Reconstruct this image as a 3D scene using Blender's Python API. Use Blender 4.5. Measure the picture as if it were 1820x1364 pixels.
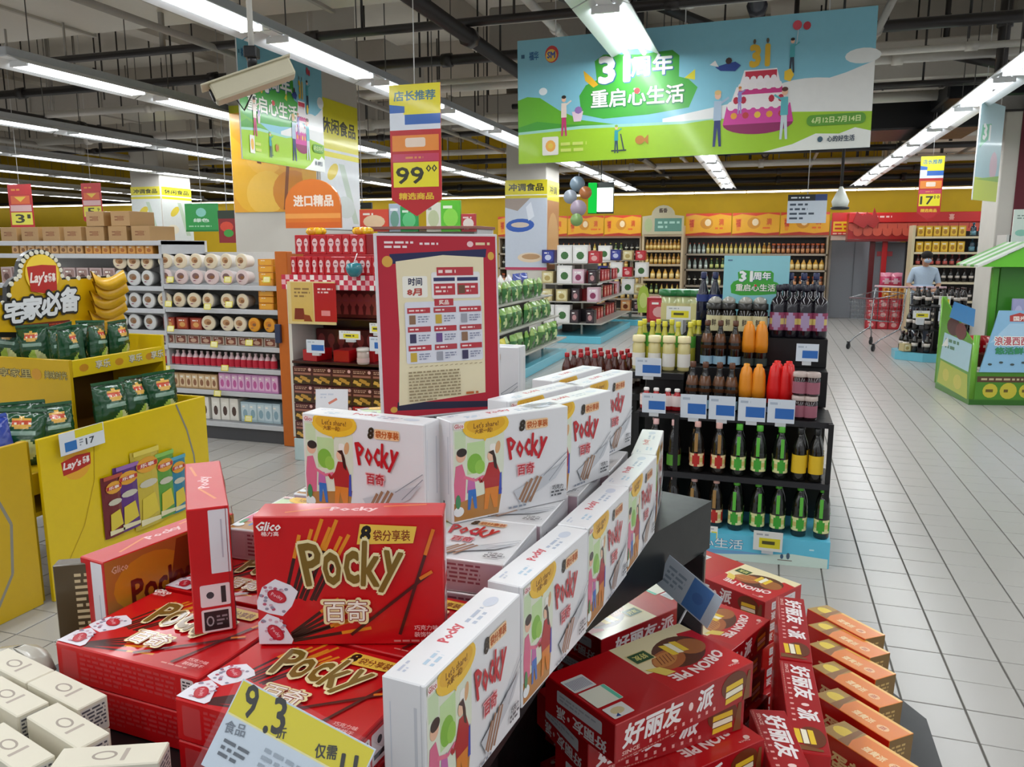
import bpy, math, random
import numpy as np
from mathutils import Matrix, Vector, Euler
for o in list(bpy.data.objects): bpy.data.objects.remove(o)
SC = bpy.context.scene; COL = SC.collection
R = math.radians; PI = math.pi
random.seed(7)
# ---------------------------------------------------------------- camera
FOC, CX, CY = 1400.0, 910.0, 682.0
PITCH, YAW, EYE = R(-9.8), R(17.9), 1.6
cam = bpy.data.cameras.new('camera'); co = bpy.data.objects.new('camera', cam); COL.objects.link(co)
cam.sensor_width = 36; cam.lens = 36*FOC/1820; cam.clip_start = .02; cam.clip_end = 200
co.location = (0, 0, EYE); co.rotation_euler = (R(90)+PITCH, 0, YAW); SC.camera = co
# ---------------------------------------------------------------- light and exposure
SC.view_settings.view_transform = 'Standard'; SC.view_settings.look = 'None'
SC.view_settings.exposure = 0.0; SC.view_settings.gamma = 1; SC.view_settings.use_curve_mapping = False
W = bpy.data.worlds.new('world'); SC.world = W; W.use_nodes = True
W.node_tree.nodes['Background'].inputs[0].default_value = (.93, .97, 1, 1)
W.node_tree.nodes['Background'].inputs[1].default_value = .55  # even fill added through the open sides, raised to brighten the ceiling
ROWS_X = [-18.5, -15.9, -13.35, -10.9, -8.2, -5.55, -3.25, -1.0, 1.8, 4.4]     # rows of ceiling lamps, all along the aisle
LAMP_Z = 3.0
def area(name, loc, sx, sy, power):
    l = bpy.data.lights.new(name, 'AREA'); l.shape = 'RECTANGLE'; l.size = sx; l.size_y = sy; l.energy = power
    l.color = (.94, .98, 1); o = bpy.data.objects.new(name, l); COL.objects.link(o); o.location = loc; return o
for x in ROWS_X:
    area('lamp_row_light', (x, 8.0, LAMP_Z-.052), .10, 22.4, 180)
# ---------------------------------------------------------------- pixel -> point helpers (pixels of the 1820 x 1364 photograph)
_f = np.array([-math.sin(YAW)*math.cos(PITCH), math.cos(YAW)*math.cos(PITCH), math.sin(PITCH)])
_r = np.array([math.cos(YAW), math.sin(YAW), 0.]); _u = np.cross(_r, _f); _c = np.array([0, 0, EYE])
def ray(x, y): return _f+_r*(x-CX)/FOC+_u*(CY-y)/FOC
def atz(x, y, z): d = ray(x, y); return Vector(_c+d*(z-EYE)/d[2])
def atY(x, y, Y): d = ray(x, y); return Vector(_c+d*Y/d[1])
def atX(x, y, X): d = ray(x, y); return Vector(_c+d*X/d[0])
def atd(x, y, t): return Vector(_c+ray(x, y)*t)
def proj(p):
    q = np.array(p)-_c; z = q@_f
    return CX+FOC*(q@_r)/z, CY-FOC*(q@_u)/z, z
# ---------------------------------------------------------------- colour, materials
def lin(h):
    if not isinstance(h, str): return h
    v = [int(h[i:i+2], 16)/255 for i in (0, 2, 4)]
    return tuple(c/12.92 if c <= .04045 else ((c+.055)/1.055)**2.4 for c in v)
def mat(name, rough=.5, metal=0., noise=.06, nscale=30., bump=0., bscale=60., coat=0., spec=.5, alpha=1., trans=0., world=False, rvar=.05):
    m = bpy.data.materials.new(name); m.use_nodes = True; nt = m.node_tree; n = nt.nodes; L = nt.links
    b = n['Principled BSDF']; a = n.new('ShaderNodeAttribute'); a.attribute_name = 'Col'
    tc = n.new('ShaderNodeTexCoord'); nz = n.new('ShaderNodeTexNoise'); nz.inputs['Scale'].default_value = nscale; nz.inputs['Detail'].default_value = 3
    ge = n.new('ShaderNodeNewGeometry'); src = ge.outputs['Position'] if world else tc.outputs['Object']
    L.new(src, nz.inputs['Vector'])
    mr = n.new('ShaderNodeMapRange'); mr.inputs['To Min'].default_value = 1-noise; mr.inputs['To Max'].default_value = 1+noise
    L.new(nz.outputs['Fac'], mr.inputs['Value'])
    mx = n.new('ShaderNodeVectorMath'); mx.operation = 'SCALE'
    L.new(a.outputs['Color'], mx.inputs[0]); L.new(mr.outputs[0], mx.inputs['Scale']); L.new(mx.outputs[0], b.inputs['Base Color'])
    rr = n.new('ShaderNodeMapRange'); rr.inputs['To Min'].default_value = max(0, rough-rvar); rr.inputs['To Max'].default_value = min(1, rough+rvar)
    L.new(nz.outputs['Fac'], rr.inputs['Value']); L.new(rr.outputs[0], b.inputs['Roughness'])
    b.inputs['Metallic'].default_value = metal; b.inputs['Coat Weight'].default_value = coat; b.inputs['Coat Roughness'].default_value = .08
    b.inputs['Specular IOR Level'].default_value = spec; b.inputs['Transmission Weight'].default_value = trans; b.inputs['Alpha'].default_value = alpha
    if bump:
        n2 = n.new('ShaderNodeTexNoise'); n2.inputs['Scale'].default_value = bscale; n2.inputs['Detail'].default_value = 4
        L.new(src, n2.inputs['Vector'])
        bp = n.new('ShaderNodeBump'); bp.inputs['Strength'].default_value = bump; bp.inputs['Distance'].default_value = .004
        L.new(n2.outputs['Fac'], bp.inputs['Height']); L.new(bp.outputs[0], b.inputs['Normal'])
    return m
def emit(name, col, s):
    m = bpy.data.materials.new(name); m.use_nodes = True; n = m.node_tree.nodes; n.clear()
    e = n.new('ShaderNodeEmission'); e.inputs[0].default_value = (*lin(col), 1); e.inputs[1].default_value = s
    o = n.new('ShaderNodeOutputMaterial'); m.node_tree.links.new(e.outputs[0], o.inputs[0]); return m
CARD = mat('printed_card', .32, noise=.04, nscale=18, bump=.05, bscale=9, coat=.25)
MATTE = mat('matte_paint', .7, noise=.07, nscale=4)
PAPER = mat('paper', .55, noise=.03, nscale=12, bump=.04, bscale=14)
PLASTIC = mat('plastic', .3, noise=.04)
BOTTLE = mat('bottle_plastic', .1, noise=.05, coat=.5)
FILM = mat('packet_film', .22, noise=.08, nscale=25, bump=.55, bscale=28, coat=.4)
METAL = mat('painted_steel', .35, metal=.15, noise=.05)
CHROME = mat('chrome', .2, metal=.9, noise=.03)
CLOTH = mat('cloth', .85, noise=.1, nscale=60, bump=.2, bscale=120)
CONCRETE = mat('concrete', .85, noise=.16, nscale=1.6, bump=.2, bscale=12, world=True)
TILE = mat('ceramic_tile', .27, noise=0, rvar=0, bump=0, spec=.45, world=True)
ACRYLIC = mat('clear_acrylic', .06, noise=0, alpha=.03, coat=0, spec=.1)
TUBE = emit('lamp_tube', 'F4FAFF', 9.)
SCREEN = emit('lit_screen', 'F0FFF4', 1.6); GREENLIT = emit('lit_green', '1FD04A', 1.0)
WALLTUBE = emit('wall_tube', 'F6FBFF', 6.)
# ---------------------------------------------------------------- text
_tc = {}; _tn = {}
def glyphs(s, bold=0., res=2):
    k = (s, bold, res)
    if k in _tc: return _tc[k]
    c = bpy.data.curves.new('txt', 'FONT'); c.body = s; c.resolution_u = res; c.align_x = 'CENTER'; c.align_y = 'CENTER'
    o = bpy.data.objects.new('txt', c); m = o.to_mesh()
    v = np.array([x.co[:2] for x in m.vertices]) if len(m.vertices) else np.zeros((1, 2)); f = [tuple(p.vertices) for p in m.polygons]
    o.to_mesh_clear(); bpy.data.objects.remove(o); bpy.data.curves.remove(c)
    v = v-(v.max(0)+v.min(0))/2
    if bold > 0:                     # heavier strokes: the outline stamped around a small circle
        n = 6 if bold < .03 else 10; N = len(v); f0 = f; vs = [v]; f = list(f0)
        for i in range(n):
            a = 2*PI*i/n; vs.append(v+np.array([math.cos(a), math.sin(a)])*bold); f += [tuple(q+N*(i+1) for q in g) for g in f0]
        v = np.concatenate(vs); _tn[k] = N
    _tc[k] = (v, f, np.maximum(v.max(0)-v.min(0), 1e-6)); return _tc[k]
# ---------------------------------------------------------------- mesh builder
class MB:
    def __init__(s): s.v = []; s.f = []; s.c = []; s.sm = []; s.M = Matrix()
    def add(s, vs, fs, col, smooth=False):
        b = len(s.v); M = s.M; s.v += [tuple(M@Vector(p)) for p in vs]
        for i, f in enumerate(fs):
            s.f.append(tuple(b+k for k in f)); s.c.append(lin(col[i]) if isinstance(col, list) else lin(col)); s.sm.append(smooth)
        return s
    def box(s, x0, y0, z0, x1, y1, z1, col, bev=0.):
        if bev <= 0:
            vs = [(x, y, z) for x in (x0, x1) for y in (y0, y1) for z in (z0, z1)]
            return s.add(vs, [(0, 1, 3, 2), (4, 6, 7, 5), (0, 4, 5, 1), (2, 3, 7, 6), (0, 2, 6, 4), (1, 5, 7, 3)], col)
        lo = (x0, y0, z0); hi = (x1, y1, z1); vs = []; idx = {}
        for sx in (0, 1):
            for sy in (0, 1):
                for sz in (0, 1):
                    for ax in range(3):
                        p = []
                        for k, t in enumerate((sx, sy, sz)):
                            e = hi[k] if t else lo[k]
                            p.append(e if k == ax else e+(-bev if t else bev))
                        idx[sx, sy, sz, ax] = len(vs); vs.append(tuple(p))
        fs = []
        for ax in range(3):
            o1, o2 = [k for k in range(3) if k != ax]
            for t in (0, 1):
                q = []
                for a, b in ((0, 0), (1, 0), (1, 1), (0, 1)):
                    c = [0]*3; c[ax] = t; c[o1] = a; c[o2] = b; q.append(idx[(*c, ax)])
                fs.append(tuple(q))
            for a in (0, 1):
                for b in (0, 1):
                    c = [0]*3; c[o1] = a; c[o2] = b; d = list(c); c[ax] = 0; d[ax] = 1
                    fs.append((idx[(*c, o1)], idx[(*c, o2)], idx[(*d, o2)], idx[(*d, o1)]))
        for sx in (0, 1):
            for sy in (0, 1):
                for sz in (0, 1): fs.append(tuple(idx[sx, sy, sz, a] for a in range(3)))
        V = [Vector(p) for p in vs]; ctr = (Vector(lo)+Vector(hi))/2; out = []
        for f in fs:
            n = (V[f[1]]-V[f[0]]).cross(V[f[2]]-V[f[0]]); m = sum((V[k] for k in f), Vector())/len(f)-ctr
            out.append(f if n.dot(m) > 0 else tuple(reversed(f)))
        return s.add(vs, out, col)
    def lathe(s, prof, seg, col, smooth=True, ang=2*PI, a0=0.):
        """prof: list of (r, z) or (r, z, colour of the ring above)"""
        vs = []; fs = []; cs = []; full = ang > 6.28; n = seg if full else seg+1
        for p in prof:
            for k in range(n):
                a = a0+ang*k/seg; vs.append((p[0]*math.cos(a), p[0]*math.sin(a), p[1]))
        for i in range(len(prof)-1):
            c = prof[i][2] if len(prof[i]) > 2 else col
            for k in range(seg):
                k2 = (k+1) % n
                fs.append((i*n+k, i*n+k2, (i+1)*n+k2, (i+1)*n+k)); cs.append(c)
        if full:
            if prof[0][0] > 1e-4: fs.append(tuple(reversed(range(n)))); cs.append(prof[0][2] if len(prof[0]) > 2 else col)
            if prof[-1][0] > 1e-4: fs.append(tuple((len(prof)-1)*n+k for k in range(n))); cs.append(prof[-2][2] if len(prof[-2]) > 2 else col)
        return s.add(vs, fs, cs, smooth)
    def tube(s, pts, r, col, seg=6, cap=True):
        P = [Vector(p) for p in pts]; n = len(P); vs = []; fs = []
        for i, p in enumerate(P):
            d = (P[min(i+1, n-1)]-P[max(i-1, 0)]).normalized()
            a = d.orthogonal().normalized() if i == 0 else (a-d*a.dot(d)).normalized()
            b = d.cross(a); rr = r[i] if isinstance(r, (list, tuple)) else r
            for k in range(seg): t = 2*PI*k/seg; vs.append(tuple(p+(a*math.cos(t)+b*math.sin(t))*rr))
        for i in range(n-1):
            for k in range(seg): fs.append((i*seg+k, i*seg+(k+1) % seg, (i+1)*seg+(k+1) % seg, (i+1)*seg+k))
        if cap: fs += [tuple(reversed(range(seg))), tuple((n-1)*seg+k for k in range(seg))]
        return s.add(vs, fs, col, True)
    def ball(s, c, rx, ry, rz, col, seg=10, rings=6):
        vs = []; fs = []
        for i in range(rings+1):
            t = PI*i/rings
            for k in range(seg): a = 2*PI*k/seg; vs.append((c[0]+rx*math.sin(t)*math.cos(a), c[1]+ry*math.sin(t)*math.sin(a), c[2]-rz*math.cos(t)))
        for i in range(rings):
            for k in range(seg): fs.append((i*seg+k, i*seg+(k+1) % seg, (i+1)*seg+(k+1) % seg, (i+1)*seg+k))
        return s.add(vs, fs, col, True)
    def prism(s, pts, y0, y1, col):
        """outline pts (x, z), thickness from y0 (front) to y1"""
        n = len(pts); a = sum(pts[i][0]*pts[(i+1) % n][1]-pts[(i+1) % n][0]*pts[i][1] for i in range(n))
        if a < 0: pts = pts[::-1]
        vs = [(x, y0, z) for x, z in pts]+[(x, y1, z) for x, z in pts]
        fs = [tuple(range(n)), tuple(reversed(range(n, 2*n)))]+[(i, n+i, n+(i+1) % n, (i+1) % n) for i in range(n)]
        return s.add(vs, fs, col)
    def slab(s, pts, z0, z1, col):
        """outline pts (x, y) from z0 up to z1"""
        n = len(pts); a = sum(pts[i][0]*pts[(i+1) % n][1]-pts[(i+1) % n][0]*pts[i][1] for i in range(n))
        if a < 0: pts = pts[::-1]
        vs = [(x, y, z0) for x, y in pts]+[(x, y, z1) for x, y in pts]
        fs = [tuple(reversed(range(n))), tuple(range(n, 2*n))]+[(i, (i+1) % n, n+(i+1) % n, n+i) for i in range(n)]
        return s.add(vs, fs, col)
    def build(s, name, m, parent=None, loc=None, rot=None):
        me = bpy.data.meshes.new(name); me.from_pydata(s.v, [], s.f)
        if s.f:
            me.polygons.foreach_set('use_smooth', s.sm)
            at = me.attributes.new('Col', 'FLOAT_COLOR', 'CORNER')
            cs = np.repeat(np.array([(*c, 1.) for c in s.c], dtype=np.float32), [len(f) for f in s.f], axis=0)
            at.data.foreach_set('color', cs.ravel())
        me.materials.append(m)
        return link(name, me, parent, loc, rot)
KIDS = {}
def link(name, me, parent=None, loc=None, rot=None):
    o = bpy.data.objects.new(name, me); COL.objects.link(o)
    if parent is not None: o.parent = parent; KIDS.setdefault(parent.name, []).append(o)
    if loc is not None: o.location = loc
    if rot is not None: o.rotation_euler = rot
    return o
def smooth_angle(o):
    o.data.set_sharp_from_angle(angle=R(40)) if hasattr(o.data, 'set_sharp_from_angle') else None
    return o
class Canvas:
    """flat print on a face: o = lower-left corner, u/v = directions, each call one hair higher than the last"""
    def __init__(s, mb, o=(0, 0, 0), u=(1, 0, 0), v=(0, 0, 1), eps=.00003):
        s.mb = mb; s.o = Vector(o); s.u = Vector(u); s.v = Vector(v); s.n = s.u.cross(s.v).normalized(); s.k = 1; s.eps = eps; s.T = None; s.clip = None
    def P(s, x, y, k): return s.o+s.u*x+s.v*y+s.n*(k*s.eps)
    def raw(s, pts, fs, col, N=0):
        k = s.k; s.k += 1
        if s.T: pts = [s.T(x, y) for x, y in pts]
        if s.clip: a, b, c_, d = s.clip; pts = [(min(max(x, a), c_), min(max(y, b), d)) for x, y in pts]
        if N:                        # stamped strokes: each stamp a hair above the one before
            s.mb.add([s.P(x, y, k+.35*(i//N)) for i, (x, y) in enumerate(pts)], fs, col); s.k += int(.35*len(pts)/N)
        else: s.mb.add([s.P(x, y, k) for x, y in pts], fs, col)
        return s
    def rect(s, x0, y0, x1, y1, col): return s.raw([(x0, y0), (x1, y0), (x1, y1), (x0, y1)], [(0, 1, 2, 3)], col)
    def poly(s, pts, col):
        n = len(pts); a = sum(pts[i][0]*pts[(i+1) % n][1]-pts[(i+1) % n][0]*pts[i][1] for i in range(n))
        return s.raw(pts if a > 0 else pts[::-1], [tuple(range(n))], col)
    def ell(s, cx, cy, rx, ry, col, n=18, rot=0.):
        c, q = math.cos(rot), math.sin(rot); pts = []
        for k in range(n):
            a = 2*PI*k/n; x, y = rx*math.cos(a), ry*math.sin(a); pts.append((cx+c*x-q*y, cy+q*x+c*y))
        return s.raw(pts, [tuple(range(n))], col)
    def rrect(s, x0, y0, x1, y1, r, col, n=4):
        pts = []
        for cx, cy, a0 in ((x1-r, y0+r, -PI/2), (x1-r, y1-r, 0), (x0+r, y1-r, PI/2), (x0+r, y0+r, PI)):
            for k in range(n+1): a = a0+PI/2*k/n; pts.append((cx+r*math.cos(a), cy+r*math.sin(a)))
        return s.raw(pts, [tuple(range(len(pts)))], col)
    def line(s, pts, w, col):
        vs = []; fs = []
        for (x0, y0), (x1, y1) in zip(pts[:-1], pts[1:]):
            L = math.hypot(x1-x0, y1-y0) or 1; nx, ny = -(y1-y0)/L*w/2, (x1-x0)/L*w/2; b = len(vs)
            vs += [(x0-nx, y0-ny), (x1-nx, y1-ny), (x1+nx, y1+ny), (x0+nx, y0+ny)]; fs.append((b, b+1, b+2, b+3))
        return s.raw(vs, fs, col)
    def lines(s, segs, w, col):
        vs = []; fs = []
        for x0, y0, x1, y1 in segs:
            L = math.hypot(x1-x0, y1-y0) or 1; nx, ny = -(y1-y0)/L*w/2, (x1-x0)/L*w/2; b = len(vs)
            vs += [(x0-nx, y0-ny), (x1-nx, y1-ny), (x1+nx, y1+ny), (x0+nx, y0+ny)]; fs.append((b, b+1, b+2, b+3))
        return s.raw(vs, fs, col)
    def text(s, t, cx, cy, w, h, col, bold=.02, rot=0., warp=None, res=2, ref=None, skew=0., keep=False):
        v, f, sz = glyphs(t, bold, res)
        if ref is not None: sz = glyphs(t, ref, res)[2]
        sx, sy = w/sz[0], h/sz[1]
        if keep: sx = sy = min(sx, sy)
        c, q = math.cos(rot), math.sin(rot); pts = []
        for x, y in v:
            x = x*sx; y = y*sy
            if warp: x, y = warp(x, y)
            x += skew*y; pts.append((cx+c*x-q*y, cy+q*x+c*y))
        return s.raw(pts, f, col, _tn.get((t, bold, res), 0))
    def scribble(s, x0, y0, x1, y1, rows, col, seed=0, gap=.45):
        """small print too blurred to read: rows of short strokes"""
        rnd = random.Random(seed); h = (y1-y0)/rows; segs = []
        for r in range(rows):
            y = y1-h*(r+.5); x = x0
            end = x1 if r < rows-1 else x0+(x1-x0)*rnd.uniform(.4, .9)
            while x < end:
                L = min(rnd.uniform(.6, 2.2)*h, end-x); segs.append((x, y, x+L, y)); x += L+h*gap
        return s.lines(segs, h*.5, col)
ORD = 'zeroth first second third fourth fifth sixth seventh eighth ninth tenth eleventh twelfth thirteenth fourteenth fifteenth sixteenth seventeenth eighteenth nineteenth twentieth'.split()
def nth(k):
    if k <= 20: return ORD[k]
    t = {2: 'twenty', 3: 'thirty', 4: 'forty', 5: 'fifty'}[k//10]
    return t+'-'+ORD[k % 10] if k % 10 else {2: 'twentieth', 3: 'thirtieth', 4: 'fortieth', 5: 'fiftieth'}[k//10]
def tag(o, label, cat, group=None):
    o['label'] = label; o['category'] = cat
    if group: o['group'] = group
    return o
def struct(o): o['kind'] = 'structure'; return o
def stuff(o): o['kind'] = 'stuff'; return o
def empty(name, loc=(0, 0, 0), rot=(0, 0, 0)):
    o = bpy.data.objects.new(name, None); COL.objects.link(o); o.location = loc; o.rotation_euler = rot; o.empty_display_size = .05; return o
def dup(o, loc=None, rot=None, label=None, cat=None, group=None, scale=None, top=True):
    c = o.copy(); COL.objects.link(c)
    if loc is not None: c.location = loc
    if rot is not None: c.rotation_euler = rot
    if scale is not None: c.scale = (scale,)*3 if isinstance(scale, (int, float)) else scale
    if label: c['label'] = label
    if cat: c['category'] = cat
    if group: c['group'] = group
    for k in KIDS.get(o.name, ()):
        d = k.copy(); COL.objects.link(d); d.parent = c
        for g in KIDS.get(k.name, ()): e = g.copy(); COL.objects.link(e); e.parent = d
    return c
PROTOS = []
class Proto:
    """first use hands out the object itself, later uses its copies"""
    def __init__(s, o): s.o = o; s.used = False; PROTOS.append(s)
    def put(s, loc, rot=(0, 0, 0), label=None, group=None, cat=None, scale=None):
        if s.used: o = dup(s.o, loc, rot, label, cat, group, scale if scale is not None else 1)
        else:
            o = s.o; s.used = True; o.location = loc; o.rotation_euler = rot
            if label: o['label'] = label
            if group: o['group'] = group
            if cat: o['category'] = cat
            if scale is not None: o.scale = (scale,)*3 if isinstance(scale, (int, float)) else scale
        return o
# ================================================================ the setting
FX0, FX1, FY0, FY1 = -27.0, 7.0, -5.0, 20.6
m = MB(); m.box(FX0, FY0, -.2, FX1, FY1, -.006, '6E6B66'); floor = struct(m.build('floor', CONCRETE))
TS = .2035; TX0 = .533-.0*TS; TY0 = .05
tm = MB(); tm.box(-TS/2+.0035, -TS/2+.0022, -.008, TS/2-.0035, TS/2-.0022, 0, 'A9A6A1', .0015)
tile0 = tm.build('tile', TILE); tile_me = tile0.data; bpy.data.objects.remove(tile0)
cand = []
for i in range(-80, 34):
    for j in range(2, 100):
        x, y = TX0+(i+.5)*TS, TY0+(j+.5)*TS
        px, py, z = proj((x, y, 0))
        if z > .5 and -60 < px < 1880 and py < 1440:
            # ground that the displays leave open
            open_ = (px > 1400+max(0, (640-py))*.4 and py > 560) or (380 < px < 545 and 760 < py < 900) or (900 < px < 1130 and 600 < py < 690) or (0 < px < 160 and 1040 < py < 1130)
            if open_ and not (1655 < px and py < 715): cand.append((-(1/z), i, j, x, y))
cand.sort(); near = set()
for _, i, j, x, y in cand[:298]:
    near.add((i, j)); o = link('tile', tile_me, floor, (x, y, random.uniform(-.0006, .0006)), (random.uniform(-.0005, .0005), random.uniform(-.0005, .0005), 0))
rest = MB(); g0, g1 = TS/2-.0035, TS/2-.0022; vs = []; fs = []
for i in range(-60, 31):
    for j in range(-6, 100):
        if (i, j) in near: continue
        x, y = TX0+(i+.5)*TS, TY0+(j+.5)*TS; z = random.uniform(-.0006, .0004); b = len(vs)
        vs += [(x-g0, y-g1, z), (x+g0, y-g1, z), (x+g0, y+g1, z), (x-g0, y+g1, z), (x-g0, y-g1, -.006), (x+g0, y-g1, -.006), (x+g0, y+g1, -.006), (x-g0, y+g1, -.006)]
        fs += [(b, b+1, b+2, b+3), (b, b+4, b+5, b+1), (b+1, b+5, b+6, b+2), (b+2, b+6, b+7, b+3), (b+3, b+7, b+4, b)]
rest.add(vs, fs, 'A9A6A1'); stuff(rest.build('floor_tiles', TILE, floor))
# ceiling with its beams, ducts, pipes and rods
CZ = 4.7
m = MB(); m.box(FX0, FY0, CZ, FX1, FY1, CZ+.2, 'D6CFC4'); ceil_ = struct(m.build('ceiling', CONCRETE))
for y in (2.0, 7.0, 12.0, 17.0):
    m = MB(); m.box(FX0, y-.2, CZ-.55, FX1, y+.2, CZ-.001, 'C8C0B5'); m.build('beam', CONCRETE, ceil_)
for x in (-12, -8, -4, 0, 4):
    m = MB(); m.box(x-.14, FY0, CZ-.35, x+.14, FY1, CZ-.002, 'C6BEB3'); m.build('beam', CONCRETE, ceil_)
def duct(x0, y0, z0, x1, y1, z1, col='D3CEC6', axis=0):
    m = MB(); m.box(x0, y0, z0, x1, y1, z1, col, .015)
    L = (x1-x0) if axis == 0 else (y1-y0); n = max(1, int(L/1.2))
    for k in range(1, n):
        if axis == 0: t = x0+L*k/n; m.box(t-.02, y0-.025, z0-.025, t+.02, y1+.025, z1+.025, 'B9B4AC')
        else: t = y0+L*k/n; m.box(x0-.025, t-.02, z0-.025, x1+.025, t+.02, z1+.025, 'B9B4AC')
    return m.build('duct', METAL, ceil_)
duct(-11.5, 3.0, 3.62, -2.4, 6.4, 4.0, 'DAD5CC'); duct(-6.5, 8.6, 3.5, -4.3, 9.7, 3.95); duct(-9, 12.4, 3.5, 1.5, 13.3, 4.0, 'A8A29A')
duct(2.15, 9.8, 3.42, 5.6, 18.9, 3.9, 'E4E0D8', 1); duct(-2.9, 8.2, 3.55, -1.6, 16.5, 4.05, 'A59F97', 1)
duct(-14, 10.0, 3.6, -7, 10.8, 4.0, 'B8B2AA'); duct(1.9, 5.7, 3.7, 6.5, 6.5, 4.05, 'CFCAC2'); duct(-.4, 9.6, 3.35, 2.2, 10.3, 3.75, 'C7C1B8')
def pipe(p, q, r, col):
    m = MB(); m.tube([p, q], r, col, 8)
    d = Vector(q)-Vector(p); n = max(1, int(d.length/2.5)); 
    for k in range(n):
        a = Vector(p)+d*((k+.5)/n); m.tube([a-d.normalized()*.05, a+d.normalized()*.05], r*1.35, col, 8)
    return m.build('pipe', METAL, ceil_)
DK, GY, WT = '302C2B', '9A958E', 'D6D1C8'
for y, z, x0, x1, r, c in [(4.4, 3.42, -9, 6, .02, WT), (6.0, 3.3, -8, 6.5, .035, DK), (6.4, 3.4, -5, 6.5, .028, WT), (7.6, 3.42, -10, 6.5, .05, DK), (8.0, 3.3, -3.4, 6.5, .03, WT), (8.6, 3.36, -12, 2.5, .045, WT),
                           (9.3, 3.25, -3, 4.2, .03, DK), (9.8, 3.32, -3, 4.6, .03, DK), (10.6, 3.34, -12, 6, .06, WT), (11.6, 3.3, -13, 4, .04, DK), (13.8, 3.3, -13, 6, .05, WT),
                           (14.6, 3.22, -13, 6, .05, DK), (16.4, 3.2, -14, 6, .06, WT), (17.6, 3.15, -14, 6.5, .05, DK), (19.2, 3.1, -14, 6.5, .07, '1F1E1E')]:
    pipe((x0, y, z), (x1, y, z), r, c)
for x, z, y0, y1, r, c in [(-6.6, 3.3, 3, 19, .04, DK), (-4.6, 3.28, 3, 19, .03, GY), (-2.3, 3.2, 4.6, 19, .055, DK), (-1.8, 3.4, 3, 18, .035, WT), (-.2, 3.5, 3, 19, .06, '34323A'),
                           (.7, 3.25, 3, 19, .03, GY), (2.3, 3.25, 5, 19, .04, WT), (3.2, 3.3, 4, 19, .03, GY), (-9.4, 3.3, 5, 19, .05, DK), (-11.8, 3.3, 7, 19, .05, GY)]:
    pipe((x, y0, z), (x, y1, z), r, c)
for a, b in [((-1.2, 6.2, 3.5), (.3, 8.4, 3.3)), ((.1, 10.4, 3.2), (1.0, 12.8, 3.1)), ((-2.2, 5.2, 3.6), (-1.1, 6.8, 3.35)), ((1.3, 8.6, 3.42), (2.9, 9.9, 3.3))]: pipe(a, b, .045, DK)
rr = random.Random(3); nrod = 0
for y in (6.0, 7.6, 9.3, 9.8, 11.6, 13.8, 14.6, 16.4, 17.6):
    x = -12+rr.random()
    while x < 6:
        m = MB(); m.tube([(0, 0, 3.28), (0, 0, CZ)], .011 if rr.random() < .75 else .028, DK if rr.random() < .7 else GY, 5)
        m.build('hanger_rod', METAL, ceil_, (x, y+rr.uniform(-.03, .03), 0)); x += rr.uniform(.45, 1.3)
for x, y, z0, z1 in [(-1.55, 7.0, 3.0, 4.6), (-1.2, 7.3, 3.1, 4.6), (1.9, 8.5, 3.0, 4.2), (2.4, 8.6, 3.0, 4.2), (-4.9, 7.3, 3.1, 4.5), (-4.6, 7.5, 3.2, 4.5)]: pipe((x, y, z0), (x, y, z1), .05, DK)
m = MB(); m.box(.9, 11.2, 3.05, 2.4, 12.4, 3.5, '1B1A1C', .02); m.build('ventilation_box', METAL, ceil_)
m = MB(); m.box(1.75, 10.0, 3.2, 2.75, 11.0, 3.4, '17171B', .02); m.build('ventilation_box', METAL, ceil_)
# far wall: ochre band over the shelves, a grey service door, a strip of tube light
WY = 20.2
m = MB(); m.box(FX0, WY, 0, FX1, WY+.2, CZ, 'C9A40A'); wall = struct(m.build('wall_far', MATTE))
m = MB(); m.box(FX0, WY-.35, 3.02, FX1, WY, 3.42, '6E5A1A'); m.build('bulkhead', MATTE, wall)
m = MB(); m.box(FX0, WY-.42, 2.93, FX1, WY-.3, 3.02, '24211E'); m.build('cable_tray', METAL, wall)
m = MB()
x = FX0
tm = MB(); tm.box(.01, 0, 0, 1.19, .03, .035, 'FFFFFF'); tube_me = tm.build('light_strip', WALLTUBE, wall, (FX0, WY-.4, 2.87)).data
while x < FX1-1.3: x += 1.2; link('light_strip', tube_me, wall, (x, WY-.4, 2.87))
m = MB(); m.box(FX0-.2, FY0, 0, FX0, FY1, CZ, 'CFC8B8'); struct(m.build('wall_left', MATTE))
dl = atY(1474, 500, 19.6).x; dr = atY(1541, 500, 19.6).x
m = MB(); m.box(0, 0, 0, dr-dl+.55, .06, 2.15, '8E9298', .006); door = struct(m.build('door_1', METAL, None, (dl, 19.6, 0)))
m = MB(); m.box(.48, -.012, 0, .5, 0, 2.1, '6E7278'); m.build('door_seam', METAL, door)
m = MB(); m.box(-.06, .0, 0, 0, .1, 2.2, 'B9B4A8'); m.box(dr-dl+.55, .0, 0, dr-dl+.62, .1, 2.2, 'B9B4A8'); m.box(0, 0, 2.151, dr-dl+.55, .1, 2.22, 'B9B4A8'); m.build('door_frame', METAL, door)
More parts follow.
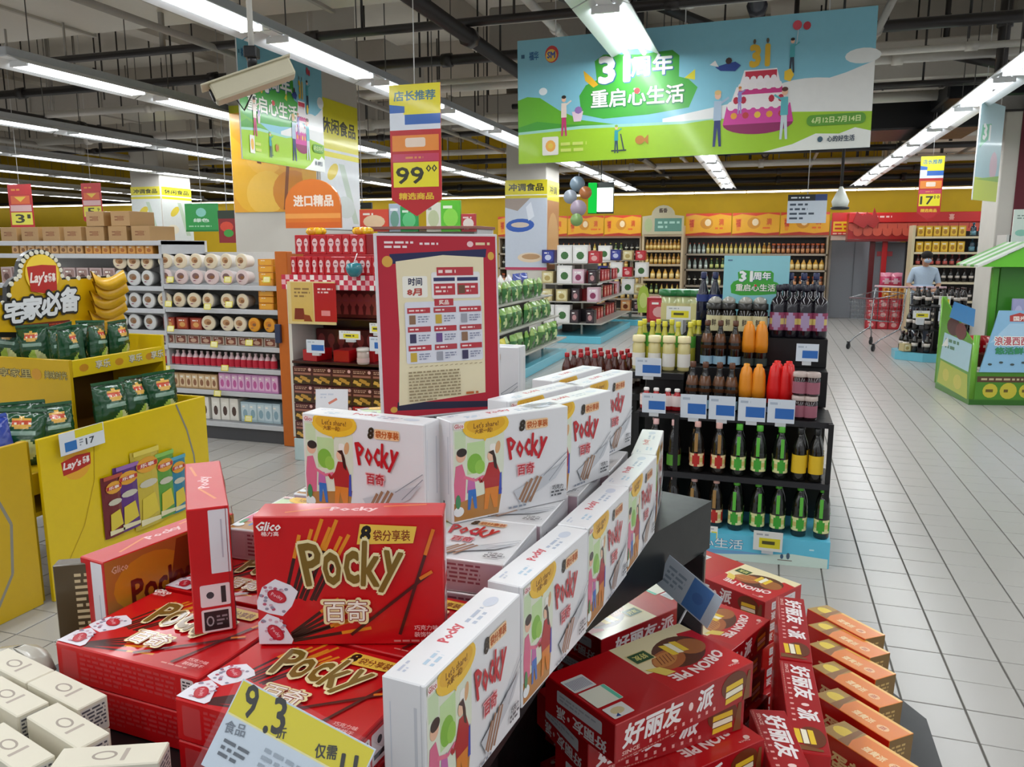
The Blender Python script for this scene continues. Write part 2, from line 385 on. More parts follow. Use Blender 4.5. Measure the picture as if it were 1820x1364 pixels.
# columns
def column(xl, xr, Y, depth, name='column'):
    m = MB(); m.box(xl, Y, 0, xr, Y+depth, CZ-.003, 'C4BFB6', .01); o = struct(m.build(name, MATTE)); return o
C1Y = 7.2; c1l, c1r = atY(411, 300, C1Y).x, atY(566, 300, C1Y).x; column(c1l, c1r, C1Y, .85)
C2Y = 13.2; c2l, c2r = atY(900, 330, C2Y).x, atY(971, 330, C2Y).x; column(c2l, c2r, C2Y, .85)
C3Y = 12.6; c3l, c3r = atY(232, 330, C3Y).x, atY(284, 330, C3Y).x; column(c3l, c3r, C3Y, .85)
C4Y = 11.6; c4l, c4r = atY(1776, 330, C4Y).x, atY(1776, 330, C4Y).x+.8; cr = column(c4l, c4r, C4Y, .8)
m = MB(); m.box(c4l+.18, C4Y-.012, 1.5, c4l+.45, C4Y, CZ-.6, '5E1624'); m.build('maroon_panel', MATTE, cr)
# ---------------------------------------------------------------- ceiling lamps
def make_lamp():
    m = MB(); m.box(-.045, -.75, .02, .045, .75, .085, 'B9BDC2', .006); root = m.build('ceiling_lamp', METAL)
    for s in (-1, 1):
        m = MB(); m.add([(s*.045, -.74, .02), (s*.17, -.74, -.035), (s*.17, .74, -.035), (s*.045, .74, .02), (s*.045, -.74, .026), (s*.172, -.74, -.03), (s*.172, .74, -.03), (s*.045, .74, .026)],
              [(0, 1, 2, 3), (7, 6, 5, 4), (1, 5, 6, 2), (0, 4, 5, 1), (2, 6, 7, 3)], 'D5D8DA'); m.build('reflector', METAL, root)
    m = MB(); m.box(-.0445, -.74, .012, .0445, .74, .0195, 'E6E8EA'); m.build('reflector_strip', METAL, root)
    for s in (-1, 1):
        m = MB(); m.tube([(s*.062, -.6, -.018), (s*.062, .6, -.018)], .016, 'FFFFFF', 8); m.build('tube', TUBE, root)
    for y in (-.615, .6): m = MB(); m.box(-.085, y, -.032, .085, y+.016, .0115, 'E9EBEC'); m.build('socket', PLASTIC, root)
    for y in (-.5, .5): m = MB(); m.tube([(0, y, .085), (0, y, 1.2)], .005, '55524E', 5); m.build('suspension_wire', METAL, root)
    return tag(root, 'twin tube ceiling lamp', 'lamp')
LAMP = Proto(make_lamp())
for ri, x in enumerate(ROWS_X[:-1]):
    ys = [19.0-1.5*k for k in range(13)]; vis = []
    for k, y in enumerate(ys):
        px, py, z = proj((x, y, LAMP_Z))
        if y > 1.2 and z > .3 and -150 < px < 1950 and -200 < py: vis.append((k, y))
    for k, y in vis:
        LAMP.put((x, y, LAMP_Z), (0, 0, 0), f'white twin-tube ceiling lamp, {nth(k+1)} from the far end of the {nth(ri+1)} lamp row from left', 'twin tube lamps under the ceiling')
# ================================================================ biscuit table in the foreground
TT = 1.10                                                            # height of the black table top
PW, PD, PH = .195, .0425, .142                                       # one share box of biscuit sticks
root = empty('display_table')
tag(root, 'black display table under the stacked red and white biscuit boxes', 'table')
m = MB(); m.slab([(-.085, 1.565), (-.225, 1.2), (-.262, 1.08), (-.285, .72), (-.305, .50), (-.38, .36), (-.80, .36), (-.80, .72), (-.78, 1.3), (-.6, 1.72), (-.25, 1.62)], TT-.1, TT-.0005, '0E1416'); m.build('table_top', METAL, root)
m = MB(); m.slab([(-.345, 1.0), (-.33, .56), (-.52, .50), (-.76, .52), (-.85, .8), (-.8, 1.2), (-.62, 1.36), (-.45, 1.22)], .001, TT-.101, '141718'); m.build('cabinet', METAL, root)
m = MB(); m.slab([(-.50, 1.23), (-.46, 1.23), (-.46, 1.62), (-.38, 1.66), (-.38, 1.70), (-.62, 1.70), (-.62, 1.66), (-.50, 1.62)], .001, TT-.101, '101314'); m.build('blackout_panel', METAL, root)  # dark panel added to hide the floor, so the under-table gap reads black
for x, y in ((-.116, 1.545), (-.58, 1.66)):
    m = MB(); m.box(x-.025, y-.025, .3405 if x > -.3 else .001, x+.025, y+.025, TT-.1005, '15181A', .003); m.build('leg', METAL, root)
def pocky_logo(c, cx, cy, w, h, layers, rot=0., res=2):
    """fat tall letters fanning outwards; layers = (colour, boldness)"""
    L = [('P', -.41, .10, .23, .90, .16), ('o', -.195, -.0, .20, .70, .07), ('c', .02, .03, .17, .70, 0.), ('k', .235, .10, .21, .96, -.06), ('y', .445, -.08, .22, .90, -.18)]
    q, r_ = math.cos(rot), math.sin(rot)
    for col, bold in layers:
        for ch, x, y, ww, hh, a in L:
            v, f, _ = glyphs(ch, bold, res); sz = glyphs(ch, .02, res)[2]; ca, sa = math.cos(a), math.sin(a); pts = []
            for px, py in v:
                px, py = px*ww*w/sz[0], py*hh*h/sz[1]; X, Y = x*w+ca*px-sa*py, y*h+sa*px+ca*py
                pts.append((cx+q*X-r_*Y, cy+r_*X+q*Y))
            c.raw(pts, f, col, _tn.get((ch, bold, res), 0))
def red_front(c):
    W_, H_ = PW, PH
    st = [(.036, .052, .060, .128), (.040, .052, .071, .139), (.045, .052, .079, .130), (.049, .050, .086, .138), (.030, .055, .047, .122), (.056, .050, .090, .120), (.060, .050, .098, .122)]
    c.lines(st, .0036, '3A1512'); c.lines([(a+(e-a)*.62, b+(f-b)*.62, e, f) for a, b, e, f in st], .0037, 'E08A1E')
    st2 = [(.034, .013, .085, .052), (.034, .011, .092, .046), (.034, .009, .095, .038), (.036, .007, .105, .030), (.036, .005, .118, .019), (.036, .009, .099, .029)]
    c.lines(st2, .0034, '3A1512'); c.lines([(a+(e-a)*.62, b+(f-b)*.62, e, f) for a, b, e, f in st2], .0035, 'E08A1E')
    rnd = random.Random(4)
    for pts, ex, ey, er in (([(0, .050), (.006, .065), (.020, .074), (.036, .067), (.043, .060), (.036, .044), (.026, .033), (.012, .036), (0, .041)], .021, .055, -.45), ([(0, .002), (0, .026), (.010, .036), (.022, .031), (.030, .018), (.036, .007), (.034, .002)], .018, .015, -.85)):
        c.poly(pts, 'E4E1EA'); ys = [q[1] for q in pts]
        for k in range(18): c.ell(.003+rnd.random()*.029, min(ys)+.005+rnd.random()*(max(ys)-min(ys)-.012), .0022, .0017, rnd.choice(['C9A4B4', '8F8A9E', 'B5506A']), 6)
        c.ell(ex, ey, .0105, .0068, 'B21226', 16, er); c.ell(ex, ey, .0088, .0054, 'C22A3A', 16, er); c.text('Pocky', ex, ey, .013, .005, 'E8B8BE', .02, er, res=1)
    c.lines([(.185, .128, .148, .012), (.183, .082, .097, .012)], .0033, '4A1210'); c.lines([(.185, .128, .176, .100), (.183, .082, .170, .074)], .0036, 'D9731A')
    c.poly([(.106, .112), (.110, .134), (.168, .131), (.164, .113)], 'E9C04A'); c.text('8', .1155, .1235, .011, .018, '15100C', .05, skew=.15); c.text('袋分享装', .142, .1215, .038, .012, '8A3A12', .015, res=1)
    wp = lambda x, y: (x*(1+2.2*y), y+5.0*x*x-.004)
    pocky_logo(c, .098, .086, .094, .052, (('EBDCAA', .07), ('7A5F20', .02)))
    c.text('百奇', .093, .0395, .050, .026, 'E9D9A6', .09, ref=.02); c.text('百奇', .093, .0395, .046, .0235, '8B2A20', .045, ref=.02); c.text('百奇', .093, .0395, .045, .023, 'F1EADF', .012, ref=.02)
    c.text('Glico', .017, .1325, .026, .010, 'F2EDEA', .03, skew=.3, res=1); c.text('格力高', .018, .1245, .018, .005, 'F0D8D4', .02, res=1)
    c.text('巧克力味', .176, .0205, .025, .006, 'EBB0AE', .02, res=1); c.text('装饰饼干', .176, .013, .025, .006, 'EBB0AE', .02, res=1); c.scribble(.142, .004, .188, .008, 1, 'D98680', 5)
def white_front(c):
    c.clip = (.002, .002, PW-.002, PH-.0015)
    c.poly([(.003, .003), (.074, .003), (.079, .030), (.083, .070), (.084, .139), (.003, .139)], 'DCE3CF'); c.poly([(.003, .003), (.003, .028), (.080, .038), (.074, .003)], 'B27C3C'); c.rect(.005, .104, .022, .128, 'C9DDB4')
    c.rect(.024, .066, .052, .110, 'BFDDA0'); c.ell(.036, .080, .012, .014, '7FB93F'); c.ell(.044, .074, .008, .010, '93C84E'); c.rect(.0, .066, .004, .11, 'E6E6DA')
    c.rrect(.060, .088, .070, .104, .003, 'F0EFE8'); c.ell(.073, .098, .004, .009, 'D9A877', rot=-.2)
    c.poly([(.004, .028), (.020, .030), (.022, .062), (.016, .082), (.006, .080), (.003, .055)], 'D96A8C'); c.ell(.014, .093, .0075, .0085, 'E8B79A'); c.ell(.0155, .098, .008, .006, '2E201C')
    c.poly([(.023, .040), (.037, .040), (.035, .060), (.025, .060)], 'C06AA8'); c.poly([(.024, .016), (.028, .016), (.031, .036), (.035, .016), (.039, .016), (.037, .044), (.025, .044)], '2F6FC0'); c.line([(.018, .064), (.036, .056), (.050, .060)], .004, 'E0718F')
    c.poly([(.052, .036), (.074, .036), (.077, .060), (.070, .078), (.058, .078), (.050, .056)], 'B02A2C'); c.ell(.062, .087, .0062, .0075, 'EBBFA2'); c.poly([(.057, .093), (.066, .095), (.070, .083), (.072, .066), (.067, .070), (.064, .088)], '35201C')
    c.poly([(.050, .012), (.056, .012), (.060, .034), (.066, .012), (.072, .012), (.074, .042), (.052, .042)], 'D9822E'); c.poly([(.074, .030), (.079, .030), (.079, .062), (.076, .060)], '3D4FB0'); c.line([(.058, .066), (.046, .052), (.042, .058)], .004, 'B02A2C')
    c.ell(.010, .016, .008, .007, 'E7EEF0'); c.ell(.009, .030, .004, .010, '3E8A58')
    c.ell(.054, .131, .037, .0185, 'EFC02E', 24); c.ell(.054, .133, .031, .0125, 'E3AC22', 22); c.poly([(.044, .122), (.06, .122), (.052, .109)], 'EFC02E'); c.clip = None
    c.text("Let's share!", .054, .1325, .040, .0075, '8A5A12', .02, res=1); c.text('大家一起!', .050, .1245, .028, .007, '8A5A12', .02, res=1)
    c.rect(.003, .131, .019, .139, 'F2E6E4'); c.text('Glico', .011, .135, .014, .006, 'C0303A', .02, res=1)
    c.rrect(.119, .116, .158, .130, .003, 'F0C89A'); c.text('8', .1135, .1235, .0095, .0165, '2A2110', .05, skew=.15); c.text('袋分享装', .139, .123, .036, .0105, 'C05A18', .03, res=1)
    wp = lambda x, y: (x*(1+3.0*y), y+5.5*x*x-.003)
    pocky_logo(c, .121, .090, .060, .035, (('C21224', .03),), res=1)
    c.text('百奇', .119, .060, .030, .017, 'E6A9AE', .07, ref=.02, res=1); c.text('百奇', .119, .060, .028, .0155, 'B8222E', .02, ref=.02, res=1)
    c.poly([(.098, .030), (.190, .060), (.172, .038), (.110, .010)], 'C3C6CC'); c.lines([(.112, .012, .130, .044), (.118, .010, .140, .046), (.126, .010, .146, .044), (.108, .016, .122, .040)], .0042, '9A7358')
    c.lines([(.193, .075, .150, .045), (.193, .068, .160, .036)], .0012, '8E939C'); c.text('巧克力', .176, .024, .020, .007, '44464C', .02, res=1); c.scribble(.164, .010, .190, .020, 2, '5A5C62', 3); c.scribble(.090, .004, .150, .010, 1, '8C94A2', 4)
def top_print(c, kind):
    if kind == 'red':
        c.text('Pocky', .10, .021, .050, .016, 'F0C4C4', .03, rot=0, res=1); c.lines([(.03, .012, .075, .028), (.13, .030, .175, .036)], .003, 'E07A2A')
    else:
        c.text('Pocky', .09, .024, .038, .015, 'C83A48', .04, rot=.12, res=1); c.scribble(.115, .010, .150, .026, 2, 'A9B3C6', 8); c.scribble(.03, .008, .055, .022, 2, 'A9C3D6', 9); c.ell(.165, .02, .012, .007, 'C4CBDA'); c.scribble(.012, .026, .030, .036, 2, 'B9C0D2', 2)
def side_print(c, kind):          # narrow end, PD wide
    if kind == 'red':
        c.rrect(.021, .068, .041, .139, .001, 'DEDCE2'); c.lines([(.0335, .085, .0335, .128)], .0016, 'B9B4C0')
        c.rrect(.008, .031, .0385, .056, .002, 'E6D5D6'); c.rect(.029, .034, .034, .053, '201A1C'); c.ell(.018, .044, .004, .004, '2E2A30', 10); c.rrect(.008, .002, .0385, .028, .002, 'E6D5D6'); c.rect(.0105, .004, .0355, .0255, '1C1517'); c.ell(.0165, .0145, .004, .006, 'A79EA2', 10); c.ell(.0165, .0145, .0025, .0042, '1C1517', 10); c.scribble(.023, .008, .034, .021, 3, '8D8388', 1)
    else:
        c.lines([(.033, .040, .033, .120)], .003, 'C9CBD2'); c.scribble(.018, .006, .022, .03, 3, '50525A', 6); c.lines([(.008, .05, .008, .12)], .001, 'CDD3DE')
def back_print(c, kind):
    c.scribble(.015, .02, .180, .125, 9, 'D04A4C' if kind == 'red' else 'B9BECB', 11)
def bottom_side(c, kind):         # long narrow side, PW x PD, small print
    col = 'C23A3E' if kind == 'red' else 'C8A9B4'
    if kind != 'red': c.rect(.002, .002, .193, .040, 'BFA3AE')
    c.rrect(.008, .006, .030, .037, .002, col); c.scribble(.034, .006, .165, .038, 6, col if kind == 'red' else '8E4A5A', 3)
    if kind == 'red': c.rrect(.172, .020, .188, .038, .002, 'E0D2D2'); c.scribble(.174, .022, .186, .036, 4, '3A3438', 3)
def make_pocky(kind):
    base = 'C60812' if kind == 'red' else 'E3E3E6'
    m = MB(); m.box(0, 0, 0, PW, PD, PH, base, .0012); root = m.build('biscuit_box', CARD)
    m = MB(); (red_front if kind == 'red' else white_front)(Canvas(m, (0, 0, 0), (1, 0, 0), (0, 0, 1))); m.build('front_print', CARD, root)
    m = MB(); top_print(Canvas(m, (0, 0, PH), (1, 0, 0), (0, 1, 0)), kind); m.build('top_print', CARD, root)
    m = MB(); side_print(Canvas(m, (PW, 0, 0), (0, 1, 0), (0, 0, 1)), kind); m.build('end_print', CARD, root); m = MB(); side_print(Canvas(m, (0, PD, 0), (0, -1, 0), (0, 0, 1)), kind); m.build('end_print', CARD, root)
    m = MB(); back_print(Canvas(m, (PW, PD, 0), (-1, 0, 0), (0, 0, 1)), kind); m.build('back_print', CARD, root)
    m = MB(); bottom_side(Canvas(m, (0, PD, 0), (1, 0, 0), (0, -1, 0)), kind); m.build('base_print', CARD, root)
    d = '8E0A10' if kind == 'red' else 'C9CAD0'
    for x in (-.0003, PW): m = MB(); m.box(x, .0036, .0, x+.0003, .0042, PH, d); m.build('flap_seam', CARD, root)
    return tag(root, 'box', 'box')
RED, WHITE = Proto(make_pocky('red')), Proto(make_pocky('white'))
GR, GW = 'red biscuit boxes on the black table', 'white biscuit boxes on the black table'
def stand(P, x, y, z, yaw, label, g): return P.put((x, y, z), (0, 0, R(yaw)), label, g, 'box')
def lie(P, x, y, z, yaw, label, g):   # front face up: (x, y) is the front-left corner, z its underside
    return P.put((x, y, z+PD), (R(-90), 0, R(yaw)), label, g, 'box')
L1, L2, L3 = TT, TT+PD+.0008, TT+2*PD+.0016
RT = L2+PD+.0008
stand(RED, -.490, .652, RT, 18.7, 'red biscuit box standing upright with its big printed front facing us', GR)
stand(RED, -.5357, .6746, RT, 130.5, 'red biscuit box standing end-on, showing a narrow side with a white strip', GR)
HID = 'red biscuit box lying flat, hidden under the topmost lying red boxes'
for i, (x, y, a, lab) in enumerate([(-.703, .593, -4, 'red biscuit box lying flat under the end-on red box, behind the cream boxes'), (-.507, .545, -5, 'red biscuit box lying flat behind the yellow price card'),
                                    (-.692, .742, -4, 'red biscuit box lying flat behind the end-on red box'), (-.492, .692, -5, 'red biscuit box lying flat under the upright red box')]):
    lie(RED, x, y, L2, a, lab, GR); lie(RED, x, y, L1, a, HID, GR)
# white boxes: the wall along the right edge, the lying ones, the upper ring
for x, y, a, lab in [(-.253, .548, 83.3, 'nearest standing white biscuit box at the table edge, beside the red boxes'), (-.233, .757, 81.5, 'standing white biscuit box, second from the front along the table edge'),
                     (-.205, .955, 84, 'standing white biscuit box, third from the front along the table edge'), (-.186, 1.152, 85, 'standing white biscuit box, fourth from the front along the table edge'), (-.172, 1.35, 93, 'standing white biscuit box at the far end of the table edge')]:
    stand(WHITE, x, y, L1, a, lab, GW)
HIDW = 'white biscuit box lying flat, hidden under other white boxes'
for x, y, a, lab in [(-.476, .838, 0, 'white biscuit box lying flat just behind the upright red box'), (-.677, .842, 1, 'white biscuit box lying flat behind the left pair of red boxes'), (-.470, .984, -1, 'white biscuit box lying flat under the slanting upper white box'),
                     (-.452, 1.130, -2, 'white biscuit box lying flat inside the ring of standing white boxes'), (-.432, 1.276, -3, 'white biscuit box lying flat at the far side inside the white ring'), (-.675, 1.0, 1, 'white biscuit box lying flat behind the left upper white box'), (-.655, 1.15, 0, 'white biscuit box lying flat under the red notice board')]:
    lie(WHITE, x, y, L3, a, lab, GW); lie(WHITE, x, y, L2, a, HIDW, GW); lie(WHITE, x, y, L1, a, HIDW, GW)
L4, L5 = TT+3*(PD+.0008), TT+4*(PD+.0008)
stand(WHITE, -.612, .937, L4, -5.2, 'upper standing white biscuit box on the left, facing us, above the upright red box', GW)
stand(WHITE, -.39, .945, L4, 51.4, 'upper standing white biscuit box at the corner, turned to the right', GW)
stand(WHITE, -.303, 1.062, L4, 69, 'upper standing white biscuit box behind the slanted corner one', GW)
stand(WHITE, -.283, 1.268, L4, 75, 'upper standing white biscuit box at the far right end', GW)
stand(WHITE, -.360, 1.100, L4, 70, 'white biscuit box standing behind the upper right white boxes', GW)
stand(WHITE, -.345, 1.300, L4, 76, 'farthest white biscuit box standing behind the upper right row', GW)
stand(WHITE, -.635, 1.405, L4+PD, 0, 'white biscuit box standing behind the red notice board', GW)
lie(WHITE, -.635, 1.392, L4-.0004, 0, HIDW, GW); lie(WHITE, -.635, 1.30, L3, 0, HIDW, GW)
NBX, NBY, NBA = -.588, 1.139, 44.2
for k in range(2): lie(WHITE, -.588, 1.125, L4+k*(PD+.0008), NBA, HIDW, GW)
# the cocoa variety
def cocoa_front(c):
    c.rect(.001, .001, .194, .141, 'B8863E'); c.rect(.001, .001, .194, .045, '7E2A1E'); c.ell(.06, .10, .05, .034, 'D3A52E'); c.poly([(.08, .05), (.19, .05), (.19, .138), (.10, .138)], '8A4A1C')
    c.text('Pocky', .075, .085, .085, .045, '6A1E14', .03); c.lines([(.12, .05, .15, .13), (.135, .05, .165, .13), (.15, .05, .18, .128)], .004, 'C98A3A'); c.poly([(.03, .05), (.06, .075), (.085, .05), (.06, .03)], '4A1A12'); c.text('百奇', .15, .03, .04, .022, 'E8D2A4', .03)
    c.text('Glico', .02, .128, .022, .009, 'F0DCC0', .02, res=1)
m = MB(); m.box(0, 0, 0, PW, PD, PH, 'C60812', .0012); o = m.build('biscuit_box', CARD, None, (-.712, .672, L1), (0, 0, R(80)))
m = MB(); cocoa_front(Canvas(m)); m.build('front_print', CARD, o)
m = MB(); top_print(Canvas(m, (0, 0, PH), (1, 0, 0), (0, 1, 0)), 'red'); m.build('top_print', CARD, o)
m = MB(); c = Canvas(m, (0, PD, 0), (0, -1, 0), (0, 0, 1)); c.rrect(.019, .012, .039, .139, .001, 'DEDCE2'); c.lines([(.031, .03, .031, .10)], .0015, 'B0B4BE'); m.build('end_print', CARD, o)
tag(o, 'red and brown cocoa biscuit box standing at the left edge of the table', 'box')
m = MB(); m.box(0, 0, 0, .05, .02, .135, '4A3A20', .001); o = m.build('snack_box', CARD, None, (-.775, .66, L1), (0, 0, R(30)))
m = MB(); c = Canvas(m); c.scribble(.022, .02, .045, .125, 14, 'C9B68E', 4); m.build('front_print', CARD, o); tag(o, 'dark brown slim box standing left of the cocoa biscuit box', 'box')
m = MB(); rr = random.Random(9)
m.ball((0, 0, 0), .05, .035, .022, 'C8C4B8', 12, 7); m.v = [(x*(1+rr.uniform(-.18, .18)), y*(1+rr.uniform(-.15, .15)), z*(1+rr.uniform(-.2, .2))) for x, y, z in m.v]
o = m.build('foil_packet', FILM, None, (-.80, .62, L1+.024)); m = MB(); m.box(-.075, -.006, -.006, -.045, .006, .004, 'B9A060'); m.build('crimped_end', FILM, o); tag(o, 'crumpled silver foil packet between the yellow stand and red boxes', 'packet')
# cream boxes in two layers
def make_cream():
    m = MB(); m.box(0, 0, 0, .089, .0292, .0345, 'DED8C6', .0011); r = m.build('cream_box', PAPER)
    m = MB(); c = Canvas(m, (0, 0, .0345), (1, 0, 0), (0, 1, 0)); c.ell(.040, .0146, .0105, .0062, 'A3988C', 18); c.ell(.040, .0146, .008, .0042, 'DED8C6', 18); c.rrect(.055, .006, .059, .023, .0008, 'B3A79B'); m.build('emblem', PAPER, r)
    m = MB(); c = Canvas(m, (.089, 0, 0), (0, 1, 0), (0, 0, 1)); c.rect(.002, .002, .027, .031, 'D2CFC8'); c.scribble(.003, .003, .026, .030, 7, '4A4B55', 2); m.build('end_print', PAPER, r)
    return tag(r, 'x', 'box')
CREAM = Proto(make_cream()); GC = 'small cream boxes at the table corner'
for k in (0, 1):
    for x, y, a, lab in [(-.685, .541, -13, 'cream box lying against the left red box, its small print facing right'), (-.773, .561, -13, 'cream box farthest back in the corner row'), (-.635, .497, -15, 'cream box in the middle of the corner group, in front of the red box'),
                         (-.729, .516, -14, 'cream box beside the middle one, further left'), (-.655, .457, -15, 'cream box at the bottom corner, its printed end cut by the frame'), (-.551, .445, 24, 'cream box turned askew, nearest to the yellow price card'), (-.755, .475, -15, 'cream box at the extreme left edge')]:
        CREAM.put((x, y, TT+.0005+k*.0355), (0, 0, R(a)), lab if k else 'cream box hidden in the lower layer of the corner group', GC)
# yellow price card in its clear sleeve
def sheet(name, tl, tr, bl, th, col, matl=PAPER, parent=None):
    """thin upright card between three corner points; returns object and (width, height); local x right, z up, front at -y"""
    tl, tr, bl = Vector(tl), Vector(tr), Vector(bl); u = tr-tl; w = u.length; u.normalize(); v = tl-bl; v -= u*v.dot(u); h = v.length; v.normalize(); n = u.cross(v)
    m = MB(); m.box(0, 0, 0, w, th, h, col); o = m.build(name, matl, parent)
    M = Matrix((u, -n, v)).transposed().to_4x4(); M.translation = bl; o.matrix_world = M; o.location = tl-v*h; return o, w, h
o, w, h = sheet('price_card', atd(432, 1207, .60), atd(668, 1333, .575), atd(372, 1368, .585), .0012, 'C9D6E4')
m = MB(); c = Canvas(m); c.rect(.001, h*.62, w-.001, h-.001, 'D9CB0C'); c.rect(.001, h*.60, w-.001, h*.62, 'E8E0A0')
c.text('9', .014, h*.83, .011, .024, '15130C', .02, rot=.35); c.text('.3', .036, h*.82, .017, .026, '15130C', .02, rot=.35); c.text('折', .046, h*.69, .008, .008, '2A2612', .02, rot=.3)
c.text('仅需', .083, h*.74, .017, .010, '1E1B0E', .02, rot=.35); c.text('11', .103, h*.72, .013, .016, '15130C', .03, rot=.3)
c.text('食品', .012, h*.50, .017, .009, '6A7482', .01, rot=.2); c.scribble(.008, h*.16, .030, h*.38, 3, '59616C', 2); c.scribble(.040, h*.25, .075, h*.50, 3, '9AA6B4', 3); m.build('price_print', PAPER, o)
m = MB(); m.box(-.004, -.0016, -.004, w+.004, -.0012, h+.004, 'EEF4FA'); m.build('clear_sleeve', ACRYLIC, o)
m = MB(); m.tube([(w*.5, .003, -.005), (w*.5, .003, -.08)], .003, 'D8DCE0', 6); m.build('stem', PLASTIC, o)
tag(o, 'yellow and pale blue price card reading 9.3 in a clear sleeve, nearest the camera', 'price card')
# notice board
NW, NH = .209, .297
m = MB(); m.box(-.004, 0, -.004, NW+.004, .006, NH+.004, 'D9D4D8', .0012); nb = m.build('notice_board', PLASTIC, None, (NBX, NBY, 1.322), (R(-3), 0, R(NBA)))
tag(nb, 'red A4 notice board with a scroll drawing standing on the white boxes', 'sign')
m = MB(); c = Canvas(m); c.rect(0, 0, NW, NH, 'B5122E')
c.poly([(.022, .012), (.193, .004), (.197, .014), (.024, .026)], '1A1B3A'); c.poly([(.020, .268), (.022, .252), (.190, .262), (.192, .276)], '171B4E')
c.poly([(.026, .020), (.183, .030), (.186, .262), (.112, .266), (.03, .256), (.032, .14)], 'E8DDBA'); c.ell(.016, .256, .009, .009, 'D9A544'); c.ell(.2, .264, .006, .007, 'D9A544'); c.ell(.017, .014, .006, .005, 'D9A544')
c.scribble(.012, .276, .062, .290, 2, 'F2DDE0', 2); c.scribble(.072, .281, .135, .288, 1, 'F2DDE0', 4); c.ell(.162, .284, .006, .005, 'F0C8CC', 10); c.scribble(.172, .280, .205, .289, 1, 'E9D0A8', 6)
c.rrect(.040, .197, .083, .232, .003, 'F0EEE4'); c.text('时间', .062, .223, .024, .013, '23264A', .03, res=1); c.text('8月', .060, .206, .026, .012, 'B5423A', .04, res=1)
c.rrect(.090, .194, .178, .238, .004, 'E6E4E6'); c.rect(.100, .232, .166, .246, 'B8303C'); c.scribble(.103, .234, .163, .244, 1, 'F2D8D4', 4)
for x in (.094, .136): c.rect(x, .223, x+.038, .229, '2A2A5A'); c.rect(x, .200, x+.038, .219, 'B8303C'); c.scribble(x+.003, .203, x+.034, .216, 2, 'F2D8D4', 3)
c.rect(.138, .202, .150, .216, '6A4A34')
c.rrect(.042, .088, .180, .190, .004, 'DBDDE8'); c.rect(.094, .182, .128, .194, 'B8303C'); c.text('奖品', .111, .188, .018, .008, 'F6E4DC', .03, res=1)
for i in range(3):
    for j in range(3):
        x, y = .046+i*.046, .172-j*.031; cc_ = ['B8303C', 'B23A44'][(i+j) % 2]
        c.rect(x, y-.001, x+.040, y+.008, cc_); c.scribble(x+.003, y+.001, x+.037, y+.006, 1, 'F4DCDA', i+3*j); c.rect(x+.003, y-.019, x+.014, y-.004, ['8D6A50', '3A3458', 'C8A83A', '6A4A8A', '9A9CA8'][(2*i+j) % 5]); c.scribble(x+.018, y-.017, x+.038, y-.005, 3, '8A8EA6', i*3+j)
c.lines([(.046+k*.009, .082, .051+k*.009, .083) for k in range(15)], .001, '9C8A66'); c.scribble(.044, .024, .136, .076, 10, '9A8A68', 7); c.scribble(.146, .028, .178, .036, 1, 'C0662E', 5)
m.build('printed_sheet', PAPER, nb); m = MB(); m.box(-.006, -.012, -.018, NW+.006, .03, -.0045, '17181D', .002); m.build('stand_foot', PLASTIC, nb)
o, w, h = sheet('price_card', atd(561, 692, 1.33), atd(618, 692, 1.33), atd(557, 745, 1.33), .003, 'E4E4E8')
m = MB(); c = Canvas(m); c.lines([(.022, .026, .036, .034)], .004, 'D8806A'); c.scribble(.008, .034, .03, .044, 2, 'C9CEDA', 2); m.build('price_print', PAPER, o); m = MB(); m.tube([(.02, .004, -.09), (.02, .004, .002)], .002, 'D0D2D6', 5); m.build('stem', PLASTIC, o)
tag(o, 'plain white card standing behind the left upper white box', 'price card')
lowp = empty('low_platform'); tag(lowp, 'low black platform beside the table, carrying the pie boxes', 'platform')
m = MB(); m.slab([(-.325, .48), (-.02, .56), (.34, .98), (.47, 1.5), (.47, 2.2), (.28, 2.52), (-.25, 2.4), (-.44, 1.6), (-.42, 1.28), (-.335, 1.0)], .30, .34, '111314'); m.build('platform_top', METAL, lowp)
m = MB(); m.slab([(-.315, .52), (-.04, .62), (.29, 1.02), (.42, 1.54), (.42, 2.16), (.24, 2.44), (-.2, 2.34), (-.4, 1.56), (-.38, 1.29), (-.325, 1.0)], .001, .2995, '101213'); m.build('plinth', METAL, lowp)

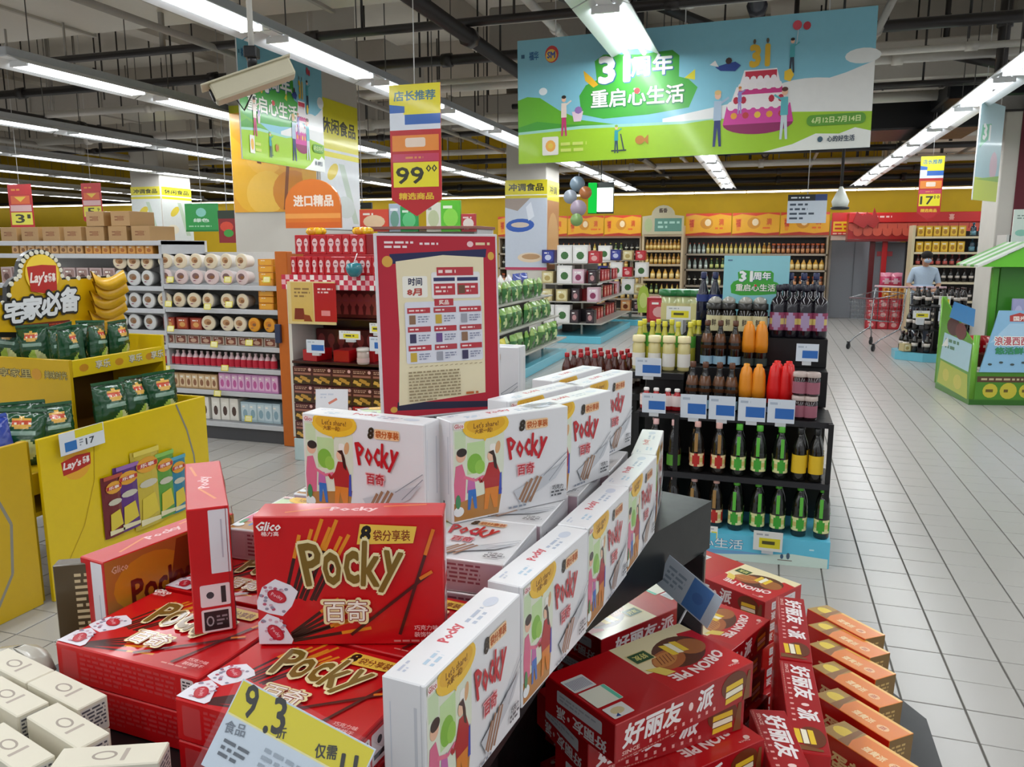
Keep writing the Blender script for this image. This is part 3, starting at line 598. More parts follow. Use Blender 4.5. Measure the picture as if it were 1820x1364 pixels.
# ---------------------------------------------------------------- chocolate pie boxes
KW, KD, KH = .295, .160, .0605
def cookie(c, x, y, s, rot=0.):
    c.ell(x, y, .036*s, .024*s, '6A3218', 20, rot); c.ell(x, y+.004*s, .030*s, .017*s, '8A4A22', 18, rot)
def stripes(c, x, y, s, v=False):
    for k, col in enumerate(('E8C232', 'F2EBD2', 'E8C232')):
        if v: c.poly([(x+k*.012*s, y), (x+k*.012*s+.011*s, y-.003*s), (x+k*.012*s+.012*s, y+.030*s), (x+k*.012*s, y+.034*s)], col)
        else: c.poly([(x, y+k*.012*s), (x+.045*s, y+k*.012*s+.003*s), (x+.044*s, y+k*.012*s+.013*s), (x+.001*s, y+k*.012*s+.010*s)], col)
def pie_top(c):
    c.rect(.13, .001, KW-.001, KD-.001, 'E8DAB0'); c.poly([(.13, .07), (.13, .001), (KW-.001, .001), (KW-.001, .13), (.262, .135), (.245, .10), (.19, .062)], 'BE0A14')
    c.ell(.222, .092, .056, .040, '5A2A14', 24, .3); c.ell(.190, .083, .036, .024, 'A85A26', 20, .3); c.ell(.185, .086, .028, .016, 'C07A3A', 18, .3); c.ell(.250, .093, .028, .024, 'A2602C', 16)
    stripes(c, .205, .088, 1.0, True); c.lines([(.168+.007*k, .076, .176+.007*k, .097) for k in range(5)], .0016, '7E3A18')
    c.rrect(.135, .098, .178, .128, .002, 'D9C58A'); c.rrect(.138, .100, .176, .126, .002, '1E4A22'); c.text('好友', .157, .113, .026, .015, 'D8D07A', .03, rot=PI, res=1); c.poly([(.135, .08), (.16, .074), (.172, .05), (.150, .05)], 'E3C85A')
    wp = lambda x, y: (x, y-2.2*x*x)
    c.text('ORION PIE', .215, .038, .125, .021, 'F2DEDA', .04, rot=PI+.12, warp=wp); c.ell(.272, .018, .006, .005, 'E8C0B8', 10); c.text('Since', .262, .012, .022, .006, 'E6AFAA', .02, rot=PI, res=1)
    c.rrect(.004, .092, .046, .128, .002, 'D8D6D4'); c.lines([(.008+.0028*k, .097, .008+.0028*k, .122) for k in range(13)], .0013, '6E7690'); c.rrect(.006, .044, .056, .088, .002, 'E3E2D2'); c.rect(.048, .045, .055, .087, '5FC0A4'); c.rrect(.008, .010, .046, .038, .002, 'E4DFDC'); c.ell(.026, .025, .012, .008, 'D6C49A', 12); c.poly([(.014, .014), (.022, .020), (.022, .012)], '2A4A8A')
def pie_front(c):
    c.rect(.001, .001, KW-.001, KH-.001, 'A30E18'); c.text('好丽友', .075, .036, .118, .036, 'EDE6E6', .035, skew=.18); c.ell(.152, .034, .005, .007, 'F0CFCB', 10); c.text('派', .184, .036, .036, .036, 'EDE6E6', .035, skew=.18)
    c.text('SINCE', .030, .0115, .034, .0065, 'E8B0A8', .03, res=1); c.lines([(.066+.017*k, .0115, .071+.017*k, .0115) for k in range(9)], .006, 'E8A9A4'); c.scribble(.006, .002, .23, .006, 1, 'C77A70', 4)
    c.ell(.250, .036, .030, .022, '6A3218', 20); stripes(c, .230, .008, .9); c.poly([(.272, .002), (.288, .002), (.288, .05), (.282, .05)], '7A4A26')
def pie_end(c):                    # KD wide
    c.rrect(.030, .030, .132, .050, .003, 'DAD8DC'); c.scribble(.036, .034, .12, .046, 2, 'B9B6BE', 2); c.text('好丽友', .105, .015, .075, .021, 'EDE4E4', .035, rot=PI, res=2); c.ell(.058, .015, .003, .004, 'E8C8C4', 8); c.text('派', .040, .015, .022, .021, 'EDE4E4', .035, rot=PI)
def pie_back(c):
    c.rect(.001, .001, KW-.001, KH-.001, 'A30E18'); c.text('好丽友·派', .13, .035, .18, .032, 'EDE6E6', .035, res=1); stripes(c, .235, .012, .9)
def make_pie():
    m = MB(); m.box(0, 0, 0, KW, KD, KH, 'B40A14', .0014); r = m.build('pie_box', CARD)
    m = MB(); pie_top(Canvas(m, (0, 0, KH), (1, 0, 0), (0, 1, 0))); m.build('top_print', CARD, r)
    m = MB(); pie_front(Canvas(m)); m.build('front_print', CARD, r)
    m = MB(); pie_end(Canvas(m, (0, KD, 0), (0, -1, 0), (0, 0, 1))); m.build('end_print', CARD, r); m = MB(); pie_end(Canvas(m, (KW, 0, 0), (0, 1, 0), (0, 0, 1))); m.build('end_print', CARD, r)
    m = MB(); pie_back(Canvas(m, (KW, KD, 0), (-1, 0, 0), (0, 0, 1))); m.build('back_print', CARD, r)
    return tag(r, 'x', 'box')
PIE = Proto(make_pie()); GP = 'red chocolate pie boxes on the lower shelf'
LS = .3405; S = KH+.0006
HIDP = 'red chocolate pie box lying hidden inside the heap on the lower shelf'
def pie_stack(x, y, yaw, n, lab, jit=4, seed=1, vis=1):
    rnd = random.Random(seed)
    for k in range(n):
        top = k == n-1; j = 0 if top else rnd.uniform(-jit, jit)
        if n == 10 and k == 8: PIE.put((x-.045, y+.035, LS+k*S), (0, 0, R(yaw-9)), 'red pie box askew directly under the one with barcode stickers', GP); continue
        PIE.put((x+(0 if top else rnd.uniform(-.012, .012)), y+(0 if top else rnd.uniform(-.012, .012)), LS+k*S), (0, 0, R(yaw+j)), lab if top else (lab.replace('topmost ', '')+', lower in its stack' if n-1-k <= vis and len(lab.split()) < 11 else HIDP), GP)
pie_stack(-.168, .985, 53, 10, 'topmost red pie box, nearest, with barcode stickers', 5, 3, 2)
pie_stack(-.247, 1.778, 236, 8, 'dark red pie box in the shade under the table edge', 3, 4)
pie_stack(-.075, 1.50, 66, 7, 'pie box with green label behind the blue price card', 3, 5)
pie_stack(-.215, 2.02, -33, 7, 'pie box at the far end of the red heap', 3, 6)
def pie_up(x, y, zt, yaw, lab): PIE.put((x, y, zt), (R(-90), 0, R(yaw)), lab, GP)
for k, (x, y, zt, yaw, lab) in enumerate([(.056, 1.83, .800, -89, 'pie box standing on edge, far one in the row above the orange boxes'), (.060, 1.532, .798, -87, 'pie box standing on edge, near one in the row above the orange boxes'),
                                          (.008, 1.335, .80, -77, 'pie box standing on edge at the bottom of the frame, beside the nearest one')]):
    pie_up(x, y, zt, yaw, lab)
    n = 5 if k < 2 else 4
    a = R(yaw); 
    for q in range(n): PIE.put((x, y, LS+q*S), (0, 0, R(yaw-.01)), HIDP, GP) if False else None
# what the edge-standing boxes stand on: two further layers, also on edge
for x, y, yaw in ((.056, 1.83, -89), (.060, 1.532, -87), (.008, 1.335, -77)):
    for q in (1, 2):
        z = .8-q*(KD+.001)+.0
        if z-KD > LS-.02: pie_up(x, y, z-(.0 if q == 1 else 0), yaw, HIDP)
# blue price card over the pies
o, w, h = sheet('price_card', atd(1190, 987, 1.44), atd(1285, 1066, 1.35), atd(1179, 1049, 1.44), .0012, 'B9C6D4')
m = MB(); c = Canvas(m); c.rect(w*.50, .002, w*.86, h-.002, '2F6FB8'); c.scribble(w*.08, h*.2, w*.42, h*.8, 4, '8494A6', 2); c.ell(w*.68, h*.5, .012, .010, '2560A8', 12); m.build('price_print', PAPER, o)
m = MB(); m.box(-.003, -.0018, -.02, w+.004, -.0012, h+.003, 'E4ECF2'); m.build('clear_sleeve', ACRYLIC, o); m = MB(); m.tube([(w*.6, .003, .0), (w*.6, .003, -.10)], .002, 'D0D2D6', 5); m.build('stem', PLASTIC, o)
tag(o, 'pale price card with a blue square leaning over the red pie boxes', 'price card')
# ---------------------------------------------------------------- orange boxes
OW, OD, OH = .205, .080, .205
def make_orange():
    m = MB(); m.box(0, 0, 0, OW, OD, OH, 'E07C12', .0013); r = m.build('orange_box', CARD)
    m = MB(); c = Canvas(m, (0, 0, OH), (1, 0, 0), (0, 1, 0)); c.rect(.001, .001, .06, OD-.001, 'A8853A'); c.ell(.03, .04, .024, .018, 'E2C83A', 14); c.poly([(.045, .001), (.072, .001), (.06, .03), (.052, OD-.001), (.04, OD-.001)], '8A5A1C')
    c.rect(.06, OD-.010, OW-.001, OD-.001, 'EBB85A'); c.text('蛋黄派', .115, .030, .052, .022, 'F4D7A4', .03, rot=.0, res=1); c.ell(.165, .03, .014, .012, 'EFC08A', 12); c.text('派', .165, .03, .015, .015, 'B8481A', .03, res=1); m.build('top_print', CARD, r)
    m = MB(); c = Canvas(m); c.rect(.001, .001, OW-.001, OH-.001, 'B5160F'); c.rect(.001, .001, OW-.001, .06, '7A4A1A'); c.ell(.1, .09, .05, .04, 'D8A436'); c.text('蛋黄派', .1, .155, .13, .045, 'F0D8A0', .03, res=1); m.build('front_print', CARD, r)
    m = MB(); c = Canvas(m, (OW, 0, 0), (0, 1, 0), (0, 0, 1)); c.rect(.001, .001, OD-.001, OH-.001, '7A5A1C'); c.ell(.033, .09, .022, .045, 'D9D2C4', 14); c.scribble(.01, .15, .055, .19, 4, 'C9A860', 3); m.build('end_print', CARD, r)
    m = MB(); c = Canvas(m, (0, OD, 0), (0, -1, 0), (0, 0, 1)); c.rect(.001, .001, OD-.001, OH-.001, 'A8853A'); c.ell(.033, .12, .022, .04, 'E2C83A', 14); m.build('side_print', CARD, r)
    return tag(r, 'x', 'box')
ORG = Proto(make_orange()); GO = 'orange pie boxes in a row beside the red ones'
for k, (x, y) in enumerate([(.149, 2.323), (.146, 2.215), (.143, 2.10), (.144, 1.982), (.145, 1.848), (.150, 1.705)]):
    ORG.put((x, y, LS+.0085), (R(-4), 0, R(-45+(k % 3-1)*1.5)), f'orange pie box standing in the aisle-side row, {nth(k+1)} from the far end', GO)
# ================================================================ bottle island in the middle
def bottle(name, h, r, body, cap, label=None, lab2=None, neck=.30, seg=14, lz=(.12, .38), style='sauce', small=False):
    """lathe bottle: body, cap and label are separate meshes; small ones are one mesh"""
    nr = r*.36
    if style == 'square': prof = [(r*.92, 0), (r, h*.03), (r, h*.62), (r*.8, h*.72), (nr, h*.78), (nr, h*.9)]
    elif style == 'jar': prof = [(r*.9, 0), (r, h*.04), (r, h*.74), (r*.82, h*.80), (r*.80, h*.83)]; nr = r*.84
    elif style == 'slim': prof = [(r*.9, 0), (r, h*.03), (r, h*.5), (r*.86, h*.58), (r*.5, h*.74), (nr, h*.84), (nr, h*.9)]
    else: prof = [(r*.9, 0), (r, h*.025), (r, h*.46), (r*.93, h*.5), (r*.96, h*.55), (r*.82, h*.66), (r*.5, h*.78), (nr, h*.84), (nr, h*.9)]
    capz = prof[-1][1]
    if small:
        m = MB(); pr = [(a, b, body) for a, b in prof]
        if label:
            m.lathe(pr, seg, body); m.lathe([(nr*1.25, capz), (nr*1.25, h), (0, h)], seg, cap); m.lathe([(r*1.012, h*lz[0], label), (r*1.012, h*lz[1], label)], seg, label)
        else: m.lathe(pr, seg, body); m.lathe([(nr*1.25, capz), (nr*1.25, h), (0, h)], seg, cap)
        return m.build(name, BOTTLE)
    m = MB(); m.lathe(prof, seg, body); o = m.build(name, BOTTLE)
    m = MB(); m.lathe([(nr*1.22, capz-.004), (nr*1.25, capz), (nr*1.22, h-.003), (nr*1.05, h), (0, h)], seg, cap); m.build('cap', PLASTIC, o)
    if label:
        m = MB(); a, b = lz; n = 4
        sg, rw = 24, 6; vs = []; fs = []; cs = []
        for j in range(rw+1):
            for i in range(sg): t = 2*PI*i/sg; vs.append((r*1.015*math.cos(t), r*1.015*math.sin(t), h*(a+(b-a)*j/rw)))
        for j in range(rw):
            for i in range(sg):
                u, v = abs((i % 6)+.5-3)/3, abs(j+.5-rw/2)/(rw/2)
                fs.append((j*sg+i, j*sg+(i+1) % sg, (j+1)*sg+(i+1) % sg, (j+1)*sg+i)); cs.append(label if not lab2 else ('C9B46A' if u+v < .55 else lab2 if v > u+.08 else label))
        m.add(vs, fs, cs, True)
        m.build('label', PAPER, o)
    return o
def btag(o, cat='bottle'): return tag(o, 'x', cat)
IY = 4.05
isl = empty('bottle_island', (0, 0, 0)); tag(isl, 'black stepped island stand on a pale blue base, full of sauce bottles', 'display stand')
IX0, IX1 = -.66, .365
m = MB(); m.slab([(IX0, IY-.05), (IX1, IY+.015), (IX1+.02, 5.3), (IX0, 5.3)], .0005, .14, '5CBBD8'); base = m.build('plinth', CARD, isl)
m = MB(); c = Canvas(m, (IX0, IY-.05, 0), Vector((IX1-IX0, .065, 0)).normalized(), (0, 0, 1), .00008)
c.poly([(.0, .0), (1.02, .0), (1.02, .05), (.85, .062), (.7, .045), (.5, .03), (.0, .02)], 'C9DCD2'); c.poly([(0, .02), (.5, .032), (.72, .047), (.6, .055), (.3, .05), (0, .045)], '6C9CC8')
c.text('心生活', .50, .088, .22, .055, '3A6FA0', .05, res=1); c.text('心生活', .50, .088, .215, .052, 'D9E6EA', .01, res=1); c.ell(.80, .045, .008, .014, '3A5A78', 8); c.ell(.83, .05, .009, .018, '40566A', 8); c.lines([(.78, .026, .85, .026)], .004, '6A5A50'); c.scribble(.93, .085, .98, .1, 1, 'BFE4EC', 3)
m.build('base_print', CARD, isl)
for z, y0, y1, x0 in ((.43, IY+.05, 4.42, IX0+.02), (.735, IY+.10, 4.5, IX0+.02)):
    m = MB(); m.box(x0, y0, z-.014, IX1-.02, y1, z-.0005, '121214', .002); m.box(x0, y0-.004, z-.03, IX1-.02, y0, z-.0005, '26262A'); m.build('shelf', METAL, isl)
for bx in ((IX0+.02, 4.425, .141, IX1-.03, 5.2, .415), (IX0+.02, 4.505, .4305, IX1-.03, 5.2, .72), (IX0+.24, 4.55, .7355, IX1-.03, 5.2, .93), (IX0+.24, 4.72, .9305, IX1-.03, 5.2, 1.09)):
    m = MB(); m.box(*bx, '0E0E10', .002); m.build('step', METAL, isl)
for x in (IX0+.03, -.42, IX1-.03):
    m = MB(); m.box(x-.012, IY+.06, .1405, x+.012, IY+.075, .735, '1A1A1C'); m.build('upright', METAL, isl)
m = MB(); m.box(IX0-.08, 4.46, .86, -.425, 4.95, .8995, '18181A', .002); m.box(IX0+.02, 4.5, .7201, -.43, 5.2, .859, '0E0E10'); m.build('side_shelf', METAL, isl)
BG = 'sauce bottles on the island stand'
GREENB = Proto(btag(bottle('sauce_bottle', .30, .042, '10140F', '4FA62E', '3C9A2C', 'D9D69A')))
GOLDB = Proto(btag(bottle('sauce_bottle', .30, .042, '17100C', 'D9A9A0', 'B0221A', 'E2C79A')))
PINKB = Proto(btag(bottle('sauce_bottle', .30, .040, '130F10', 'E3B6B4', '4E8A2A', None, lz=(.1, .32))))
TAGB = Proto(btag(bottle('sauce_bottle', .30, .040, '14110C', '1A1A1A', 'D9B21E', None, lz=(.15, .5))))
# neck tags on the green ones
for P, col in ((GREENB, '58B03A'), (GOLDB, '9A7440')):
    m = MB(); m.box(-.0095, -.047, .125, .0095, -.044, .235, col, .001); m.build('neck_tag', PAPER, P.o)
def brow(P, pxs, ypx, Y, z, desc, group=BG, rot=0, jit=.004, scale=None):
    for k, px in enumerate(pxs):
        x = atY(px, ypx, Y).x
        P.put((x+random.uniform(-jit, jit), Y+random.uniform(-jit, jit), z), (0, 0, R(rot)+random.uniform(-.25, .25)), desc.replace('#', nth(k+1)), group, scale=scale)
for Y, tag_ in ((4.13, 'front row'), (4.235, 'back row')):
    f = Y == 4.13
    brow(GREENB, [1308, 1345, 1383, 1421, 1461], 910, Y, .1405, f'green-capped sauce bottle, # from left among the green ones, {tag_} of bottom tier', scale=.9)
    brow(GOLDB, [1233, 1271], 910, Y, .1405, f'red-labelled sauce bottle, # from left, {tag_} of bottom tier', scale=.9)
    brow(PINKB, [1195, 1158], 910, Y, .1405, f'pink-capped dark bottle, # left of the red-labelled ones, {tag_} of bottom tier', scale=.9)
    brow(GREENB, [1312, 1348, 1386], 815, Y+.02, .4305, f'green-capped sauce bottle, # from left among the green ones, {tag_} of second tier', scale=.9)
    brow(GOLDB, [1237, 1276], 815, Y+.02, .4305, f'red-labelled sauce bottle, # from left, {tag_} of second tier', scale=.9)
    brow(PINKB, [1198, 1164], 815, Y+.02, .4305, f'pink-capped dark bottle, # left of the red-labelled ones, {tag_} of second tier', scale=.9)
    brow(TAGB, [1422, 1452], 815, Y+.02, .4305, f'dark bottle with yellow tag, # beside the green ones, {tag_} of second tier', scale=.9)
# third tier: tall dark bottles with pale blue, orange and red sleeves
BLUEB = Proto(btag(bottle('sauce_bottle', .26, .036, '120D0B', '5A3420', '8FB2C6', None, lz=(.04, .22), style='slim')))
m = MB(); m.lathe([(.0375, .10), (.034, .145), (.024, .185)], 14, '5E3A22'); m.build('sleeve', PLASTIC, BLUEB.o)
ORAB = Proto(btag(bottle('sauce_bottle', .26, .036, '150E0A', 'E89A2A', '2A3430', None, lz=(.04, .2), style='slim')))
m = MB(); m.lathe([(.0365, .085), (.0375, .13), (.034, .20), (.026, .235), (.0, .262)], 14, 'E08A1E'); m.build('sleeve', PLASTIC, ORAB.o)
REDB = Proto(btag(bottle('sauce_bottle', .27, .038, '1A0C0C', 'E0201A', '6A78A0', None, lz=(.03, .14), style='slim')))
m = MB(); m.lathe([(.0395, .06), (.04, .14), (.034, .20), (.026, .25), (.0, .272)], 14, 'D81414'); m.build('sleeve', PLASTIC, REDB.o)
brow(BLUEB, [1231, 1253, 1277, 1301], 690, 4.30, .7355, 'dark bottle with pale blue label, # from left, lower row of third tier')
brow(ORAB, [1326, 1349], 690, 4.30, .7355, 'dark bottle in orange sleeve, # from left, lower row of third tier')
brow(REDB, [1376, 1398], 690, 4.30, .7355, 'bottle in bright red sleeve, # from left, lower row of third tier')
brow(BLUEB, [1258, 1281, 1306], 610, 4.64, .9305, 'dark bottle with pale blue label, # from left, upper row of third tier')
brow(ORAB, [1331, 1353], 610, 4.64, .9305, 'dark bottle in orange sleeve, # from left, upper row of third tier')
brow(REDB, [1381, 1402], 660, 4.39, .7355, 'bottle in bright red sleeve, # from left, second row of third tier')
JARB = Proto(btag(bottle('sauce_jar', .19, .047, '17120E', '2B2A28', 'CFC79C', None, lz=(.15, .62), style='jar'), 'jar'))
m = MB(); rr = random.Random(2); m.ball((0, 0, .198), .043, .043, .028, '9A9890', 9, 5); m.v = [(x*rr.uniform(.8, 1.2), y*rr.uniform(.8, 1.2), z+rr.uniform(-.006, .006)) for x, y, z in m.v]; m.build('wrapped_top', FILM, JARB.o)
m = MB(); c = Canvas(m, (-.02, -.0478, .045), (1, 0, 0), (0, 0, 1)); c.text('鲜', .02, .033, .026, .04, '3A2E20', .02, res=1); m.build('label_mark', PAPER, JARB.o)
brow(JARB, [1269, 1293, 1324, 1349], 575, 4.80, 1.0905, 'dark jar with cream label and wrapped top, # from left on the top step', 'dark jars on top of the island stand', 0, .002)
for k in (0,):
    pass
PURB = Proto(btag(bottle('vinegar_bottle', .30, .045, '15101A', '1C1A2A', 'A58FB0', '8E3A5A', lz=(.14, .48), style='square')))
brow(PURB, [1381, 1405, 1430, 1454], 590, 4.80, 1.0905, 'dark bottle with lilac label, # from left on the top step', 'lilac label bottles on the island stand')
brow(PURB, [1392, 1417, 1441], 590, 4.91, 1.0905, 'dark bottle with lilac label, # in the second row of the top step', 'lilac label bottles on the island stand')
NAVB = Proto(btag(bottle('dark_bottle', .36, .04, '11142A', '1B2350', '2A3A7A', None, lz=(.5, .62))))
brow(NAVB, [1248, 1270, 1292, 1314, 1336, 1358, 1380, 1402, 1424, 1446], 560, 5.06, 1.0905, 'navy-topped bottle, # from left in the hindmost row of the island', 'navy bottles at the back of the island')
# right flank: small jars and dark bottles
SMJ = Proto(btag(bottle('sauce_jar', .12, .036, '2A1016', 'B9A7A0', '9A5A6A', None, lz=(.1, .6), style='jar'), 'jar'))
brow(SMJ, [1424, 1444], 665, 4.22, .7355, 'small dark red jar, # from left under the right price card', 'small jars at the island corner'); brow(SMJ, [1421, 1441], 665, 4.31, .7355, 'small dark red jar, # from left behind the front pair', 'small jars at the island corner')
brow(SMJ, [1424, 1444], 665, 4.22, .8565, 'small dark red jar stacked above, # from left', 'small jars at the island corner')
# left side shelf
YELB = Proto(btag(bottle('juice_bottle', .20, .036, 'C9BC7E', 'E6D9A8', 'E0DCD4', None, lz=(.12, .5), style='jar')))
GRNB = Proto(btag(bottle('juice_bottle', .27, .034, 'B9B33A', 'D9CE3A', '4C9A2E', None, lz=(.45, .7), style='slim')))
brow(YELB, [1136, 1162, 1189, 1216], 620, 4.56, .9, 'pale yellow jar with white label, # from left on the side shelf', 'jars on the side shelf of the island')
brow(GRNB, [1138, 1160, 1182, 1204, 1226], 600, 4.70, .9, 'yellow-green bottle, # from left behind the pale jars', 'yellow-green bottles on the side shelf')
brow(GRNB, [1146, 1170, 1194, 1240, 1232], 600, 4.83, .92 if False else .9, 'yellow-green bottle, # from left in the hindmost side-shelf row', 'yellow-green bottles on the side shelf')
KETB = Proto(btag(bottle('ketchup_bottle', .115, .034, 'A8141C', 'E8E2DE', 'E9D6D2', None, lz=(.2, .7), style='slim')))
brow(KETB, [1150, 1168, 1187, 1204], 690, 4.24, .7355, 'small red bottle with white label, # from left under the pale jars', 'small red bottles on the island')
crate = empty('red_cap_crate', (0, 0, 0)); tag(crate, 'low dark rack beside the island holding red-capped bottles', 'rack')
m = MB(); m.box(-1.22, 4.62, .70, -.68, 5.3, .74, '1B1A1A', .002); m.build('rack_shelf', METAL, crate); m = MB(); m.box(-1.18, 4.7, .0005, -.72, 5.25, .6995, '141414', .002); m.build('rack_body', METAL, crate)
RCB = Proto(btag(bottle('chili_bottle', .22, .034, '4A1A14', 'A81420', 'C9B9A8', None, lz=(.15, .5))))
for j, Y in enumerate((4.70, 4.80, 4.90, 5.0)):
    for k in range(5):
        RCB.put((-1.16+.088*k+.02*j, Y, .7405), (0, 0, 0), f'red-capped bottle, {nth(k+1)} from left in the {nth(j+1)} row of the low rack', 'red-capped bottles beside the island')
bl = MB(); bl.lathe([(.075, 0), (.08, .07), (.07, .075), (.0, .078)], 14, '2A56B0'); o = bl.build('blue_tub', PLASTIC, None, (-.86, 5.14, .7405)); m = MB(); m.lathe([(.083, .06), (.083, .085), (0, .088)], 14, '24489A'); m.build('lid', PLASTIC, o); tag(o, 'small blue lidded tub behind the red-capped bottles', 'tub')
# price cards of the island
GCARDS = 0
def card(name, x0, y0, x1, y1, Y, kind, label, group=None, tilt=0, back=0):
    a = atY(x0, y1, Y); b = atY(x1, y0, Y); w, h = b.x-a.x, b.z-a.z
    m = MB(); m.box(0, 0, 0, w, .0015, h, 'D2D9E4' if kind == 'blue' else 'E2E2DE'); o = m.build('price_card', PAPER, None, (a.x, Y, a.z), (R(tilt), 0, 0))
    m = MB(); c = Canvas(m, eps=.00008)
    if kind == 'blue': c.rect(w*.28, h*.18, w*.97, h*.62, '2B66B4'); c.scribble(w*.08, h*.72, w*.8, h*.92, 1, 'A9B4C4', 3)
    else: c.rect(w*.2, h*.15, w*.92, h*.66, 'DDD02A'); c.scribble(w*.3, h*.25, w*.8, h*.6, 1, '4A4620', 2); c.scribble(w*.1, h*.74, w*.9, h*.92, 1, 'A8AAB0', 3)
    m.build('price_print', PAPER, o); m = MB(); m.box(w*.3, .002, -.09 if back else -.02, w*.7, max(.03, back), .03, 'C9CCD0'); m.build('clip', PLASTIC, o)
    return tag(o, label, 'price card', group)
GC_ = 'blue and white price cards on the island'
for k, (x0, x1) in enumerate([(1209, 1257), (1259, 1308), (1311, 1362), (1363, 1414)]): card('c', x0, 702+k*3, x1, 742+k*3, IY+.092, 'blue', f'blue and white price card, {nth(k+1)} from left on the front shelf edge', GC_, 6)
card('c', 1141, 700, 1184, 733, IY+.09, 'blue', 'blue and white price card left of the front row of cards', GC_, 6)
card('c', 1129, 637, 1176, 668, 4.452, 'blue', 'blue and white price card under the pale yellow jars', GC_, 4)
card('c', 1414, 612, 1456, 642, IY+.095, 'blue', 'blue and white price card at the island corner, above the small jars', GC_, 4)
card('c', 1338, 944, 1392, 977, IY-.03, 'yellow', 'yellow price card in front of the green-labelled bottles', GC_, 14)
card('c', 1261, 937, 1276, 962, IY-.02, 'yellow', 'small yellow price card at the left of the blue base', GC_)
card('c', 1184, 545, 1228, 568, 4.9, 'yellow', 'white and yellow price card above the pale jars', GC_, 0, .2)
# sign board above the island
a = atY(1283, 560, 5.0); b = atY(1405, 455, 5.0); w, h = b.x-a.x, b.z-a.z
m = MB(); m.box(0, 0, 0, w, .008, h, '8ECBD6', .001); sb = m.build('anniversary_sign', CARD, None, (a.x, 4.99, a.z))
def anniversary(c, w, h, cx, cy, s, res=1):
    blob = [(-.5, -.36), (-.3, -.44), (.1, -.42), (.45, -.36), (.52, -.1), (.44, .02), (.36, .06), (.36, .34), (.3, .42), (0, .40), (-.3, .44), (-.38, .36), (-.36, .1), (-.46, .04), (-.52, -.1)]
    c.poly([(cx+x*s, cy+y*s*.62) for x, y in blob], '3FA536')
    c.text('31', cx-.20*s, cy+.135*s, .27*s, .22*s, '1F5E8A', .06, ref=.02, res=res); c.text('31', cx-.205*s, cy+.14*s, .27*s, .22*s, 'F2F4F2', .045, ref=.02, res=res)
    c.text('周年', cx+.13*s, cy+.145*s, .36*s, .17*s, '1F5E8A', .06, ref=.02, res=res); c.text('周年', cx+.125*s, cy+.15*s, .36*s, .17*s, 'F2F4F2', .03, ref=.02, res=res)
    c.text('重启心生活', cx, cy-.105*s, .82*s, .155*s, '1E7A44', .06, ref=.02, res=res); c.text('重启心生活', cx-.003*s, cy-.10*s, .82*s, .155*s, 'F4F2E6', .022, ref=.02, res=res); c.ell(cx+.0*s, cy-.055*s, .026*s, .026*s, 'D83A3A', 12)
m = MB(); c = Canvas(m, eps=.00008); anniversary(c, w, h, w*.5, h*.55, w*.74); c.scribble(w*.06, h*.9, w*.22, h*.95, 1, '5A7E9A', 3); m.build('printed_face', CARD, sb)
m = MB(); m.tube([(w*.5, .012, -.36), (w*.5, .012, h*.8)], .006, 'B9BEC2', 6); m.build('pole', METAL, sb); tag(sb, 'pale blue 31 anniversary sign on the bottle island', 'sign')
m = MB(); m.box(0, 0, 0, .12, .002, .07, 'CFE4EC', .0005); o = m.build('loose_flyer', PAPER, None, (atY(1345, 560, 4.95).x-.05, 4.95, atY(1345, 575, 4.95).z), (R(-15), R(18), R(8))); m = MB(); c = Canvas(m, eps=.00008); c.ell(.07, .035, .03, .018, '5AA8C8', 12); m.build('flyer_print', PAPER, o); tag(o, 'small white flyer hanging below the 31 sign on the island', 'flyer')

# ================================================================ yellow crisps stand
YX = -3.03                                                           # outer side, facing the aisle
YL, YD = 'DDBE08', 'C9A406'
ys = empty('yellow_crisps_stand'); tag(ys, 'big yellow cardboard crisps stand with arched header, at left', 'display stand')
zt = .763; yA, yB = 2.575, 3.67
def panel(name, x0, y0, z0, x1, y1, z1, col=YL): m = MB(); m.box(x0, y0, z0, x1, y1, z1, col, .002); return m.build(name, CARD, ys)
pf = panel('side_panel', YX-.02, yA, .001, YX, yB, zt); m = MB()
c = Canvas(m, (YX, yA, 0), (0, 1, 0), (0, 0, 1), .0001)
c.ell(.19, .605, .082, .075, 'E3A52A', 22); c.poly([(.105, .63), (.19, .645), (.272, .64), (.268, .585), (.19, .57), (.112, .565)], 'B3261E'); c.text('Lay\'s', .165, .604, .10, .045, 'F2E4E0', .04, skew=.2); c.text('乐事', .243, .612, .04, .035, 'F2E4E0', .04, res=1)
c.line([(.86, zt-.005), (.93, .60), (.97, .45), (.985, .25), (.99, .0)], .012, '8A8578'); c.line([(.30, .70), (.28, .5), (.2, .3), (.05, .1)], .004, 'B8940A')
m.build('side_print', CARD, ys)
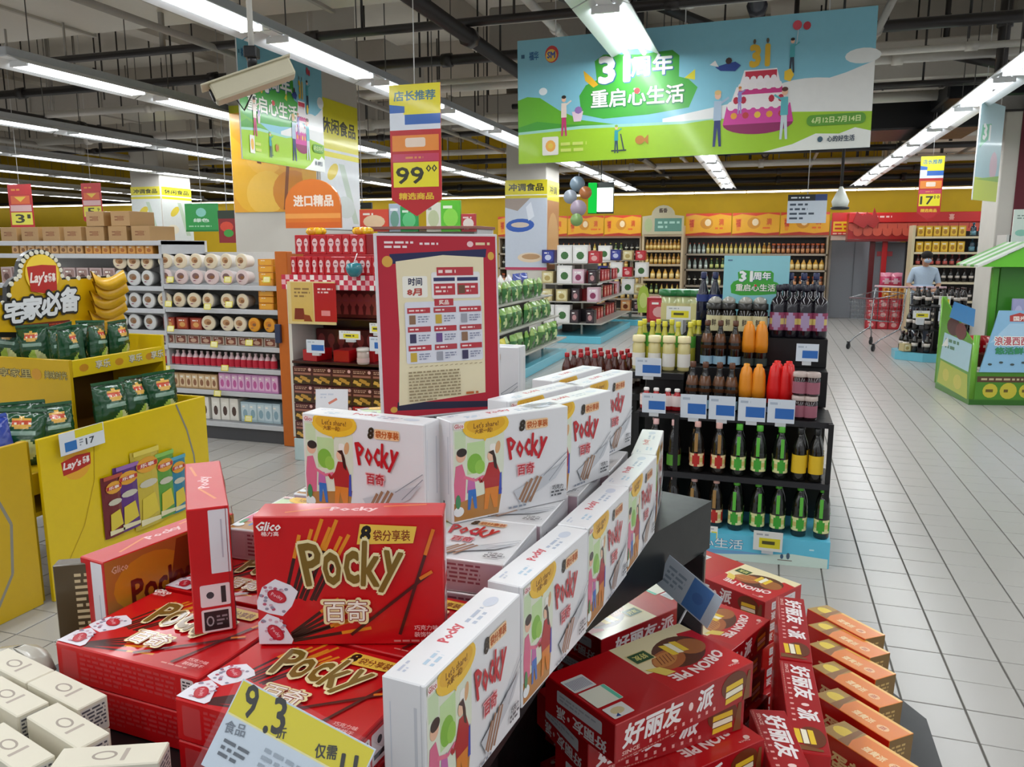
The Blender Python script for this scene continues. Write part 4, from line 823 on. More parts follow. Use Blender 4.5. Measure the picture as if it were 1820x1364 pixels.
def can(px0, px1, py0, py1, col, cap):      # flat printed tubes on the side panel: raised card cut-outs
    a, b = atX(px0, py1, YX), atX(px1, py0, YX); w = b.y-a.y; h = b.z-a.z; m = MB()
    n = 5; seq = [(a.y+w*(1-math.cos(PI*k/n))/2, YX+.006+.012*math.sin(PI*k/n)) for k in range(n+1)]
    vs = [(x, y, a.z) for y, x in seq]+[(x, y, b.z) for y, x in seq]; m.add(vs, [(k, k+1, n+2+k, n+1+k) for k in range(n)], col)
    c = Canvas(m, (YX+.019, a.y, a.z), (0, 1, 0), (0, 0, 1), .00006); c.rect(w*.06, h*.94, w*.94, h, cap); c.ell(w*.5, h*.80, w*.38, h*.10, 'E0A030', 14); c.rect(w*.15, h*.77, w*.85, h*.83, 'B8302A'); c.text('乐事', w*.5, h*.80, w*.5, h*.05, 'F2E0D8', .03, res=1)
    c.poly([(w*.2, h*.1), (w*.8, h*.16), (w*.7, h*.42), (w*.25, h*.38)], 'D9C23A'); c.ell(w*.5, h*.56, w*.32, h*.05, 'C9C4B0', 10); c.poly([(w*.15, h*.04), (w*.85, h*.04), (w*.85, h*.09), (w*.15, h*.12)], 'E3D9B0')
    return m.build('printed_can', CARD, ys)
for a in [(186, 214, 838, 960, '6E1C24', 'B8503A'), (208, 243, 818, 950, '5A2A78', '9A6AB0'), (240, 279, 790, 945, 'C7B03A', 'E0CC5A'), (277, 305, 797, 925, '5E9A3A', '8AC05A'), (303, 326, 805, 915, '2E7E9A', '5AA8C0')]: can(*a)
panel('end_panel', YX-.92, yB-.02, .001, YX-.021, yB, zt-.0)
fp2 = panel('front_box_side', YX-.05, 1.55, .001, YX-.03, yA-.03, zt, YD)
m = MB(); c = Canvas(m, (YX-.03, 1.55, 0), (0, 1, 0), (0, 0, 1), .0001); c.line([(.62, .72), (.80, .62), (.88, .42), (.86, .2), (.74, .02)], .014, '8A8578'); m.build('front_box_print', CARD, ys)
panel('corner_post', YX-.10, yA-.03, .001, YX-.052, yA-.002, zt-.01, 'A88A0A')
panel('tray_floor', YX-.92, 1.55, .40, YX-.055, yB-.03, .42, YD)
TX = -3.30; tY0 = atX(127, 700, TX).y; tz1 = atX(127, 640, TX).z; tz0 = atX(130, 672, TX).z; tY1 = atX(290, 640, TX).y
panel('tower_front', -4.3, tY0, .43, TX, tY0+.02, tz1, YD); panel('tower_back', -4.3, tY1, .43, TX+.0, tY1+.02, tz1+.06, YL)
panel('tower_core', -4.3, tY0+.021, .43, TX-.37, tY1-.001, tz0, '5A3A10'); panel('upper_tray_floor', -4.3, tY0+.021, tz0+.001, TX-.02, tY1-.001, tz0+.015, YD)
panel('upper_tray_lip', TX-.019, tY0+.021, tz0-.0, TX, tY1-.001, tz1-.005)
m = MB(); c = Canvas(m, (TX, tY0, tz0), (0, 1, 0), (0, 0, 1), .0001); L = tY1-tY0; hh = tz1-tz0
for k in (.14, .5, .84): c.ell(L*k, hh*.45, .03, hh*.22, 'C98A1A', 10)
for k in (.33, .68, .93): c.text('享乐', L*k, hh*.5, .10, hh*.5, '8A8070', .05, res=1); c.text('享乐', L*k, hh*.52, .095, hh*.45, 'E8E0C8', .01, res=1)
m.build('lip_print', CARD, ys)
m = MB(); c = Canvas(m, (-4.3, tY0, tz1-.28), (1, 0, 0), (0, 0, 1), .0001); W_ = TX+4.3
c.text('享家里', W_-.36, .20, .22, .05, '3A352A', .06, res=1); c.text('享家里', W_-.36, .20, .215, .047, 'C9B86A', .0, res=1); c.text('美味时光', W_-.09, .20, .15, .045, '3A352A', .06, res=1); c.text('美味时光', W_-.09, .20, .145, .042, 'C9B86A', .0, res=1); c.ell(W_-.215, .20, .034, .03, 'C9922A', 10); m.build('tower_print', CARD, ys)
# arched header board, facing the aisle
HX = -3.78
def hx(px, py): p = atX(px, py, HX); return (p.y, p.z)
out = [hx(-60, 600), hx(-60, 540), hx(12, 540), hx(12, 510), hx(20, 497), hx(30, 492)]
cy_, cz_ = hx(72, 484); ry_ = (hx(110, 484)[0]-hx(33, 484)[0])/2; rz_ = hx(72, 443)[1]-cz_
for k in range(13): t = PI-PI*k/12; out.append((cy_+ry_*math.cos(t), cz_+rz_*math.sin(t)))
out += [hx(112, 494), hx(206, 490), hx(212, 500), hx(205, 560), hx(203, 600)]
def yslab(m, pts, x0, x1, col):
    n = len(pts); a = sum(pts[i][0]*pts[(i+1) % n][1]-pts[(i+1) % n][0]*pts[i][1] for i in range(n)); pts = pts if a > 0 else pts[::-1]
    m.add([(x1, y, z) for y, z in pts]+[(x0, y, z) for y, z in pts], [tuple(range(n)), tuple(reversed(range(n, 2*n)))]+[(i, n+i, n+(i+1) % n, (i+1) % n) for i in range(n)], col); return m
m = MB(); yslab(m, out, HX-.03, HX, '1C1B1A'); hd = m.build('header_board', CARD, ys)
m = MB(); ctr = (cy_, cz_-.12); inn = [(ctr[0]+(y-ctr[0])*.9, ctr[1]+(z-ctr[1])*.88) for y, z in out]; yslab(m, inn, HX+.0005, HX+.006, 'D0A608'); m.build('header_face', CARD, ys)
m = MB(); c = Canvas(m, (HX+.012, 0, 0), (0, 1, 0), (0, 0, 1), .00015)
c.ell(cy_, cz_-.01, ry_*.78, rz_*.86, 'F0CC3A', 26); c.poly([(cy_-ry_*.68, cz_+.03), (cy_, cz_+.04), (cy_+ry_*.68, cz_+.035), (cy_+ry_*.62, cz_-.10), (cy_, cz_-.115), (cy_-ry_*.60, cz_-.10)], 'B5241C'); c.text("Lay's", cy_-ry_*.18, cz_-.035, ry_*.8, .075, 'F4E4DE', .04, skew=.2); c.text('乐事', cy_+ry_*.42, cz_-.03, ry_*.36, .05, 'F4E4DE', .04, res=1)
for i, ch in enumerate('宅家必备'):
    a, b = hx(6+i*33, 576-i*7), hx(36+i*33, 534-i*8); x, y = (a[0]+b[0])/2, (a[1]+b[1])/2
    c.text(ch, x, y, (b[0]-a[0])*1.05, b[1]-a[1]+.01, '23211E', .10, ref=.02, skew=.12)
for i, ch in enumerate('宅家必备'):
    a, b = hx(6+i*33, 576-i*7), hx(36+i*33, 534-i*8); x, y = (a[0]+b[0])/2, (a[1]+b[1])/2
    c.text(ch, x, y, (b[0]-a[0])*1.0, b[1]-a[1], 'DDE0E4', .045, ref=.02, skew=.12)
a, b = hx(40, 590), hx(115, 572); c.rect(a[0]-.02, a[1], b[0]+.02, b[1]+.01, '6A1E12'); c.scribble(a[0], a[1]+.01, b[0], b[1], 2, 'C0482A', 3)
m.build('header_print', CARD, ys)
m = MB()
for i in range(len(out)-1):
    (y0, z0), (y1, z1) = out[i], out[i+1]; L = math.hypot(y1-y0, z1-z0); n = max(1, round(L/.07))
    if i < 1 or i > len(out)-4: continue
    for k in range(n):
        t = (k+.5)/n; y, z = y0+(y1-y0)*t, z0+(z1-z0)*t; y += (ctr[0]-y)*.05; z += (ctr[1]-z)*.06
        m.add([(HX+.0005+.006*(q > 7), y+.013*math.cos(q*PI/4), z+.013*math.sin(q*PI/4)) for q in range(16)], [tuple(range(8, 16))]+[(q, (q+1) % 8, 8+(q+1) % 8, 8+q) for q in range(8)], 'E0DCC8')
stuff(m.build('header_studs', PLASTIC, ys))
for k in range(5):       # curled crisps at the header's right end
    y, z = hx(180+(k % 2)*4-k*1.0, 505+k*17); m = MB(); vs = []; fs = []; n = 8
    for i in range(n+1):
        t = i/n*2-1
        for s in (-1, 1): vs.append((HX+.02+.05*(1-s*.4)*.6+.02*t*t, y+t*.12, z+.045*t*t+s*.035))
    for i in range(n): fs.append((2*i, 2*i+2, 2*i+3, 2*i+1))
    vs += [(x-.012, y_, z_) for x, y_, z_ in vs]; N = 2*(n+1); fs += [tuple(reversed([N+q for q in f])) for f in fs]; fs += [(2*i, N+2*i, N+2*i+2, 2*i+2) for i in range(n)]+[(2*i+1, 2*i+3, N+2*i+3, N+2*i+1) for i in range(n)]
    m.add(vs, fs, 'D9A60C', True); m.build('crisp_cutout', CARD, ys)
panel('header_leg', HX-.05, cy_-.02, tz0+.016, HX-.031, cy_+.02, cz_-.05, '8A6A0A')
# crisps bags
def bag(name, w, h, t, fn, nx=20, nz=26, cut=.06):
    """pillow pack standing on its bottom seam; front at -y; colour of each cell from fn(u, v, side)"""
    vs = []; fs = []; cs = []; rnd = random.Random(w*1000+h*100)
    for side in (-1, 1):
        b = len(vs)
        for j in range(nz+1):
            v = j/nz
            for i in range(nx+1):
                u = i/nx; th = t/2*(max(0, math.sin(PI*min(1, max(0, (v-.03)/.92))))**.55)*(max(0, math.sin(PI*u))**.45)
                pinch = 1-.06*math.sin(PI*v); crk = rnd.uniform(-.004, .004) if 0 < i < nx and 0 < j < nz else 0
                vs.append(((u-.5)*w*pinch, side*(th+crk+.0001), v*h+(rnd.uniform(-.004, .004) if j == nz else 0)))
        for j in range(nz):
            for i in range(nx):
                q = (b+j*(nx+1)+i, b+j*(nx+1)+i+1, b+(j+1)*(nx+1)+i+1, b+(j+1)*(nx+1)+i); fs.append(q if side < 0 else tuple(reversed(q))); cs.append(fn((i+.5)/nx, (j+.5)/nz, side))
    m = MB(); m.add(vs, fs, cs, True); return m.build(name, FILM)
def green_bag(u, v, s):
    if v > .93 or v < .05: return '123A22'
    if s > 0: return '1B4A2A'
    if (u-.5)**2/.05+(v-.76)**2/.012 < 1: return 'D9A84A' if abs(v-.765) > .03 or abs(u-.5) > .2 else 'C24A30' if (int(u*40) % 3 or abs(v-.765) > .016) else 'E8D8C8'
    if .52 < v < .60 and .2 < u < .8: return '8AA89A'
    if (u-.6)**2/.06+(v-.28)**2/.03 < 1: return 'A9C85A' if u < .6 else 'C9D29A'
    return '16482A'
def blue_bag(u, v, s):
    if (u-.5)**2/.05+(v-.76)**2/.012 < 1: return 'D9A84A'
    if (u-.55)**2/.06+(v-.3)**2/.03 < 1: return 'D9CDA0'
    return '1F3A9A'
GB = Proto(tag(bag('crisps_bag', .20, .26, .10, green_bag), 'x', 'bag')); BB = Proto(tag(bag('crisps_bag', .20, .26, .10, blue_bag), 'x', 'bag'))
for P in (GB, BB):
    m = MB(); m.box(-.098, -.0025, .252, .098, .0025, .266, '2A5A3A' if P is GB else '2A4AAA'); m.build('crimped_seam', FILM, P.o)
GBG = 'green crisps bags in the yellow stand'
k = 0; y = tY0+.12; n = 0
while y < tY1-.08:
    n += 1; GB.put((TX-.115+random.uniform(-.012, .012), y, tz0+.0155), (R(random.uniform(-9, 3)), R(random.uniform(-7, 7)), R(90+random.uniform(-28, 24))), f'green crisps bag, {nth(n)} from the near end, front of the upper tray', GBG, scale=.88); y += .165
y = tY0+.2; n = 0
while y < tY1-.08:
    n += 1; GB.put((TX-.245, y, tz0+.016), (R(random.uniform(-6, 6)), R(random.uniform(-8, 8)), R(90+random.uniform(-25, 25))), f'green crisps bag, {nth(n)} from the near end, back of the upper tray', GBG, scale=.88); y += .19
for i, dx in enumerate((.13, .34, .55, .76)): GB.put((TX-dx, tY0+.13, tz0+.0155), (R(random.uniform(-6, 6)), R(random.uniform(-9, 9)), R(random.uniform(-25, 35))), f'green crisps bag over the yellow front panel, {nth(i+1)} from the corner', GBG, scale=.88)
y = tY0+.12; n = 0
while y < yB-.1:
    n += 1; GB.put((YX-.145+random.uniform(-.012, .01), y, .645), (R(random.uniform(-10, 2)), R(random.uniform(-8, 8)), R(90+random.uniform(-30, 20))), f'green crisps bag, {nth(n)} from the near end, in the lower side tray', GBG, scale=1.06); y += .17
m = MB(); m.box(YX-.22, tY0+.01, .4205, YX-.03, yB-.04, .644, YD); m.build('tray_riser', CARD, ys)
panel('front_tray_floor', YX-.9, 1.6, .50, YX-.06, tY0-.02, .60, YD)
for i, (x, y, P, lab) in enumerate([(YX-.18, tY0-.19, GB, 'green crisps bag lying at the corner beside the blue and yellow price card'), (YX-.36, tY0-.20, GB, 'green crisps bag second from the corner below the plain yellow panel'), (YX-.22, tY0-.36, GB, 'green crisps bag leaning in the near tray behind the blue bag'), (YX-.17, tY0-.52, BB, 'blue crisps bag in the near tray of the yellow stand'), (YX-.36, tY0-.42, GB, 'green crisps bag deeper in the near tray'), (YX-.38, tY0-.66, BB, 'blue crisps bag deeper in the near tray')]):
    P.put((x, y, .602), (R(random.uniform(-14, -4)), R(random.uniform(-10, 10)), R(40+random.uniform(-25, 45))), lab, GBG)
pa, pb, pc = atX(104, 773, YX+.03), atX(183, 750, YX+.03), atX(110, 812, YX+.03)
o, w, h = sheet('price_card', pa, pb, pc, .002, 'D9DDE2')
m = MB(); c = Canvas(m, eps=.00008); c.rect(w*.34, h*.62, w*.98, h*.98, 'DCCB14'); c.rect(w*.1, h*.12, w*.36, h*.55, '2B6FB4'); c.text('17', w*.66, h*.34, w*.2, h*.3, '33363C', .02, res=1); c.scribble(w*.42, h*.2, w*.5, h*.55, 3, '8A909A', 2); m.build('price_print', PAPER, o); m = MB(); m.box(w*.4, .003, h*.2, w*.6, .012, h*.7, 'C9CCD0'); m.build('clip', PLASTIC, o)
tag(o, 'blue, yellow and white price card on the yellow stand\'s top edge', 'price card')
# ================================================================ left snack gondola (shelves face the camera)
GY = 5.41
def pack(name, w, d, h, body, face=None, mark=None, seed=0, matl=CARD):
    m = MB(); m.box(0, 0, 0, w, d, h, body, .002); 
    o = m.build(name, matl)
    if face:
        m = MB(); c = Canvas(m, eps=.0001); c.rrect(w*.1, h*.12, w*.9, h*.9, min(w, h)*.12, face)
        if mark: c.ell(w*.5, h*.42, w*.26, h*.22, mark, 10)
        c.scribble(w*.2, h*.68, w*.8, h*.85, 1, 'F0EDE6', seed); m.build('front_print', CARD, o)
    return tag(o, 'x', 'pack')
def tub(name, r, d, side, lid, mark):        # round noodle cup lying so that its lid faces out (axis along y)
    m = MB(); m.M = Matrix.Rotation(R(90), 4, 'X'); m.lathe([(r*.74, -d), (r*.97, -.012), (r, -.010), (r, 0)], 16, side); o = m.build(name, PAPER)
    m = MB(); m.M = Matrix.Rotation(R(90), 4, 'X'); m.lathe([(r*1.02, -.001), (r*1.02, .004), (r*.9, .006), (0, .006)], 16, lid); m.build('lid', PAPER, o)
    m = MB(); c = Canvas(m, (0, -.0065, 0), eps=.0001); c.ell(-.1*r, .12*r, r*.55, r*.42, mark, 12); c.ell(.05*r, .0, r*.32, r*.22, '8A5A34', 10); c.scribble(-r*.5, -r*.6, r*.5, -r*.35, 1, '8C4A5A', 3); m.build('lid_print', PAPER, o)
    return tag(o, 'x', 'cup')
def gondola(name, x0, x1, zs, Y, depth, label, top, back='D8D4CE', shelf='C4C6CA'):
    g = empty(name); tag(g, label, 'shelf unit')
    m = MB(); m.box(x0, Y+depth-.03, .001, x1, Y+depth, top, back); m.build('back_panel', METAL, g)
    for k, z in enumerate(zs):
        dd = 0 if k == 0 else .05
        m = MB(); m.box(x0, Y+dd, z-.03, x1, Y+depth-.031, z-.0005, '8A8C90'); m.box(x0, Y+dd-.012, z-.038, x1, Y+dd-.0005, z+.002, shelf, .002); m.build('shelf', METAL, g)
    m = MB(); m.box(x0, Y+.02, .001, x1, Y+.04, zs[0]-.031, '4A4A4E'); m.build('kick_plate', METAL, g)
    for x in (x0, x1-.03):
        m = MB(); m.box(x, Y+.05, .0015, x+.03, Y+depth-.032, top, 'B9BABD'); m.build('side_panel', METAL, g) if x != x0 else None
    return g
ZS = [.154, .41, .61, .795, .916, 1.101, 1.294]
g1 = gondola('snack_gondola', -4.84, -3.70, ZS, GY, .62, 'white shelf unit of noodle cups, cartons and bottles with an orange end post', 1.56)
m = MB(); m.box(-3.695, GY-.03, .0015, -3.585, GY+.05, 1.57, 'C4671A', .004); m.build('end_post', METAL, g1)
m = MB(); m.box(-3.70, GY+.051, .0015, -3.60, GY+.62, 1.55, 'B9631E'); m.build('end_panel', METAL, g1); m = MB(); m.box(-3.71, GY-.06, .85, -3.66, GY-.031, 1.0, '2B3350', .004); m.build('card_pocket', PLASTIC, g1)
ZL = [.154, .39, .60, .78, .90, 1.085, 1.275, 1.545, 1.655]
g2 = gondola('snack_gondola', -6.85, -4.845, ZL, GY, .62, 'longer white shelf unit of noodle cups behind the yellow crisps header', 1.66)
CUPA = Proto(tub('noodle_cup', .062, .10, 'E6E0D6', 'DFD0B4', 'B98A5E')); CUPB = Proto(tub('noodle_cup', .062, .10, 'E4DCDC', 'DCC6C4', '7A5A5A')); CUPO = Proto(tub('noodle_cup', .058, .09, 'D98A1A', 'E09A22', 'D07A10'))
CUPW = Proto(tub('noodle_cup', .066, .10, 'D6D6D4', 'CFCFCE', '8A7058'))
def cups(P, pxs, py, z, r, lab, grp, Y=GY+.07, tilt=0):
    for k, px in enumerate(pxs): P.put((atY(px, py, Y).x, Y, z+r*1.03+.0005), (R(tilt), 0, R(random.uniform(-14, 14))), lab.replace('#', nth(k+1)), grp)
NC = 'noodle cups on the left snack shelves'
cups(CUPB, [295, 322, 349, 376, 403, 430], 480, 1.294, .062, 'pale pink noodle cup, # from left on the top shelf, lower layer', NC); cups(CUPA, [295, 322, 349, 376, 403, 430], 480, 1.294+.131, .062, 'cream noodle cup, # from left on the top shelf, stacked upper layer', NC)
cups(CUPA, [293, 319, 345, 370, 404, 431], 530, 1.101, .062, 'cream noodle cup, # from left on the second shelf from top', NC)
cups(CUPA, [371, 404, 427], 573, .916, .060, 'cream noodle cup, # from left on the third shelf from top', NC); cups(CUPO, [452, 479], 573, .916, .058, 'orange noodle cup, # from left on the third shelf from top', NC)
cups(CUPW, [214, 238, 262], 490, 1.275, .066, 'grey-white noodle cup, # from left on the top shelf beside the crisps header', NC); cups(CUPW, [217, 240, 265], 535, 1.085, .066, 'grey-white noodle cup, # from left, second shelf beside the crisps header', NC); cups(CUPW, [216, 240, 268], 580, .90, .066, 'grey-white noodle cup, # from left, third shelf beside the crisps header', NC)
cups(CUPA, [214, 238, 262], 470, 1.275+.139, .062, 'cream noodle cup, # from left, upper layer beside the crisps header', NC)
def packs(P, px0, px1, n, py, z, lab, grp, Y=GY+.065, dz=0, layers=1, h=.1):
    a, b = atY(px0, py, Y).x, atY(px1, py, Y).x
    for l in range(layers):
        for k in range(n): P.put((a+(b-a)*k/n+random.uniform(-.002, .002), Y+random.uniform(0, .006), z+.0005+l*(h+.001)), (0, 0, R(random.uniform(-1.5, 1.5))), lab.replace('#', nth(k+1)).replace('~', nth(l+1)), grp)
PK = 'packets on the left snack shelves'
OP = Proto(pack('snack_pack', .14, .16, .052, 'D98A14', 'E8A62A', None, 1)); packs(OP, 459, 490, 1, 490, 1.294, 'orange pack at the right end of the top shelf, ~ layer up', PK, layers=4, h=.053)
packs(OP, 459, 490, 1, 530, 1.101, 'orange pack at the right end of the second shelf, ~ layer up', PK, layers=3, h=.053)
BRP = Proto(pack('snack_pack', .115, .16, .10, '8A2A1C', 'B5542E', 'D9A05A', 2)); packs(BRP, 290, 362, 3, 575, .916, 'red-brown pack, # from left on the third shelf', PK)
RPK = Proto(pack('snack_pack', .118, .16, .075, 'B9A89A', '7A3A28', 'C9A48A', 3)); packs(RPK, 290, 492, 9, 605, .795, 'brown and white pack, # from left on the fourth shelf', PK)
PBT = Proto(btag(bottle('yogurt_bottle', .125, .028, 'D8B8BE', 'D9C4C8', 'C01A36', None, lz=(.05, .55)))); 
for k in range(19): PBT.put((atY(296+k*10.6, 640, GY+.1).x, GY+.1, .6105), (0, 0, 0), f'red and pink drink bottle, {nth(k+1)} from left on the fifth shelf', 'red drink bottles on the snack shelf')
PNP = Proto(pack('drink_pack', .066, .14, .15, 'C98ABF', 'E0B4D4', 'C05A9A', 4)); packs(PNP, 388, 494, 9, 682, .41, 'pink drink pack, # from left on the sixth shelf', PK)
TNP = Proto(pack('drink_pack', .066, .14, .13, 'B9966A', 'D9C09A', '8A5A3A', 5)); packs(TNP, 296, 386, 8, 682, .41, 'tan drink pack, # from left on the sixth shelf', PK)
WCT = Proto(pack('milk_carton', .085, .16, .19, 'E2DED6', 'E8E4DC', '4A3228', 6)); packs(WCT, 376, 424, 3, 728, .154, 'white carton with dark emblem, # from left on the bottom shelf', PK)
BCT = Proto(pack('milk_carton', .085, .16, .17, 'A9C0CC', 'C4D6DE', '8AAABA', 7)); packs(BCT, 428, 496, 5, 728, .154, 'pale blue carton, # from left on the bottom shelf', PK); packs(WCT, 296, 372, 5, 728, .154, 'white carton with dark emblem, # in the bottom row further left', PK)
# longer unit: upper rows
OR2 = Proto(pack('snack_pack', .085, .14, .075, 'D08A32', 'E0A24A', 'B86A1E', 8)); packs(OR2, 150, 272, 8, 440, 1.545, 'orange pack, # from left on the high shelf above the noodle cups', PK)
OR3 = Proto(pack('snack_pack', .085, .14, .08, 'B98A52', 'D9A86A', '8A5A2A', 9)); packs(OR3, 20, 148, 9, 440, 1.545, 'tan pack, # from left on the high shelf behind the header', PK)
PK3 = Proto(pack('snack_pack', .13, .14, .15, 'B9A2A0', '9A7A72', '5A3A30', 10)); packs(PK3, 0, 205, 9, 470, 1.275, 'greyish pink snack pack, # from left on the top shelf behind the header', PK)
CTN = Proto(pack('brown_carton', .195, .3, .125, 'B08A5A', None)); 
m = MB(); c = Canvas(m, eps=.0001); c.scribble(.04, .04, .15, .09, 2, '8A5A34', 5); c.ell(.1, .065, .035, .022, '9A6A40', 10); m.build('carton_print', CARD, CTN.o)
packs(CTN, 0, 275, 7, 415, 1.655, 'brown cardboard carton, # from left on top of the snack shelf', 'cardboard cartons on the shelf top', Y=GY+.1); packs(CTN, 152, 240, 2, 385, 1.7815, 'brown cardboard carton, # of the two stacked on the carton row', 'cardboard cartons on the shelf top', Y=GY+.1)
YT = Proto(tag(pack('shelf_tag', .07, .002, .05, 'DDD02A', 'E8E0A0'), 'x', 'shelf tag'))
for k, (px, py) in enumerate([(296, 498), (398, 498), (467, 498), (293, 541), (362, 546), (400, 542), (297, 585), (374, 613), (436, 610), (290, 656), (393, 655), (435, 745), (380, 700)]):
    p = atY(px, py, GY-.012); YT.put((p.x, GY-.016, p.z-.02), (R(-12), 0, 0), f'small yellow shelf tag, {nth(k+1)} counting rows from the top of the snack shelf', 'yellow tags on the snack shelf')

# ================================================================ chocolate stand
HY = 5.02
hx0, hx1 = atY(516, 700, HY).x, atY(700, 700, HY).x
ch = empty('chocolate_stand'); tag(ch, 'red and white chocolate stand with a gingham ledge behind the notice board', 'display stand')
def cp(name, x0, y0, z0, x1, y1, z1, col, mm=CARD, bev=.002): m = MB(); m.box(x0, y0, z0, x1, y1, z1, col, bev); return m.build(name, mm, ch)
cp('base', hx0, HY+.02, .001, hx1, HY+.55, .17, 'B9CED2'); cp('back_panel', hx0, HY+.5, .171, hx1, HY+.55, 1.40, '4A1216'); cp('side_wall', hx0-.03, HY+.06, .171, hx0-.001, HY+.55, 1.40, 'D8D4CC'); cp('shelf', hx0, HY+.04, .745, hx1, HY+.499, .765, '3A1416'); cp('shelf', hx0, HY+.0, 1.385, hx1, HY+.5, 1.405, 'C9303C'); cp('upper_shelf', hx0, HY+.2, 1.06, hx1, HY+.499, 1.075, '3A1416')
m = MB(); n = 26
for i in range(n):
    a, b = hx0-.02+(hx1-hx0+.03)*i/n, hx0-.02+(hx1-hx0+.03)*(i+1)/n; sc = .02*math.sin(PI*((i % 2)+.0))
    for j in range(3): m.box(a, HY-.012, 1.405-.035*(j+1), b, HY-.001, 1.405-.035*j, ['C8344A', 'E2A9B0', 'EFE2E0'][(i+j) % 2+(1 if (i+j) % 4 == 3 else 0)])
stuff(m.build('gingham_edge', CLOTH, ch))
m = MB(); m.box(atY(517, 575, HY).x, HY-.03, atY(517, 575, HY).z, atY(601, 575, HY).x, HY-.018, atY(517, 500, HY).z, 'D9C38A', .002); sg = m.build('sign_panel', CARD, ch); a = atY(517, 575, HY-.03); b = atY(601, 500, HY-.03); w, h = b.x-a.x, b.z-a.z
m = MB(); c = Canvas(m, (a.x, HY-.0305, a.z), eps=.0001); c.rect(w*.5, h*.06, w*.95, h*.95, 'B0141E'); c.rect(w*.03, h*.05, w*.48, h*.96, 'D2B060'); c.scribble(w*.1, h*.6, w*.42, h*.85, 3, '8A6A3A', 2); c.scribble(w*.58, h*.7, w*.88, h*.85, 2, 'E8C8C4', 3); c.poly([(w*.08, h*.1), (w*.3, h*.1), (w*.28, h*.36), (w*.1, h*.36)], '7A2A1E'); c.poly([(w*.28, h*.06), (w*.45, h*.06), (w*.40, h*.2), (w*.28, h*.22)], '8A3A22'); c.rect(w*.64, h*.2, w*.82, h*.32, 'E08A8A'); m.build('sign_print', CARD, sg)
def choc_box():
    m = MB(); m.box(0, 0, 0, .165, .2, .135, '4A1A1E', .002); o = m.build('chocolate_box', CARD); m = MB(); c = Canvas(m, eps=.0001); c.rect(.004, .004, .161, .07, '3A2A14')
    for x, y, s in ((.03, .04, 1), (.06, .025, 1), (.10, .045, 1.1), (.13, .03, .9), (.075, .055, .8)): c.poly([(x-.022*s, y-.008), (x+.012*s, y-.016*s), (x+.022*s, y+.008), (x-.01*s, y+.016*s)], ['D0A24A', 'B98A3A', 'E0C07A'][int(x*100) % 3])
    c.rect(.01, .075, .155, .09, 'A06A5A'); c.scribble(.015, .10, .12, .125, 2, 'C9A08A', 4); c.ell(.145, .115, .013, .013, 'D9A9A4', 10); m.build('front_print', CARD, o); return tag(o, 'x', 'box')
def red_choc():
    m = MB(); m.box(0, 0, 0, .165, .2, .135, 'A8161E', .002); o = m.build('chocolate_box', CARD); m = MB(); c = Canvas(m, eps=.0001); c.ell(.09, .08, .05, .035, 'C9B9C0', 14); c.poly([(.05, .03), (.09, .02), (.13, .06), (.10, .07)], 'B96A4A'); c.scribble(.02, .112, .1, .128, 1, 'E8C8C0', 2); m.build('front_print', CARD, o); return tag(o, 'x', 'box')
CB, CR = Proto(choc_box()), Proto(red_choc()); cw = (hx1-hx0)/5.2
for k in range(5):
    for r in range(4):
        P = CR if (k >= 3 and r < 2) else CB
        P.put((hx0+.01+k*cw, HY+.03, .1705+r*.1395), (0, 0, 0), f'{"red" if P is CR else "dark brown"} chocolate box, {nth(k+1)} from left in the {nth(r+1)} layer up', 'chocolate boxes in the lower stack')
RB = Proto(pack('chocolate_box', .13, .18, .085, 'B01018', None)); 
for k, px in enumerate((548, 600, 640)): RB.put((atY(px, 618, HY+.06).x-.05, HY+.06+.02*k, .7655), (0, 0, R(8*k-8)), f'plain red chocolate box, {nth(k+1)} from left on the middle ledge', 'plain red chocolate boxes')
WT_ = Proto(tag(bottle('sweets_tub', .12, .045, 'B9A49A', 'D9CFC8', 'C9A8A4', None, style='jar'), 'x', 'tub')); WT_.put((atY(646, 615, HY+.05).x, HY+.04, .7655), label='pale sweets tub right of the plain red chocolate boxes')
for x0, y0, x1, y1, kd, lab in [(545, 605, 576, 627, 'blue', 'blue and white card on the left of the chocolate ledge'), (657, 600, 688, 624, 'blue', 'blue and white card at the right of the chocolate ledge'), (603, 589, 640, 603, 'yellow', 'yellow card lying on the chocolate ledge'), (657, 575, 677, 592, 'yellow', 'tilted yellow card above the chocolate ledge')]: card('c', x0, y0, x1, y1, HY-.03, kd, lab, 'price cards of the chocolate stand')
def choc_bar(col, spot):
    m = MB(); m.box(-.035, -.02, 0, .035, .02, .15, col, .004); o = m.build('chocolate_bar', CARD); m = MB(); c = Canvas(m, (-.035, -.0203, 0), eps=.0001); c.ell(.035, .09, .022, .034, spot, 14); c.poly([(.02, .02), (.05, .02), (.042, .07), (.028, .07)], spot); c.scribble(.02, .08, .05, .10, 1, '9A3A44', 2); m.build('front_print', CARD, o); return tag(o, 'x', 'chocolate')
KB = Proto(choc_bar('B5101C', 'E2C4C4')); n = 0
for r, (zz, pxs, yy) in enumerate([(1.4055, [524, 536, 549, 561, 573, 585, 597, 609, 621, 633, 645, 657, 669], HY+.05), (1.4055, [528, 540, 552, 565, 577, 589, 601, 613, 625, 637, 650, 662], HY+.16)]):
    for k, px in enumerate(pxs): KB.put((atY(px, 460, yy).x, yy, zz), (0, 0, R(random.uniform(-20, 20))), f'red chocolate packet with pale spoon shape, {nth(k+1)} from left, {"front" if r == 0 else "middle"} row on the gingham ledge', 'red chocolate packets on the gingham ledge', scale=.86)
m = MB(); m.box(hx0+.02, HY+.22, 1.4055, hx1-.02, HY+.48, 1.55, 'A81420', .004); m.build('riser', CARD, ch)
